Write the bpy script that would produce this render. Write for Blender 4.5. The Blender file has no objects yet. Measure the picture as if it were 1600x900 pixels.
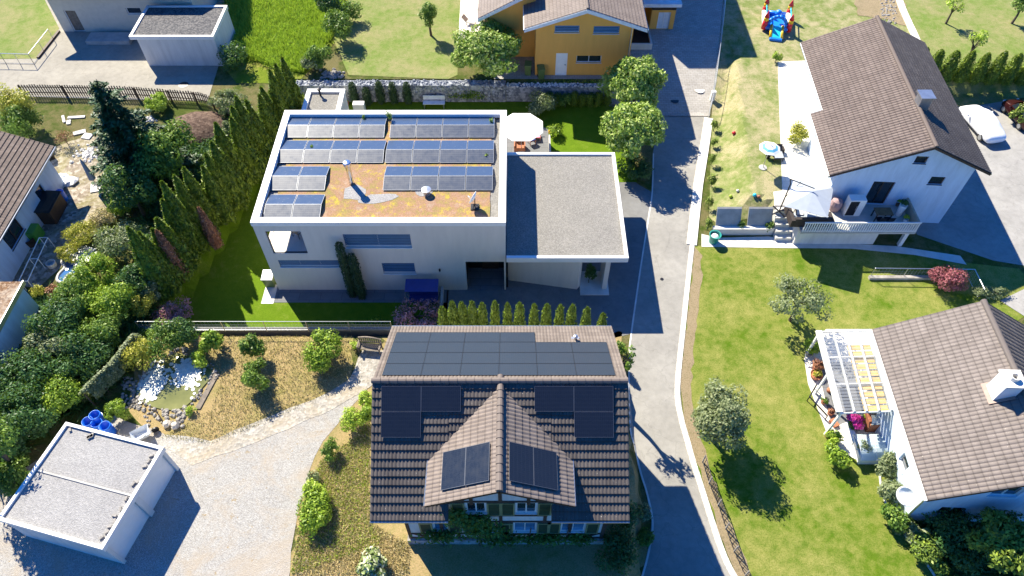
import bpy, bmesh, math, random
import numpy as np
from mathutils import Vector, Matrix

# ------------------------------------------------------------ camera, sky, sun, exposure
CAMH = 37.4; FPX = 1115.0; DEP = math.radians(52)
scene = bpy.context.scene
cam_data = bpy.data.cameras.new('camera'); cam = bpy.data.objects.new('camera', cam_data)
scene.collection.objects.link(cam); scene.camera = cam
cam.location = (0, 0, CAMH); cam.rotation_euler = (math.pi/2 - DEP, 0, 0)
cam_data.sensor_width = 36; cam_data.lens = FPX/1600*36; cam_data.clip_end = 3000
SUN_EL = math.radians(42); SAZ = (-0.588, 0.809)
world = bpy.data.worlds.new('World'); scene.world = world; world.use_nodes = True
wn = world.node_tree; bg = wn.nodes['Background']
sky = wn.nodes.new('ShaderNodeTexSky'); sky.sky_type = 'NISHITA'; sky.sun_disc = False
sky.sun_elevation = SUN_EL; sky.sun_rotation = math.atan2(SAZ[0], SAZ[1]); sky.air_density = 1.0; sky.dust_density = 0.3; sky.ozone_density = 2.0
tint = wn.nodes.new('ShaderNodeMix'); tint.data_type = 'RGBA'; tint.blend_type = 'MULTIPLY'; tint.inputs[0].default_value = 1.0; tint.inputs[7].default_value = (.17, .88, 1.95, 1)
wn.links.new(sky.outputs[0], tint.inputs[6]); wn.links.new(tint.outputs[2], bg.inputs[0]); bg.inputs[1].default_value = 0.046
sd = bpy.data.lights.new('sun', 'SUN'); sd.energy = 5.0; sd.angle = math.radians(0.5); sd.color = (1, 0.915, 0.74)
sun = bpy.data.objects.new('sun', sd); scene.collection.objects.link(sun)
sv = Vector((SAZ[0]*math.cos(SUN_EL), SAZ[1]*math.cos(SUN_EL), math.sin(SUN_EL)))
sun.rotation_euler = sv.to_track_quat('Z', 'Y').to_euler(); sun.location = (-20, 30, 60)
scene.view_settings.view_transform = 'Standard'; scene.view_settings.look = 'None'
scene.view_settings.exposure = 1.3; scene.view_settings.gamma = 1.0
scene.cycles.max_bounces = 5; scene.cycles.diffuse_bounces = 2; scene.cycles.glossy_bounces = 2
scene.cycles.transmission_bounces = 3; scene.cycles.transparent_max_bounces = 6

# ------------------------------------------------------------ terrain and picture-to-place lookups
CD, SD = math.cos(DEP), math.sin(DEP)
def ray(px, py):
    u = (px-800)/FPX; v = (py-450)/FPX
    return u, CD - v*SD, -SD - v*CD
def U(px, py, z=0.0):                       # point on the horizontal plane z
    a, b, c = ray(px, py); t = (z-CAMH)/c
    return Vector((a*t, b*t, z))
def UY(px, py, Y):                          # point on the vertical plane y = Y
    a, b, c = ray(px, py); t = Y/b
    return Vector((a*t, Y, CAMH + c*t))
def UX(px, py, X):
    a, b, c = ray(px, py); t = X/a
    return Vector((X, b*t, CAMH + c*t))
BASIN = [(5.6,-40),(6.2,10.6),(7.0,15.5),(6.6,18.4),(6.9,21),(6.3,24.9),(-22.6,24.9),(-21.6,28),(-20.6,31.5),(-19.8,35),(-18.8,42),(-18.0,49.2),
         (8.2,49.2),(8.4,100),(27,100),(19.7,62.3),(16.7,46.8),(14.2,34.3),(27.5,34.3),(28.3,49),(34,50.4),(46,49.4),(90,48),(90,-40)]
HI = 1.5
def sdist(x, y):
    d = 1e9; ins = False; n = len(BASIN); j = n-1
    for i in range(n):
        x1, y1 = BASIN[j]; x2, y2 = BASIN[i]
        ex, ey = x2-x1, y2-y1; wx, wy = x-x1, y-y1
        t = max(0, min(1, (wx*ex+wy*ey)/(ex*ex+ey*ey)))
        dd = (wx-ex*t)**2 + (wy-ey*t)**2
        if dd < d: d = dd
        if (y1 > y) != (y2 > y) and x < (x2-x1)*(y-y1)/(y2-y1)+x1: ins = not ins
        j = i
    d = math.sqrt(d)
    return -d if ins else d
CELL = 0.5
_hc = {}
def hcorner(i, j):
    k = (i, j)
    if k not in _hc:
        x, y = i*CELL, j*CELL
        d = sdist(x, y)
        if d > 0: h = HI*min(1, d/(3.2-1.9*max(0, min(1, (x-16)/2.5)) if x > 12 else 0.5))
        else: h = 0.0
        if d <= 3.2 and y > 47.5 and 7 < x < 28:
            r = HI*max(0, min(1, (y-47.5)/9)); h = max(h, r)
        _hc[k] = round(h, 4)
    return _hc[k]
def TH(x, y):
    fi, fj = x/CELL, y/CELL; i, j = math.floor(fi), math.floor(fj); a, b = fi-i, fj-j
    h00, h10, h01, h11 = hcorner(i,j), hcorner(i+1,j), hcorner(i,j+1), hcorner(i+1,j+1)
    if a >= b: return h00 + (h10-h00)*a + (h11-h10)*b
    return h00 + (h11-h01)*a + (h01-h00)*b
def G(px, py):                              # point where the line of sight meets the ground
    a, b, c = ray(px, py); t = (2.2-CAMH)/c; dt = 0.05
    while t < 400:
        z = CAMH + c*t
        if z <= TH(a*t, b*t): break
        t += dt
    return Vector((a*t, b*t, TH(a*t, b*t)))

# ------------------------------------------------------------ object helpers
COL = scene.collection
def tag(o, label=None, cat=None, group=None, kind=None):
    if label: o['label'] = label
    if cat: o['category'] = cat
    if group: o['group'] = group
    if kind: o['kind'] = kind
    return o
def thing(name, label, cat, loc=(0,0,0), rz=0.0, group=None):
    o = bpy.data.objects.new(name, None); COL.objects.link(o); o.empty_display_size = 0.3
    o.location = loc; o.rotation_euler = (0, 0, rz); tag(o, label, cat, group)
    return o
def rootloc(p):
    while p.parent: p = p.parent
    return Vector(p.location)
def copytree(o, parent=None):
    c = o.copy(); COL.objects.link(c)
    if parent: c.parent = parent
    for ch in o.children: copytree(ch, c)
    return c
class MB:
    def __init__(s): s.v = []; s.f = []; s.m = []; s.uv = {}
    def add(s, vs, fs, mi=0):
        b = len(s.v); s.v += [tuple(p) for p in vs]
        for f in fs: s.f.append([b+i for i in f]); s.m.append(mi)
        return s
    def obox(s, o, a, b, c, mi=0):          # corner and three edge vectors
        o, a, b, c = Vector(o), Vector(a), Vector(b), Vector(c)
        if a.cross(b).dot(c) < 0: a, b = b, a
        vs = [o, o+a, o+a+b, o+b, o+c, o+a+c, o+a+b+c, o+b+c]
        return s.add(vs, [(3,2,1,0),(4,5,6,7),(0,1,5,4),(1,2,6,5),(2,3,7,6),(3,0,4,7)], mi)
    def box(s, x0, y0, z0, x1, y1, z1, mi=0):
        return s.obox((min(x0,x1),min(y0,y1),min(z0,z1)), (abs(x1-x0),0,0), (0,abs(y1-y0),0), (0,0,abs(z1-z0)), mi)
    def cbox(s, cx, cy, z0, lx, ly, lz, rz=0, mi=0):
        c_, s_ = math.cos(rz), math.sin(rz); a = Vector((c_*lx, s_*lx, 0)); b = Vector((-s_*ly, c_*ly, 0))
        return s.obox(Vector((cx,cy,z0))-a/2-b/2, a, b, (0,0,lz), mi)
    def prism(s, poly, z0, z1, mi=0):
        n = len(poly); ar = sum(poly[i][0]*poly[(i+1)%n][1]-poly[(i+1)%n][0]*poly[i][1] for i in range(n))
        if ar < 0: poly = poly[::-1]
        vs = [(p[0],p[1],z0) for p in poly] + [(p[0],p[1],z1) for p in poly]
        return s.add(vs, [tuple(range(n))[::-1], tuple(range(n,2*n))] + [(i,(i+1)%n,n+(i+1)%n,n+i) for i in range(n)], mi)
    def slab(s, pts, vec, mi=0):            # a flat polygon in space given thickness along vec
        n = len(pts); pts = [Vector(p) for p in pts]; vec = Vector(vec)
        nn = sum(((pts[i]-pts[0]).cross(pts[(i+1)%n]-pts[0]) for i in range(n)), Vector())
        if nn.dot(vec) < 0: pts = pts[::-1]
        vs = pts + [p+vec for p in pts]
        return s.add(vs, [tuple(range(n))[::-1], tuple(range(n,2*n))] + [(i,(i+1)%n,n+(i+1)%n,n+i) for i in range(n)], mi)
    def tube(s, p0, p1, r0, r1=None, n=8, mi=0, caps=True):
        p0, p1 = Vector(p0), Vector(p1); r1 = r0 if r1 is None else r1
        d = (p1-p0).normalized(); a = d.orthogonal().normalized(); b = d.cross(a)
        vs = [p0+(a*math.cos(2*math.pi*i/n)+b*math.sin(2*math.pi*i/n))*r0 for i in range(n)] + \
             [p1+(a*math.cos(2*math.pi*i/n)+b*math.sin(2*math.pi*i/n))*r1 for i in range(n)]
        fs = [(i,(i+1)%n,n+(i+1)%n,n+i) for i in range(n)]
        if caps: fs += [tuple(range(n))[::-1], tuple(range(n,2*n))]
        return s.add(vs, fs, mi)
    def path(s, pts, r, n=6, mi=0):
        for a, b in zip(pts[:-1], pts[1:]): s.tube(a, b, r, r, n, mi)
        return s
    def lathe(s, c, prof, n=16, mi=0):      # prof: (radius, z) from bottom to top
        c = Vector(c); k = len(prof)
        vs = [c+Vector((r*math.cos(2*math.pi*i/n), r*math.sin(2*math.pi*i/n), z)) for r, z in prof for i in range(n)]
        fs = [(j*n+i, j*n+(i+1)%n, (j+1)*n+(i+1)%n, (j+1)*n+i) for j in range(k-1) for i in range(n)]
        fs += [tuple(range(n))[::-1], tuple(range((k-1)*n, k*n))]
        return s.add(vs, fs, mi)
    def ball(s, c, r, n=10, m=6, mi=0):
        rx, ry, rz = (r, r, r) if not hasattr(r, '__len__') else r
        c = Vector(c); vs = [c+Vector((0,0,-rz))]
        for j in range(1, m):
            t = -math.pi/2 + math.pi*j/m
            vs += [c+Vector((rx*math.cos(t)*math.cos(2*math.pi*i/n), ry*math.cos(t)*math.sin(2*math.pi*i/n), rz*math.sin(t))) for i in range(n)]
        vs.append(c+Vector((0,0,rz))); e = len(vs)-1
        fs = [(0, 1+(i+1)%n, 1+i) for i in range(n)]
        for j in range(m-2): fs += [(1+j*n+i, 1+j*n+(i+1)%n, 1+(j+1)*n+(i+1)%n, 1+(j+1)*n+i) for i in range(n)]
        fs += [(1+(m-2)*n+i, 1+(m-2)*n+(i+1)%n, e) for i in range(n)]
        return s.add(vs, fs, mi)
    def rock(s, c, r, rng, mi=0):
        b = len(s.v); s.ball(c, r, 7, 5, mi); c = Vector(c)
        for i in range(b, len(s.v)):
            s.v[i] = tuple(c + (Vector(s.v[i])-c)*rng.uniform(.75, 1.2))
        return s
    def build(s, name, mats, parent=None, local=False, smooth=False, org=None, bevel=0):
        if not isinstance(mats, (list, tuple)): mats = [mats]
        off = Vector((0,0,0))
        if parent is not None and not local: off = rootloc(parent)
        if parent is None and org is not None: off = Vector(org)
        me = bpy.data.meshes.new(name)
        me.from_pydata([(p[0]-off.x, p[1]-off.y, p[2]-off.z) for p in s.v], [], s.f)
        for m in mats: me.materials.append(m)
        if len(mats) > 1: me.polygons.foreach_set('material_index', s.m)
        if smooth: me.polygons.foreach_set('use_smooth', [True]*len(me.polygons))
        me.update()
        o = bpy.data.objects.new(name, me); COL.objects.link(o)
        if parent is not None: o.parent = parent
        elif org is not None: o.location = org
        if bevel:
            bv = o.modifiers.new('bevel', 'BEVEL'); bv.width = bevel; bv.segments = 2; bv.limit_method = 'ANGLE'
        return o

# ------------------------------------------------------------ materials
def hexc(h, k=1.0):
    h = h.lstrip('#'); c = [int(h[i:i+2], 16)/255 for i in (0,2,4)]
    return tuple(((x/12.92) if x <= .04045 else ((x+.055)/1.055)**2.4)*k for x in c) + (1,)
def newmat(name):
    m = bpy.data.materials.new(name); m.use_nodes = True; nt = m.node_tree
    return m, nt, nt.nodes['Principled BSDF']
def N(nt, t, **kw):
    n = nt.nodes.new(t)
    for k, v in kw.items():
        if k in ('operation','data_type','blend_type','noise_dimensions','feature','wave_type','bands_direction'): setattr(n, k, v)
        else: n.inputs[k].default_value = v
    return n
def coords(nt, kind='Object'):
    if kind == 'Position': return nt.nodes.new('ShaderNodeNewGeometry').outputs['Position']
    return nt.nodes.new('ShaderNodeTexCoord').outputs[kind]
def ramp(nt, fac, stops, interp='LINEAR'):
    r = nt.nodes.new('ShaderNodeValToRGB'); r.color_ramp.interpolation = interp
    el = r.color_ramp.elements
    while len(el) < len(stops): el.new(0.5)
    for e, (p, c) in zip(el, stops): e.position = p; e.color = c if len(c) == 4 else (*c, 1)
    nt.links.new(fac, r.inputs[0]); return r.outputs[0]
def noise(nt, co, scale, detail=4, rough=.55, dist=0):
    n = N(nt, 'ShaderNodeTexNoise', Scale=scale, Detail=detail, Roughness=rough, Distortion=dist); nt.links.new(co, n.inputs['Vector'])
    return n.outputs[0]
def mixc(nt, fac, a, b, mode='MIX'):
    n = nt.nodes.new('ShaderNodeMix'); n.data_type = 'RGBA'; n.blend_type = mode
    for s, x in ((n.inputs[0], fac), (n.inputs[6], a), (n.inputs[7], b)):
        if hasattr(x, 'links'): nt.links.new(x, s)
        else: s.default_value = x
    return n.outputs[2]
def bump(nt, bsdf, h, strength=.3, dist=.02):
    b = N(nt, 'ShaderNodeBump', Strength=strength, Distance=dist); nt.links.new(h, b.inputs['Height']); nt.links.new(b.outputs[0], bsdf.inputs['Normal'])
def g3(c): return (c, c, c, 1) if not hasattr(c, '__len__') else (*c[:3], 1)

def plain(name, c, rough=.6, metal=0, var=.12, scale=3, spec=.5):
    m, nt, b = newmat(name); c = g3(c); co = coords(nt)
    n = noise(nt, co, scale, 5)
    lo = tuple(x*(1-var) for x in c[:3]); hi = tuple(min(1, x*(1+var)) for x in c[:3])
    nt.links.new(ramp(nt, n, [(.3, lo), (.7, hi)]), b.inputs['Base Color'])
    b.inputs['Roughness'].default_value = rough; b.inputs['Metallic'].default_value = metal; b.inputs['Specular IOR Level'].default_value = spec
    return m
def render_wall(name, c, stain=.18):        # plaster: faint blotches, streaks, fine grain
    m, nt, b = newmat(name); co = coords(nt, 'Position'); c = g3(c)
    mp = N(nt, 'ShaderNodeMapping'); mp.inputs['Scale'].default_value = (1.5, 1.5, .25); nt.links.new(co, mp.inputs[0])
    st = noise(nt, mp.outputs[0], 1.6, 6, .65); gr = noise(nt, co, 40, 3)
    base = ramp(nt, st, [(.3, tuple(x*(1-stain) for x in c[:3])), (.62, c)])
    nt.links.new(mixc(nt, .12, base, ramp(nt, gr, [(.3, (.3,.3,.3)), (.7, (1,1,1))]), 'MULTIPLY'), b.inputs['Base Color'])
    b.inputs['Roughness'].default_value = .9; b.inputs['Specular IOR Level'].default_value = .2; bump(nt, b, gr, .25, .01)
    return m
def leafmat(name, a, b_, c, trans=.30, k=1.4):
    a, b_, c = [tuple(min(.8, x*k) for x in q[:3])+(1,) for q in (a, b_, c)]
    m, nt, b = newmat(name); ge = nt.nodes.new('ShaderNodeNewGeometry')
    n = noise(nt, coords(nt), 1.1, 3)
    mth = N(nt, 'ShaderNodeMath', operation='MULTIPLY_ADD'); mth.inputs[1].default_value = .7
    nt.links.new(ge.outputs['Random Per Island'], mth.inputs[0])
    m2 = N(nt, 'ShaderNodeMath', operation='MULTIPLY_ADD'); m2.inputs[1].default_value = .8; m2.inputs[2].default_value = -.22
    nt.links.new(n, m2.inputs[0]); nt.links.new(m2.outputs[0], mth.inputs[2])
    col = ramp(nt, mth.outputs[0], [(.1, a), (.5, b_), (.92, c)])
    nt.links.new(col, b.inputs['Base Color']); b.inputs['Roughness'].default_value = .5; b.inputs['Specular IOR Level'].default_value = .35
    tr = nt.nodes.new('ShaderNodeBsdfTranslucent'); nt.links.new(mixc(nt, .5, col, (.25,.4,.03,1)), tr.inputs[0])
    mx = nt.nodes.new('ShaderNodeMixShader'); mx.inputs[0].default_value = trans
    nt.links.new(b.outputs[0], mx.inputs[1]); nt.links.new(tr.outputs[0], mx.inputs[2]); nt.links.new(mx.outputs[0], nt.nodes['Material Output'].inputs[0])
    return m
def turf(name, green, green2, dry, dryamt, patch=.25, soil=None, soft=0):
    m, nt, b = newmat(name); co = coords(nt, 'Position')
    big = noise(nt, co, patch, 5, .6, .6); mid = noise(nt, co, 1.6, 6, .7); fine = noise(nt, co, 14, 4, .75); grain = noise(nt, co, 60, 2, .7)
    gcol = ramp(nt, mid, [(.25, green), (.75, green2)])
    s = N(nt, 'ShaderNodeMath', operation='MULTIPLY_ADD'); s.inputs[1].default_value = .55; nt.links.new(mid, s.inputs[0])
    s2 = N(nt, 'ShaderNodeMath', operation='MULTIPLY'); s2.inputs[1].default_value = .6; nt.links.new(big, s2.inputs[0]); nt.links.new(s2.outputs[0], s.inputs[2])
    mask = ramp(nt, s.outputs[0], [(max(0, .72-dryamt*.35-.06*soft), (0,0,0)), (min(1, .80-dryamt*.25+.10*soft), (1,1,1))])
    m2 = N(nt, 'ShaderNodeMath', operation='MULTIPLY'); nt.links.new(mask, m2.inputs[0]); nt.links.new(ramp(nt, fine, [(.3, (.35,)*3), (.6, (1,)*3)]), m2.inputs[1])
    col = mixc(nt, m2.outputs[0], gcol, dry)
    if soil:
        sm = ramp(nt, noise(nt, co, .55, 6, .7, 1), [(.60, (0,0,0)), (.68, (1,1,1))]); col = mixc(nt, sm, col, soil)
    col = mixc(nt, .5 if soft else .75, col, ramp(nt, fine, [(.28, (.45,.48,.4)), (.5, (.95,.95,.95)), (.75, (1.0,1.0,1.0))]), 'MULTIPLY')
    col = mixc(nt, .8, col, ramp(nt, grain, [(.3, (.45,.5,.4)), (.65, (1,1,1))]), 'MULTIPLY')
    nt.links.new(col, b.inputs['Base Color']); b.inputs['Roughness'].default_value = .95; b.inputs['Specular IOR Level'].default_value = .1
    ad = N(nt, 'ShaderNodeMath', operation='ADD'); nt.links.new(fine, ad.inputs[0]); nt.links.new(grain, ad.inputs[1])
    bump(nt, b, ad.outputs[0], .6 if soft else .9, .04 if soft else .06); return m
def gravelmat(name, a, b_, c, scale=14, patchcol=None, patchamt=.5, weed=None):
    m, nt, b = newmat(name); co = coords(nt, 'Position')
    v = N(nt, 'ShaderNodeTexVoronoi', Scale=scale); nt.links.new(co, v.inputs['Vector'])
    sp = nt.nodes.new('ShaderNodeSeparateColor'); nt.links.new(v.outputs['Color'], sp.inputs[0])
    col = ramp(nt, sp.outputs[0], [(0, a), (.5, b_), (1, c)])
    big = noise(nt, co, .6, 6, .65, .5)
    col = mixc(nt, .5, col, ramp(nt, big, [(.3, (.72,.72,.74)), (.7, (1,1,1))]), 'MULTIPLY')
    if patchcol:
        f = ramp(nt, noise(nt, co, .35, 7, .72, .8), [(.62-patchamt*.3, (0,0,0)), (.72-patchamt*.2, (1,1,1))])
        col = mixc(nt, mixf(nt, f, .65), col, patchcol)
    if weed:
        f = ramp(nt, noise(nt, co, 1.3, 7, .75), [(.60, (0,0,0)), (.66, (1,1,1))]); col = mixc(nt, f, col, weed)
    nt.links.new(col, b.inputs['Base Color']); b.inputs['Roughness'].default_value = .95; b.inputs['Specular IOR Level'].default_value = .15
    bump(nt, b, v.outputs['Distance'], .8, .03); return m
def mixf(nt, s, k):
    n = N(nt, 'ShaderNodeMath', operation='MULTIPLY'); n.inputs[1].default_value = k; nt.links.new(s, n.inputs[0]); return n.outputs[0]
def asphaltmat(name, c, warm=1.0):
    m, nt, b = newmat(name); co = coords(nt, 'Position'); c = g3(c)
    big = noise(nt, co, .35, 6, .6, .3); mid = noise(nt, co, 2.5, 5, .6); gr = noise(nt, co, 70, 2, .8)
    col = ramp(nt, big, [(.3, tuple(x*.82 for x in c[:3])), (.7, tuple(x*1.1 for x in c[:3]))])
    col = mixc(nt, .4, col, ramp(nt, mid, [(.35, (.7,.7,.7)), (.6, (1,1,1))]), 'MULTIPLY')
    col = mixc(nt, .5, col, ramp(nt, noise(nt, co, .8, 7, .7, .2), [(.60, (1,1,1)), (.64, (.84,.84,.85))]), 'MULTIPLY')
    col = mixc(nt, .35, col, ramp(nt, gr, [(.3, (.4,.4,.4)), (.7, (1,1,1))]), 'MULTIPLY')
    v = N(nt, 'ShaderNodeTexVoronoi', Scale=.45); v.feature = 'DISTANCE_TO_EDGE'
    w = nt.nodes.new('ShaderNodeVectorMath'); w.operation = 'ADD'; nn = N(nt, 'ShaderNodeTexNoise', Scale=1.2, Detail=5); nt.links.new(co, nn.inputs['Vector'])
    nt.links.new(co, w.inputs[0]); nt.links.new(nn.outputs['Color'], w.inputs[1]); nt.links.new(w.outputs[0], v.inputs['Vector'])
    crk = ramp(nt, v.outputs['Distance'], [(.0, (.35,.35,.35)), (.012, (1,1,1))]); col = mixc(nt, .25, col, crk, 'MULTIPLY')
    nt.links.new(col, b.inputs['Base Color']); b.inputs['Roughness'].default_value = .9; b.inputs['Specular IOR Level'].default_value = .25
    bump(nt, b, gr, .3, .01); return m
def brickpave(name, a, b_, mortar, w=.4, h=.2, rot=0):
    m, nt, b = newmat(name); co = coords(nt, 'Position')
    mp = N(nt, 'ShaderNodeMapping'); mp.inputs['Rotation'].default_value = (0, 0, rot); nt.links.new(co, mp.inputs[0])
    br = N(nt, 'ShaderNodeTexBrick', Scale=1.0); br.inputs['Brick Width'].default_value = w; br.inputs['Row Height'].default_value = h; br.inputs['Mortar Size'].default_value = .012
    br.inputs['Color1'].default_value = g3(a); br.inputs['Color2'].default_value = g3(b_); br.inputs['Mortar'].default_value = g3(mortar)
    nt.links.new(mp.outputs[0], br.inputs['Vector'])
    col = mixc(nt, .5, br.outputs[0], ramp(nt, noise(nt, co, 1.2, 6, .7), [(.3, (.6,.6,.6)), (.7, (1,1,1))]), 'MULTIPLY')
    nt.links.new(col, b.inputs['Base Color']); b.inputs['Roughness'].default_value = .9; bump(nt, b, br.outputs['Fac'], -.5, .01); return m
def tilemat(name, a, b_, c, tw, th, lichen=.5, gloss=.75):     # per-tile colour from UV in metres
    m, nt, b = newmat(name); uv = coords(nt, 'UV'); m['th'] = th
    mp = N(nt, 'ShaderNodeMapping'); mp.inputs['Scale'].default_value = (1/tw, 1/th, 1); nt.links.new(uv, mp.inputs[0])
    fl = nt.nodes.new('ShaderNodeVectorMath'); fl.operation = 'FLOOR'; nt.links.new(mp.outputs[0], fl.inputs[0])
    wn_ = nt.nodes.new('ShaderNodeTexWhiteNoise'); wn_.noise_dimensions = '2D'; nt.links.new(fl.outputs[0], wn_.inputs[0])
    col = ramp(nt, wn_.outputs[0], [(0, a), (.55, b_), (1, c)])
    col = mixc(nt, .4, b_, col)
    col = mixc(nt, .75, col, ramp(nt, noise(nt, uv, .9, 6, .7), [(.3, (.62,.6,.6)), (.7, (1,1,1))]), 'MULTIPLY')
    li = ramp(nt, noise(nt, uv, 7, 5, .75), [(.70-lichen*.1, (0,0,0)), (.78-lichen*.1, (1,1,1))])
    col = mixc(nt, mixf(nt, li, .6), col, (.42,.39,.33,1))
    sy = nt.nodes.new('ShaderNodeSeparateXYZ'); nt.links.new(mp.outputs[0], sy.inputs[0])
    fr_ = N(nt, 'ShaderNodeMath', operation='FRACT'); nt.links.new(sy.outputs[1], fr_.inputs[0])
    col = mixc(nt, 1.0, col, ramp(nt, fr_.outputs[0], [(0, (.8,.8,.8)), (.10, (.95,.95,.95)), (.55, (1.05,1.05,1.05)), (.84, (1,1,1)), (.93, (.66,.65,.65))]), 'MULTIPLY')  # tile gap and step shadow painted in: each row darkest at its lower edge
    sp_ = ramp(nt, noise(nt, uv, 18, 2, .5), [(.70, (0,0,0)), (.74, (.8,.8,.8))]); col = mixc(nt, sp_, col, (.62,.58,.5,1))
    ms = ramp(nt, noise(nt, uv, 2.2, 6, .8, .5), [(.66, (0,0,0)), (.74, (1,1,1))]); col = mixc(nt, mixf(nt, ms, .35), col, (.10,.085,.06,1))
    nt.links.new(col, b.inputs['Base Color']); b.inputs['Roughness'].default_value = gloss; b.inputs['Specular IOR Level'].default_value = .4
    bump(nt, b, noise(nt, uv, 30, 3), .2, .01); return m
def cellmat(name, dark, line, px, py, nx, ny, sheen=.12):      # solar cells: thin lines from UV (0..1)
    m, nt, b = newmat(name); uv = coords(nt, 'UV')
    sep = nt.nodes.new('ShaderNodeSeparateXYZ'); nt.links.new(uv, sep.inputs[0])
    def lines(sock, n, w):
        a = N(nt, 'ShaderNodeMath', operation='MULTIPLY'); a.inputs[1].default_value = n; nt.links.new(sock, a.inputs[0])
        f = N(nt, 'ShaderNodeMath', operation='FRACT'); nt.links.new(a.outputs[0], f.inputs[0])
        g = N(nt, 'ShaderNodeMath', operation='LESS_THAN'); g.inputs[1].default_value = w; nt.links.new(f.outputs[0], g.inputs[0]); return g.outputs[0]
    mx = N(nt, 'ShaderNodeMath', operation='MAXIMUM'); nt.links.new(lines(sep.outputs[0], nx, px), mx.inputs[0]); nt.links.new(lines(sep.outputs[1], ny, py), mx.inputs[1])
    col = mixc(nt, mx.outputs[0], g3(dark), g3(line))
    nt.links.new(col, b.inputs['Base Color']); b.inputs['Roughness'].default_value = sheen; b.inputs['Specular IOR Level'].default_value = .6 if dark[2] > .05 else .32
    du = noise(nt, coords(nt, 'Position'), 3, 5, .7); nt.links.new(ramp(nt, du, [(.3, (sheen,)*3), (.8, (sheen+.18,)*3)]), b.inputs['Roughness'])
    return m
def glassmat(name, c=(.02,.03,.04), rough=.06):
    m, nt, b = newmat(name); b.inputs['Base Color'].default_value = g3(c); b.inputs['Roughness'].default_value = rough; b.inputs['Specular IOR Level'].default_value = .9
    b.inputs['Coat Weight'].default_value = .5; return m
def sheetglass(name, tint, alpha):
    m, nt, b = newmat(name); b.inputs['Base Color'].default_value = g3(tint); b.inputs['Roughness'].default_value = .1; b.inputs['Alpha'].default_value = alpha
    return m
def rgb(r, g, b, k=1.0): return hexc('%02x%02x%02x' % (r, g, b), k)

M = {}
M['white_wall'] = render_wall('white_plaster', (.74,.73,.70))
M['shade_blue_wall'] = render_wall('shade_blue_plaster', (.66,.77,.90))  # white plaster with the blue of open shade tinted into its colour
M['modern_wall'] = render_wall('pale_grey_plaster', (.73,.68,.61), .08)
M['orange_wall'] = render_wall('orange_plaster', (.82,.42,.10), .08)
M['blue_trim'] = plain('pale_trim', (.62,.66,.70), .5)
M['white'] = plain('white_paint', (.82,.82,.80), .45, var=.04)
M['cap'] = plain('white_metal_cap', (.78,.78,.77), .45, var=.05, scale=.6)
M['dark_metal'] = plain('dark_metal', (.03,.03,.035), .4, .6)
M['steel'] = plain('galvanised_steel', (.5,.52,.54), .35, .85)
M['chrome'] = plain('polished_steel', (.7,.7,.7), .18, 1.0)
M['black'] = plain('black_plastic', (.015,.015,.017), .45)
M['blind'] = plain('aluminium_blind', (.05,.15,.33), .4, .3, var=.05)
M['glass'] = glassmat('window_glass')
M['skyglass'] = glassmat('mirror_glass', (.10,.25,.42), .08)
M['wood'] = plain('brown_wood', (.23,.12,.05), .6, var=.3, scale=6)
M['old_wood'] = plain('weathered_wood', (.17,.14,.11), .8, var=.35, scale=5)
M['dark_wood'] = plain('dark_wood', (.06,.035,.022), .7, var=.3)
M['timber'] = plain('timber_beam', (.07,.04,.028), .75, var=.25)
M['shutter'] = plain('green_shutter', (.045,.075,.035), .55)
M['shutter_frame'] = plain('olive_shutter_edge', (.24,.25,.12), .55)
M['concrete'] = plain('concrete', (.42,.41,.38), .85, var=.2, scale=1.5)
M['concrete_lt'] = plain('pale_concrete', (.62,.60,.55), .85, var=.15, scale=1.2)
M['grey_fabric'] = plain('grey_fabric', (.36,.40,.45), .85, var=.05)
M['white_fabric'] = plain('white_fabric', (.80,.80,.79), .85, var=.03)
M['aqua_fabric'] = plain('aqua_fabric', (.12,.42,.62), .8, var=.05)
M['rattan'] = plain('dark_rattan', (.04,.03,.028), .7, var=.3, scale=20)
M['green_plastic'] = plain('green_plastic', (.10,.16,.05), .45)
M['lime_plastic'] = plain('bright_green_plastic', (.08,.30,.04), .4)
M['teal_plastic'] = plain('teal_plastic', (.03,.30,.24), .4)
M['blue_plastic'] = plain('blue_plastic', (.012,.035,.20), .45)
M['barrel_blue'] = plain('barrel_blue', (.01,.15,.68), .3)
M['red'] = plain('red_vinyl', (.62,.02,.03), .4); M['yellow'] = plain('yellow_vinyl', (.85,.50,.02), .4)
M['vinyl_blue'] = plain('blue_vinyl', (.01,.19,.72), .35); M['vinyl_aqua'] = plain('aqua_vinyl', (.02,.52,.66), .35)
M['pink'] = plain('pink_fabric', (.72,.28,.40), .7); M['terracotta'] = plain('terracotta', (.40,.15,.075), .8, var=.25)
M['bark'] = plain('bark', (.10,.075,.055), .95, var=.4, scale=8)
M['soil'] = gravelmat('dug_soil', (.07,.045,.035), (.12,.08,.06), (.17,.12,.09), 6)
M['stone'] = plain('boulder_stone', (.30,.28,.25), .9, var=.35, scale=2.5)
M['pale_stone'] = plain('pale_stone', (.62,.60,.56), .9, var=.25, scale=2)
M['magenta'] = leafmat('magenta_petals', (.30,.01,.14,1), (.48,.02,.24,1), (.62,.06,.36,1), .15)
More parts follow.
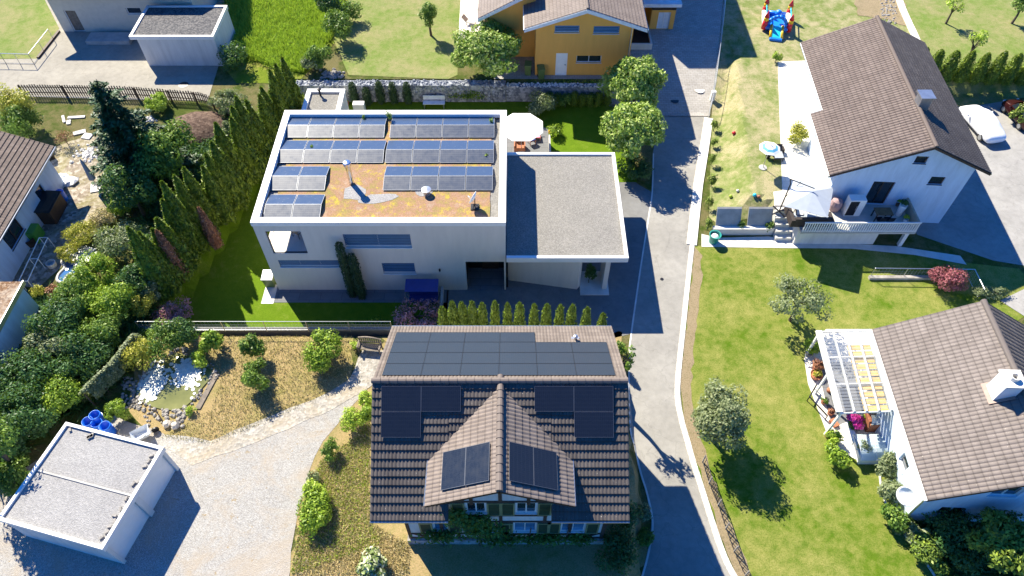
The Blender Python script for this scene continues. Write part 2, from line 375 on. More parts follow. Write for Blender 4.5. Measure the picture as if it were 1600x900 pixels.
# foliage palettes
M['lf_mid'] = leafmat('leaf_mid_green', (.035,.078,.012,1), (.08,.15,.02,1), (.21,.29,.05,1))
M['lf_bright'] = leafmat('leaf_bright_green', (.07,.13,.012,1), (.16,.25,.02,1), (.33,.42,.05,1))
M['lf_plane'] = leafmat('leaf_plane_tree', (.085,.155,.02,1), (.18,.27,.035,1), (.42,.47,.16,1))
M['lf_grey'] = leafmat('leaf_grey_green', (.075,.10,.045,1), (.14,.17,.08,1), (.25,.28,.15,1))
M['lf_blue'] = leafmat('leaf_dark_needle', (.012,.034,.010,1), (.024,.058,.018,1), (.05,.10,.035,1), .1)
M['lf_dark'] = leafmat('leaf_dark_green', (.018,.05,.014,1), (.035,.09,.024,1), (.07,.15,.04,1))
M['lf_thuja'] = leafmat('leaf_hedge_green', (.03,.06,.008,1), (.085,.135,.012,1), (.24,.30,.028,1), .25)
M['lf_thuja2'] = leafmat('leaf_light_conifer', (.045,.08,.015,1), (.10,.15,.02,1), (.21,.27,.035,1), .15)
M['lf_column'] = leafmat('leaf_yew', (.012,.030,.012,1), (.022,.05,.018,1), (.045,.08,.028,1), .1)
M['lf_yellow'] = leafmat('leaf_yellow_green', (.16,.17,.025,1), (.30,.29,.035,1), (.45,.40,.06,1))
M['lf_lime'] = leafmat('leaf_lime', (.17,.25,.02,1), (.28,.38,.04,1), (.40,.50,.07,1))
M['lf_red'] = leafmat('leaf_red_shrub', (.10,.02,.03,1), (.20,.05,.07,1), (.34,.12,.14,1))
M['lf_pink'] = leafmat('leaf_pink_maple', (.18,.07,.09,1), (.33,.15,.18,1), (.50,.27,.30,1))
M['lf_brown'] = leafmat('leaf_dead_brown', (.10,.04,.02,1), (.22,.09,.05,1), (.33,.17,.10,1), .1)
M['lf_straw'] = leafmat('leaf_straw', (.25,.19,.10,1), (.40,.32,.18,1), (.55,.46,.28,1))
M['lf_white'] = leafmat('leaf_white_flower', (.08,.14,.03,1), (.17,.22,.07,1), (.62,.60,.42,1), .15)
M['lf_vine'] = leafmat('leaf_vine', (.02,.06,.012,1), (.05,.12,.02,1), (.10,.20,.035,1))
# ------------------------------------------------------------ draped ground sheets
def clip_axis(poly, ax, val, keep_less):
    out = []; n = len(poly)
    for i in range(n):
        p, q = poly[i], poly[(i+1)%n]
        a = (p[ax]-val) if keep_less else (val-p[ax]); b = (q[ax]-val) if keep_less else (val-q[ax])
        if a <= 0: out.append(p)
        if (a < 0 < b) or (b < 0 < a):
            t = a/(a-b); r = [p[0]+(q[0]-p[0])*t, p[1]+(q[1]-p[1])*t]; r[ax] = val; out.append(tuple(r))
    return out
def clip_diag(poly, k, lower):              # line x-y = k
    out = []; n = len(poly); s = 1 if lower else -1
    for i in range(n):
        p, q = poly[i], poly[(i+1)%n]; a = s*((p[0]-p[1])-k); b = s*((q[0]-q[1])-k)
        if a <= 1e-9: out.append(p)
        if (a < -1e-9 and b > 1e-9) or (b < -1e-9 and a > 1e-9):
            t = a/(a-b); out.append((p[0]+(q[0]-p[0])*t, p[1]+(q[1]-p[1])*t))
    return out
def flatbox(i0, j0, i1, j1):
    if i1-i0 > 24 or j1-j0 > 24: return None
    h = hcorner(i0, j0); 
    for i in range(i0, i1+1):
        for j in range(j0, j1+1):
            if hcorner(i, j) != h: return None
    return h
def drape(mb, poly, off, i0, j0, i1, j1):
    if len(poly) < 3: return
    ar = abs(sum(poly[k][0]*poly[(k+1)%len(poly)][1]-poly[(k+1)%len(poly)][0]*poly[k][1] for k in range(len(poly))))
    if ar < 1e-6: return
    h = flatbox(i0, j0, i1, j1)
    if h is not None:
        b = len(mb.v); mb.v += [(p[0], p[1], h+off) for p in poly]; mb.f.append(list(range(b, b+len(poly)))); mb.m.append(0); return
    if i1-i0 == 1 and j1-j0 == 1:
        for lo in (True, False):
            q = clip_diag(poly, i0*CELL-j0*CELL, lo)
            if len(q) >= 3:
                b = len(mb.v); mb.v += [(p[0], p[1], TH(min(max(p[0], i0*CELL+1e-7), i1*CELL-1e-7), min(max(p[1], j0*CELL+1e-7), j1*CELL-1e-7))+off) for p in q]; mb.f.append(list(range(b, b+len(q)))); mb.m.append(0)
        return
    if i1-i0 >= j1-j0:
        m = (i0+i1)//2; drape(mb, clip_axis(poly, 0, m*CELL, True), off, i0, j0, m, j1); drape(mb, clip_axis(poly, 0, m*CELL, False), off, m, j0, i1, j1)
    else:
        m = (j0+j1)//2; drape(mb, clip_axis(poly, 1, m*CELL, True), off, i0, j0, i1, m); drape(mb, clip_axis(poly, 1, m*CELL, False), off, i0, m, i1, j1)
def sheet(name, poly, mat, off, kind='structure', **kw):
    poly = [tuple(p[:2]) for p in poly]
    ar = sum(poly[i][0]*poly[(i+1)%len(poly)][1]-poly[(i+1)%len(poly)][0]*poly[i][1] for i in range(len(poly)))
    if ar < 0: poly = poly[::-1]
    xs = [p[0] for p in poly]; ys = [p[1] for p in poly]; mb = MB()
    drape(mb, poly, off, math.floor(min(xs)/CELL), math.floor(min(ys)/CELL), math.ceil(max(xs)/CELL), math.ceil(max(ys)/CELL))
    o = mb.build(name, mat); tag(o, kind=kind, **kw)
    return o
def wob(poly, amp=.25, step=.7, seed=1):    # roughen a border so grass edges are not ruler-straight
    r = random.Random(seed); out = []; n = len(poly)
    for i in range(n):
        p, q = poly[i], poly[(i+1)%n]; L = math.hypot(q[0]-p[0], q[1]-p[1]); k = max(1, int(L/step))
        for j in range(k):
            t = j/k; a = amp*(r.random()-.5)*(0 if j == 0 else 1); b = amp*(r.random()-.5)*(0 if j == 0 else 1)
            out.append((p[0]+(q[0]-p[0])*t+a, p[1]+(q[1]-p[1])*t+b))
    return out
def GP(*pts): return [G(*p)[:2] for p in pts]

# base ground, out to the horizon
gmb = MB(); drape(gmb, [(-60,-6),(68,-6),(68,100),(-60,100)], 0, -120, -12, 136, 200)
Z0 = HI
for a in ([(-1500,-1500),(1500,-1500),(1500,-6),(-1500,-6)], [(-1500,100),(1500,100),(1500,1500),(-1500,1500)], [(-1500,-6),(-60,-6),(-60,100),(-1500,100)], [(68,-6),(1500,-6),(1500,100),(68,100)]):
    gmb.add([(p[0],p[1],0.0) for p in a], [(0,1,2,3)])
MG = {}
MG['wild'] = turf('rough_ground', (.08,.12,.02,1), (.15,.18,.04,1), (.27,.22,.11,1), .6, .3)
MG['lawn'] = turf('green_lawn', (.09,.175,.010,1), (.165,.235,.018,1), (.40,.36,.12,1), .62, .22, soft=.8)
MG['lawn_vivid'] = turf('watered_lawn', (.11,.20,.008,1), (.17,.27,.014,1), (.26,.27,.07,1), .1, .3, soft=1)
MG['lawn_dry'] = turf('dry_lawn', (.17,.23,.06,1), (.27,.30,.10,1), (.52,.43,.28,1), .6, .3, soft=.3)
MG['lawn_north'] = turf('pale_lawn', (.17,.25,.05,1), (.25,.31,.085,1), (.38,.33,.17,1), .6, .2, soft=.5)
MG['meadow'] = turf('tall_meadow', (.18,.26,.02,1), (.29,.36,.035,1), (.42,.38,.11,1), .5, .4)
MG['garden_dry'] = turf('parched_grass', (.19,.21,.05,1), (.33,.29,.10,1), (.50,.35,.19,1), 1.0, .35, soft=1)
MG['dry_strip'] = turf('straw_strip', (.25,.22,.10,1), (.42,.33,.19,1), (.50,.38,.25,1), 1.0, .5)
MG['asphalt'] = asphaltmat('road_asphalt', (.335,.322,.292))
MG['drive'] = asphaltmat('drive_asphalt', (.22,.22,.215))
MG['yard'] = asphaltmat('yard_concrete', (.37,.345,.29))
MG['ydrive'] = asphaltmat('concrete_drive', (.37,.36,.34))
MG['pave'] = brickpave('paving_blocks', (.36,.34,.31), (.43,.41,.38), (.24,.22,.19), .4, .2)
MG['patio'] = brickpave('white_patio_slabs', (.72,.68,.60), (.78,.74,.66), (.55,.5,.43), .6, .6)
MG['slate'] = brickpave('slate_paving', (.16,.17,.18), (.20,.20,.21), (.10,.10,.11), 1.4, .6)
MG['gravel'] = gravelmat('gravel_yard', (.28,.27,.25), (.375,.36,.33), (.48,.47,.445), 26, (.38,.32,.245,1), .5, (.30,.23,.13,1))
MG['path'] = gravelmat('cobble_path', (.28,.26,.22), (.38,.355,.31), (.50,.47,.41), 7, (.34,.28,.19,1), .5)
MG['roofgravel'] = gravelmat('roof_gravel', (.20,.19,.17), (.25,.24,.215), (.33,.315,.285), 20)
MG['garagegravel'] = gravelmat('garage_gravel', (.27,.265,.26), (.33,.325,.315), (.41,.40,.39), 22)
MG['garden_soil'] = gravelmat('stony_soil', (.20,.16,.12), (.32,.27,.21), (.50,.45,.38), 5, (.22,.20,.08,1), .6)
tag(gmb.build('ground', MG['wild']), kind='structure')

OFF = .012
road_l = [(1052,-30),(1046,100),(1030,180),(1020,240),(1018,300),(1013,335),(1000,417),(985,522),(982,553),(981,620),(983,673),(990,700),(1000,740),(1010,773),(1018,813),(1015,847),(1003,897),(980,960)]
road_r = [(1190,960),(1150,898),(1133,863),(1117,817),(1100,763),(1087,723),(1077,687),(1067,650),(1062,605),(1072,500),(1080,423),(1087,360),(1092,300),(1100,240),(1109,182)]
rl = [U(*p)[:2] for p in road_l[3:]]; rr = [U(*p)[:2] for p in road_r]
road_poly = rl + rr + [U(1030,181)[:2]]
sheet('road', road_poly, MG['asphalt'], OFF*2)
# brick paved drive of the orange house, then the plaza north of it
sheet('paved_drive', [U(1030,182)[:2], U(1109,183)[:2], G(1113,150)[:2], G(1124,60)[:2], G(1131,-10)[:2], G(1137,-60)[:2], (14,80), (8.0,66), (8.0,50.2), (8.0,48.2)], MG['pave'], OFF*2)
sheet('forecourt', [(1.6,50.0),(8.0,50.0),(8.0,66),(-3,66),(-1.5,50.0)], MG['pave'], OFF)
# asphalt drive of the modern house
sheet('driveway', [U(690,446)[:2], U(790,440)[:2]] + [(-.3,29.5), (-.3,40.5), (8.3,40.5), U(1000,290)[:2], U(1018,300)[:2], U(1013,335)[:2], U(1000,417)[:2], U(985,522)[:2], (6.4,25.2), U(690,520)[:2]], MG['drive'], OFF)
# pale kerb line on the left of the road, double sett strip on the right
def strip(name, pts, w0, w1, h, mat, kind='structure', label=None, cat=None, z=0.0):
    mb = MB(); P = [Vector((*p[:2], 0)) for p in pts]; L = []; R = []
    for i, p in enumerate(P):
        d = (P[min(i+1, len(P)-1)]-P[max(i-1, 0)]).normalized(); n = Vector((d.y, -d.x, 0))
        L.append(p+n*w0); R.append(p+n*w1)
    for i in range(len(P)-1):
        a, b, c, d = L[i], L[i+1], R[i+1], R[i]
        zz = [TH(q.x, q.y)+z if z > -9 else 0 for q in (a, b, c, d)]
        lo = [Vector((q.x, q.y, t-.05)) for q, t in zip((a,b,c,d), zz)]; hi = [Vector((q.x, q.y, t+h)) for q, t in zip((a,b,c,d), zz)]
        mb.add(lo+hi, [(4,5,6,7),(0,1,5,4),(2,3,7,6),(3,0,4,7),(1,2,6,5)])
    bmx = mb.build(name, mat); bm = bmesh.new(); bm.from_mesh(bmx.data); bmesh.ops.recalc_face_normals(bm, faces=bm.faces); bm.to_mesh(bmx.data); bm.free()
    return tag(bmx, label, cat, kind=kind)
def dense(pts, n=4):                        # smooth curve through the points
    out = []; P = [Vector((*p[:2],0)) for p in pts]
    for i in range(len(P)-1):
        p0, p1, p2, p3 = P[max(i-1,0)], P[i], P[i+1], P[min(i+2, len(P)-1)]
        for k in range(n):
            t = k/n; out.append(.5*((2*p1)+(-p0+p2)*t+(2*p0-5*p1+4*p2-p3)*t*t+(-p0+3*p1-3*p2+p3)*t**3))
    out.append(P[-1]); return out
M['sett'] = brickpave('kerb_setts', (.62,.60,.56), (.72,.70,.66), (.42,.40,.37), .16, .16)
strip('kerb_left', dense(rl), -.10, .0, .035, M['concrete_lt'])
strip('kerb_right', dense(rr[:-1])[::-1], -.02, .30, .06, M['sett'])
strip('kerb_plot', [U(1112,186)[:2], U(1105,235)[:2], U(1096,290)[:2], U(1090,345)[:2], U(1086,384)[:2]], -.1, .6, .08, M['concrete_lt'])

# lawns and yards
east = [U(*p)[:2] for p in ((1084,384),(1230,388),(1330,386),(1440,398),(1520,412),(1592,420),(1640,470),(1560,520),(1700,900),(1700,1000),(1230,1000),(1152,900),(1135,862),(1119,815),(1101,762),(1088,722),(1078,687),(1068,650),(1064,610),(1063,600),(1073,500),(1081,423))]
sheet('lawn_east', east, MG['lawn'], OFF)
ds = [U(*p)[:2] for p in ((1084,384),(1098,400),(1094,450),(1086,520),(1079,600),(1084,650),(1096,690),(1108,730),(1130,790),(1150,840),(1172,900),(1152,900),(1135,862),(1119,815),(1101,762),(1088,722),(1078,687),(1068,650),(1064,610),(1063,600),(1073,500),(1081,423))]
sheet('dry_verge', wob(ds, .25, .5, 3), MG['dry_strip'], OFF*1.7)
sheet('lawn_modern', [(-22.3,27.8),(-21.3,31),(-20.3,35),(-19,43),(-18.3,49),(-13,49),(-13,41),(-15.9,39.6),(-15.6,29.5),(-4.2,29.5),(-4.2,25.2),(-22.4,25.2)], MG['lawn_vivid'], OFF)
sheet('lawn_back', [(-12,44),(-.6,44),(3.0,44.2),(9,44.5),(9,48.9),(-12,48.9)], MG['lawn_vivid'], OFF)
sheet('lawn_carport', [(2.6,39.3),(9.4,39.3),(9.6,48.4),(2.6,48.4)], MG['lawn_vivid'], OFF*2)
sheet('modern_terrace', [(-.8,38.9),(2.9,38.9),(2.9,45.6),(-.8,45.6)], MG['slate'], OFF*3)
dl = [G(1112,178), G(1118,120), G(1126,60), G(1133,5), G(1137,-40), G(1420,-40), G(1440,50), (44,49.8), (33,50.9), (28.9,49.6), (26,36), (14.7,34.9), G(1108,340), G(1110,260)]
sheet('lawn_dry', [p[:2] for p in dl], MG['lawn_dry'], OFF)
sheet('lawn_northeast', [p[:2] for p in (G(1400,-40), G(1415,20), G(1428,60), G(1500,170), (46,50.2), (70,50.2), (70,90), (30,90))], MG['lawn_north'], OFF*2)
sheet('lawn_north', GP((545,118),(700,126),(715,118),(716,60),(745,-40),(560,-40),(520,60)), MG['lawn_north'], OFF*2)
sheet('meadow', GP((340,-40),(560,-40),(530,60),(470,128),(430,130),(370,130),(345,100)), MG['meadow'], OFF)
sheet('lawn_northwest', GP((-60,-60),(95,-60),(92,50),(60,92),(-60,92)), MG['lawn_north'], OFF)
sheet('concrete_yard', GP((93,45),(62,92),(-60,94),(-60,150),(60,152),(200,156),(325,158),(352,70),(350,-20),(60,-20)), MG['yard'], OFF*2)
sheet('white_path', GP((716,65),(722,-40),(762,-40),(764,60)), MG['patio'], OFF*3)
sheet('garden_dry', wob(GP((240,518),(450,519),(560,522),(548,590),(520,620),(400,675),(330,700),(240,690),(200,640)), .4, .8, 5), MG['garden_dry'], OFF)
sheet('garden_front', wob(GP((575,600),(480,700),(462,800),(446,960),(1000,960),(1010,850),(1005,790),(985,700),(975,640),(972,520),(610,520)), .6, .45, 6), MG['garden_dry'], OFF)
sheet('gravel_yard', wob(GP((-80,960),(445,960),(455,860),(468,790),(482,740),(505,690),(545,640),(582,600),(582,575),(470,640),(400,668),(330,690),(260,680),(180,650),(-80,800)), .2, .8, 7), MG['gravel'], OFF*2)
sheet('garden_path', wob(GP((566,548),(600,548),(596,590),(578,606),(520,640),(450,672),(380,700),(300,728),(262,700),(330,690),(400,660),(470,632),(530,608),(548,590)), .12, .6, 8), MG['path'], OFF*3)
sheet('west_terrace', wob(GP((88,230),(165,205),(190,300),(150,345),(110,400),(60,450),(20,440),(60,300)), .3, .8, 9), MG['garden_soil'], OFF)
sheet('patio_blue_house', GP((1215,97),(1262,95),(1330,95),(1400,330),(1290,345),(1232,345),(1206,344),(1208,300),(1222,298)), MG['patio'], OFF*2)
sheet('concrete_drive', [(28.6,34.0),(28.7,48.6),(34,50.0),(45,49.0),(60,48.5),(60,28),(39,30.2),(33,31.6)], MG['ydrive'], OFF)
sheet('concrete_path', [p[:2] for p in (U(1096,366),U(1120,372),U(1200,370),U(1300,380),U(1400,385),U(1500,400),(29,35.6),U(1500,412),U(1430,398),U(1330,390),U(1230,386),U(1096,384))][:6] + [U(1510,414)[:2],U(1430,399)[:2],U(1330,389)[:2],U(1230,388)[:2],U(1096,386)[:2]], M['concrete_lt'], OFF*3)
sheet('terrace_strip', [(-15.6,28.0),(-4.3,28.0),(-4.3,29.3),(-15.6,29.3)], MG['slate'], OFF*2)
sheet('terrace_southeast', GP((1256,560),(1290,515),(1420,515),(1440,700),(1345,722),(1300,700),(1262,600)), MG['patio'], OFF*3)
sheet('yard_east', [U(1562,470)[:2], U(1600,452)[:2], U(1660,470)[:2], U(1640,520)[:2]], MG['ydrive'], OFF*3)
sheet('soil_bank', wob(GP((1330,-30),(1400,-30),(1428,45),(1380,30),(1340,25)), .3, .6, 12), MG['dry_strip'], OFF*3)
strip('curved_path', dense([G(1396,-30), G(1406,5), G(1416,30), G(1428,55), G(1436,75)], 3), -.3, .3, .12, M['concrete_lt'])

# ------------------------------------------------------------ tiled roofs
def tiled(name, O, u, v, W, L, mats, parent, row=.36, wave=.17, amp=.022, step=.045, clips=(), u0=0.0, seg=4):
    """O = ridge corner, u along the eave, v down the slope (unit), W x L metres. Interlocking tiles as real relief."""
    O, u, v = Vector(O), Vector(u).normalized(), Vector(v).normalized(); n = u.cross(v)
    if n.z < 0: n = -n
    tth = mats[0]['th']; nr = max(1, round(L/row)); row = L/nr; nu = int(W/wave*seg)
    us = np.linspace(0, W, nu+1); prof = amp*np.abs(np.sin(np.pi*us/wave))**.7
    vs = []; fs = []; uvs = []
    for j in range(nr):
        for k, (vv, lift) in enumerate(((j*row-.0, .004), ((j+.93)*row, step), ((j+1.0)*row, step*.75), ((j+1.0)*row+.004, -.02))):
            for i in range(nu+1):
                hgt = lift + (prof[i] if k < 3 else 0)
                vs.append(O+u*float(us[i])+v*vv+n*float(hgt)); uvs.append((float(us[i])+u0, (min(vv, (j+.99)*row)/row+.004)*tth))
        b = j*4*(nu+1)
        for k in range(3):
            for i in range(nu):
                a = b+k*(nu+1)+i; fs.append((a, a+1, a+nu+2, a+nu+1))
    me = bpy.data.meshes.new(name); off = rootloc(parent)
    me.from_pydata([tuple(p-off) for p in vs], [], fs)
    if (u.cross(v)).z < 0: me.flip_normals()
    uvl = me.uv_layers.new(name='UVMap')
    li = np.zeros(len(me.loops), dtype=np.int32); me.loops.foreach_get('vertex_index', li)
    uvl.data.foreach_set('uv', np.array(uvs, dtype=np.float32)[li].ravel())
    for m in mats: me.materials.append(m)
    if clips:
        bm = bmesh.new(); bm.from_mesh(me)
        for pt, nn in clips:
            g = bm.verts[:]+bm.edges[:]+bm.faces[:]
            bmesh.ops.bisect_plane(bm, geom=g, plane_co=Vector(pt)-off, plane_no=Vector(nn), clear_outer=True)
        bm.to_mesh(me); bm.free()
    me.update(); o = bpy.data.objects.new(name, me); COL.objects.link(o); o.parent = parent
    return o
def ridgecaps(name, A, B, mat, parent, r=.13, piece=.36):
    A, B = Vector(A), Vector(B); L = (B-A).length; d = (B-A)/L; k = max(1, round(L/piece)); mb = MB(); s = Vector((-d.y, d.x, 0)).normalized(); up = s.cross(d)*-1
    if up.z < 0: up = -up
    for i in range(k):
        p0 = A+d*(i*L/k-.03); p1 = A+d*((i+1)*L/k); vs = []
        for p, rr in ((p0, r*.88), (p1, r*1.05)):
            for j in range(7):
                t = math.pi*j/6; vs.append(p+s*math.cos(t)*rr+up*(math.sin(t)*rr-.03))
        vs2 = [x for x in vs]; mb.add(vs2, [(j, j+1, 8+j, 7+j) for j in range(6)]+[tuple(range(7)), tuple(range(7,14))[::-1]])
    o = mb.build(name, mat, parent); bm = bmesh.new(); bm.from_mesh(o.data); bmesh.ops.recalc_face_normals(bm, faces=bm.faces); bm.to_mesh(o.data); bm.free(); return o

# ------------------------------------------------------------ walls with real openings
def clip_poly_convex(poly, conv):
    n = len(conv); out = poly
    for i in range(n):
        a, b = conv[i], conv[(i+1)%n]; res = []; m = len(out)
        for k in range(m):
            p, q = out[k], out[(k+1)%m]
            sp = (b[0]-a[0])*(p[1]-a[1])-(b[1]-a[1])*(p[0]-a[0]); sq = (b[0]-a[0])*(q[1]-a[1])-(b[1]-a[1])*(q[0]-a[0])
            if sp >= 0: res.append(p)
            if (sp > 0 > sq) or (sq > 0 > sp):
                t = sp/(sp-sq); res.append((p[0]+(q[0]-p[0])*t, p[1]+(q[1]-p[1])*t))
        out = res
        if len(out) < 3: return []
    return out
def wall(mb, O, u, poly, holes=(), depth=.16, mi=0):
    """vertical wall: O at z=0, u horizontal unit with the outside on the right-hand side (u x z); poly in (along, z)"""
    O, u = Vector(O), Vector(u).normalized(); w = Vector((0,0,1)); nrm = u.cross(w)
    ar = sum(poly[i][0]*poly[(i+1)%len(poly)][1]-poly[(i+1)%len(poly)][0]*poly[i][1] for i in range(len(poly)))
    if ar < 0: poly = poly[::-1]
    xs = sorted({min(p[0] for p in poly), max(p[0] for p in poly), *[h[0] for h in holes], *[h[2] for h in holes]})
    zs = sorted({min(p[1] for p in poly), max(p[1] for p in poly), *[h[1] for h in holes], *[h[3] for h in holes]})
    for i in range(len(xs)-1):
        for j in range(len(zs)-1):
            cx, cz = (xs[i]+xs[i+1])/2, (zs[j]+zs[j+1])/2
            if any(h[0] < cx < h[2] and h[1] < cz < h[3] for h in holes): continue
            q = clip_poly_convex([(xs[i],zs[j]),(xs[i+1],zs[j]),(xs[i+1],zs[j+1]),(xs[i],zs[j+1])], poly)
            if len(q) >= 3: mb.add([O+u*p[0]+w*p[1] for p in q], [tuple(range(len(q)))], mi)
    for h in holes:
        c = [O+u*h[0]+w*h[1], O+u*h[2]+w*h[1], O+u*h[2]+w*h[3], O+u*h[0]+w*h[3]]; d = -nrm*depth
        for a, b in ((0,1),(1,2),(2,3),(3,0)): mb.add([c[b], c[a], c[a]+d, c[b]+d], [(0,1,2,3)], mi)
def window(parent, O, u, h, mull=(1,0), fr=.06, depth=.16, fm='white', gm='glass', name='window', sill=True, blind=None, blind_to=1.0, label=None):
    """frame in the hole h=(x0,z0,x1,z1); pane as sub-part; optional slatted blind"""
    O, u = Vector(O), Vector(u).normalized(); w = Vector((0,0,1)); n = u.cross(w); x0, z0, x1, z1 = h
    mb = MB(); B = lambda a, b, c, d, y0=-depth+.01, y1=-depth+.07: mb.obox(O+u*a+w*b+n*y0, u*(c-a), w*(d-b), n*(y1-y0))
    B(x0, z0, x1, z0+fr); B(x0, z1-fr, x1, z1); B(x0, z0+fr, x0+fr, z1-fr); B(x1-fr, z0+fr, x1, z1-fr)
    for k in range(mull[0]):
        c = x0+(x1-x0)*(k+1)/(mull[0]+1); B(c-fr*.45, z0+fr, c+fr*.45, z1-fr)
    for k in range(mull[1]):
        c = z0+(z1-z0)*(k+1)/(mull[1]+1); B(x0+fr, c-fr*.3, x1-fr, c+fr*.3, -depth+.015, -depth+.06)
    if sill: mb.obox(O+u*(x0-.04)+w*(z0-.035)+n*(-depth+.07), u*(x1-x0+.08), w*.03, n*(depth-.07+.05))
    f = mb.build(name, M[fm], parent); tag(f, label)
    p = MB().obox(O+u*(x0+.01)+w*(z0+.01)+n*(-depth-.01), u*(x1-x0-.02), w*(z1-z0-.02), n*.03); p.build('pane', M[gm], f)
    if blind:
        s = MB(); zt = z1-.02; zb = z0+(z1-z0)*.13+.02; k = max(2, int((zt-zb)/.135)); st = (zt-zb)/k
        for i in range(k):
            z = zb+(i+.5)*st; s.obox(O+u*(x0+.02)+w*(z-.038)+n*(-.055), u*(x1-x0-.04), w*.092+n*.022*-1, w*.006+n*.012)
        for t in (x0+.01, x1-.03): s.obox(O+u*t+w*zb+n*-.07, u*.02, w*(zt-zb), n*.05)
        s.build('blind', M[blind], f)
    return f
def holepx(pts, Y, x_at0):                  # hole rectangle from two picture corners on the wall y=Y facing the camera
    a, b = UY(*pts[0], Y), UY(*pts[1], Y)
    return (min(a.x,b.x)-x_at0, min(a.z,b.z), max(a.x,b.x)-x_at0, max(a.z,b.z))
# ------------------------------------------------------------ MODERN HOUSE (flat roof)
MH = dict(x0=-15.45, x1=-.4, y0=29.05, y1=39.45, top=6.55)
X0, X1, Y0, Y1, TOP = MH['x0'], MH['x1'], MH['y0'], MH['y1'], MH['top']
mh = thing('modern_house', 'large flat-roofed modern house with blue blinds and solar panels on its planted roof', 'house', ((X0+X1)/2, (Y0+Y1)/2, 0))
wb = MB(); S = Vector((1,0,0))
hA = holepx(((535,366),(644,387)), Y0, X0); hB = holepx(((434,406.5),(533,417.5)), Y0, X0); hC = holepx(((596,411),(650,428)), Y0, X0)
hL = holepx(((420,361.5),(468,396)), Y0, X0); hL = (.6, hL[1], 2.75, hL[3]); hD = holepx(((727,409),(788,447)), Y0, X0); hD = (hD[0], .02, hD[2], hD[3])
front_holes = [hA, hB, hC, hL, hD]
wall(wb, (X0,Y0,0), S, [(0,-.3),(X1-X0,-.3),(X1-X0,TOP-.3),(0,TOP-.3)], front_holes, .22)
wall(wb, (X0,Y1,0), (0,-1,0), [(0,-.3),(Y1-Y0,-.3),(Y1-Y0,TOP-.3),(0,TOP-.3)], [(Y1-Y0-4.2, hL[1], Y1-Y0-.5, hL[3])], .22)
wall(wb, (X1,Y0,0), (0,1,0), [(0,-.3),(Y1-Y0,-.3),(Y1-Y0,TOP-.3),(0,TOP-.3)])
wall(wb, (X1,Y1,0), (-1,0,0), [(0,-.3),(X1-X0,-.3),(X1-X0,TOP-.3),(0,TOP-.3)], [(1,.1,4,2.3),(6,.1,9,2.3)], .2)
# loggia room behind the corner opening
lz = hL[1]; wb.box(X0+.22, Y0+.24, lz-.25, X0+4.0, Y0+4.3, lz-.02); wb.box(X0+4.0, Y0+.24, lz-.25, X0+4.15, Y0+4.3, hL[3]+.2); wb.box(X0+.22, Y0+4.3, lz-.25, X0+4.15, Y0+4.45, hL[3]+.2)
wb.build('wall', M['modern_wall'], mh)
rb = MB(); rb.box(X0+.38, Y0+.38, TOP-.75, X1-.38, Y1-.38, TOP-.42); rf = rb.build('roof', MG['roofgravel'], mh)
cb = MB(); t = .40
for a in ((X0-.04,Y0-.04,X1+.04,Y0+t),(X0-.04,Y1-t,X1+.04,Y1+.04),(X0-.04,Y0+t,X0+t,Y1-t),(X1-t,Y0+t,X1+.04,Y1-t)): cb.box(a[0],a[1],TOP-.32,a[2],a[3],TOP)
cb.build('parapet_cap', M['cap'], rf, bevel=.01)
# sedum planting: mottled rust, olive and yellow
def sedummat():
    m, nt, b = newmat('sedum'); co = coords(nt, 'Position')
    mid = noise(nt, co, 1.1, 7, .75, .4); fine = noise(nt, co, 11, 4, .8); yl = noise(nt, co, 1.5, 7, .85, .1)
    col = ramp(nt, mid, [(.30, (.26,.25,.06)), (.42, (.36,.26,.09)), (.52, (.41,.22,.14)), (.64, (.45,.31,.23)), (.8, (.36,.30,.12))])
    col = mixc(nt, ramp(nt, fine, [(.42, (0,0,0)), (.62, (.45,.45,.45))]), col, (.20,.17,.05,1))
    col = mixc(nt, ramp(nt, yl, [(.54, (0,0,0)), (.61, (.7,.7,.7))]), col, (.58,.45,.03,1))
    v = N(nt, 'ShaderNodeTexVoronoi', Scale=16); nt.links.new(co, v.inputs['Vector'])
    col = mixc(nt, .6, col, ramp(nt, v.outputs['Distance'], [(.1, (1,1,1)), (.6, (.5,.5,.5))]), 'MULTIPLY')
    nt.links.new(col, b.inputs['Base Color']); b.inputs['Roughness'].default_value = .95; bump(nt, b, v.outputs['Distance'], -.8, .04); return m
M['sedum'] = sedummat()
rz = TOP-.42
sb = MB(); g = random.Random(4)
def rim(x0, y0, x1, y1, step=.35, a=.1):
    return [p for p in wob([(x0,y0),(x1,y0),(x1,y1),(x0,y1)], a, step, 3)]
sb.prism(rim(X0+.95, Y0+.62, X1-.95, Y1-.5), rz, rz+.05); so = sb.build('sedum', M['sedum'], rf)
gp = MB(); gp.prism([(-9.75+1.0*math.cos(a)*g.uniform(.6,1), 31.9+.75*math.sin(a)*g.uniform(.7,1)) for a in [i*.5 for i in range(12)]], rz+.05, rz+.062)
c2 = U(601,314,rz); gp.prism([(c2.x-.4+1.3*math.cos(a)*g.uniform(.7,1)*1, c2.y+.15+.5*math.sin(a)*g.uniform(.7,1)+.2*math.cos(a)) for a in [i*.5 for i in range(12)]], rz+.05, rz+.064)
c3 = U(664,301,rz); gp.prism([(c3.x+.7*math.cos(a)*g.uniform(.7,1), c3.y+.5*math.sin(a)*g.uniform(.7,1)) for a in [i*.6 for i in range(10)]], rz+.05, rz+.063)
gp.build('pebble_patch', MG['garagegravel'], rf)
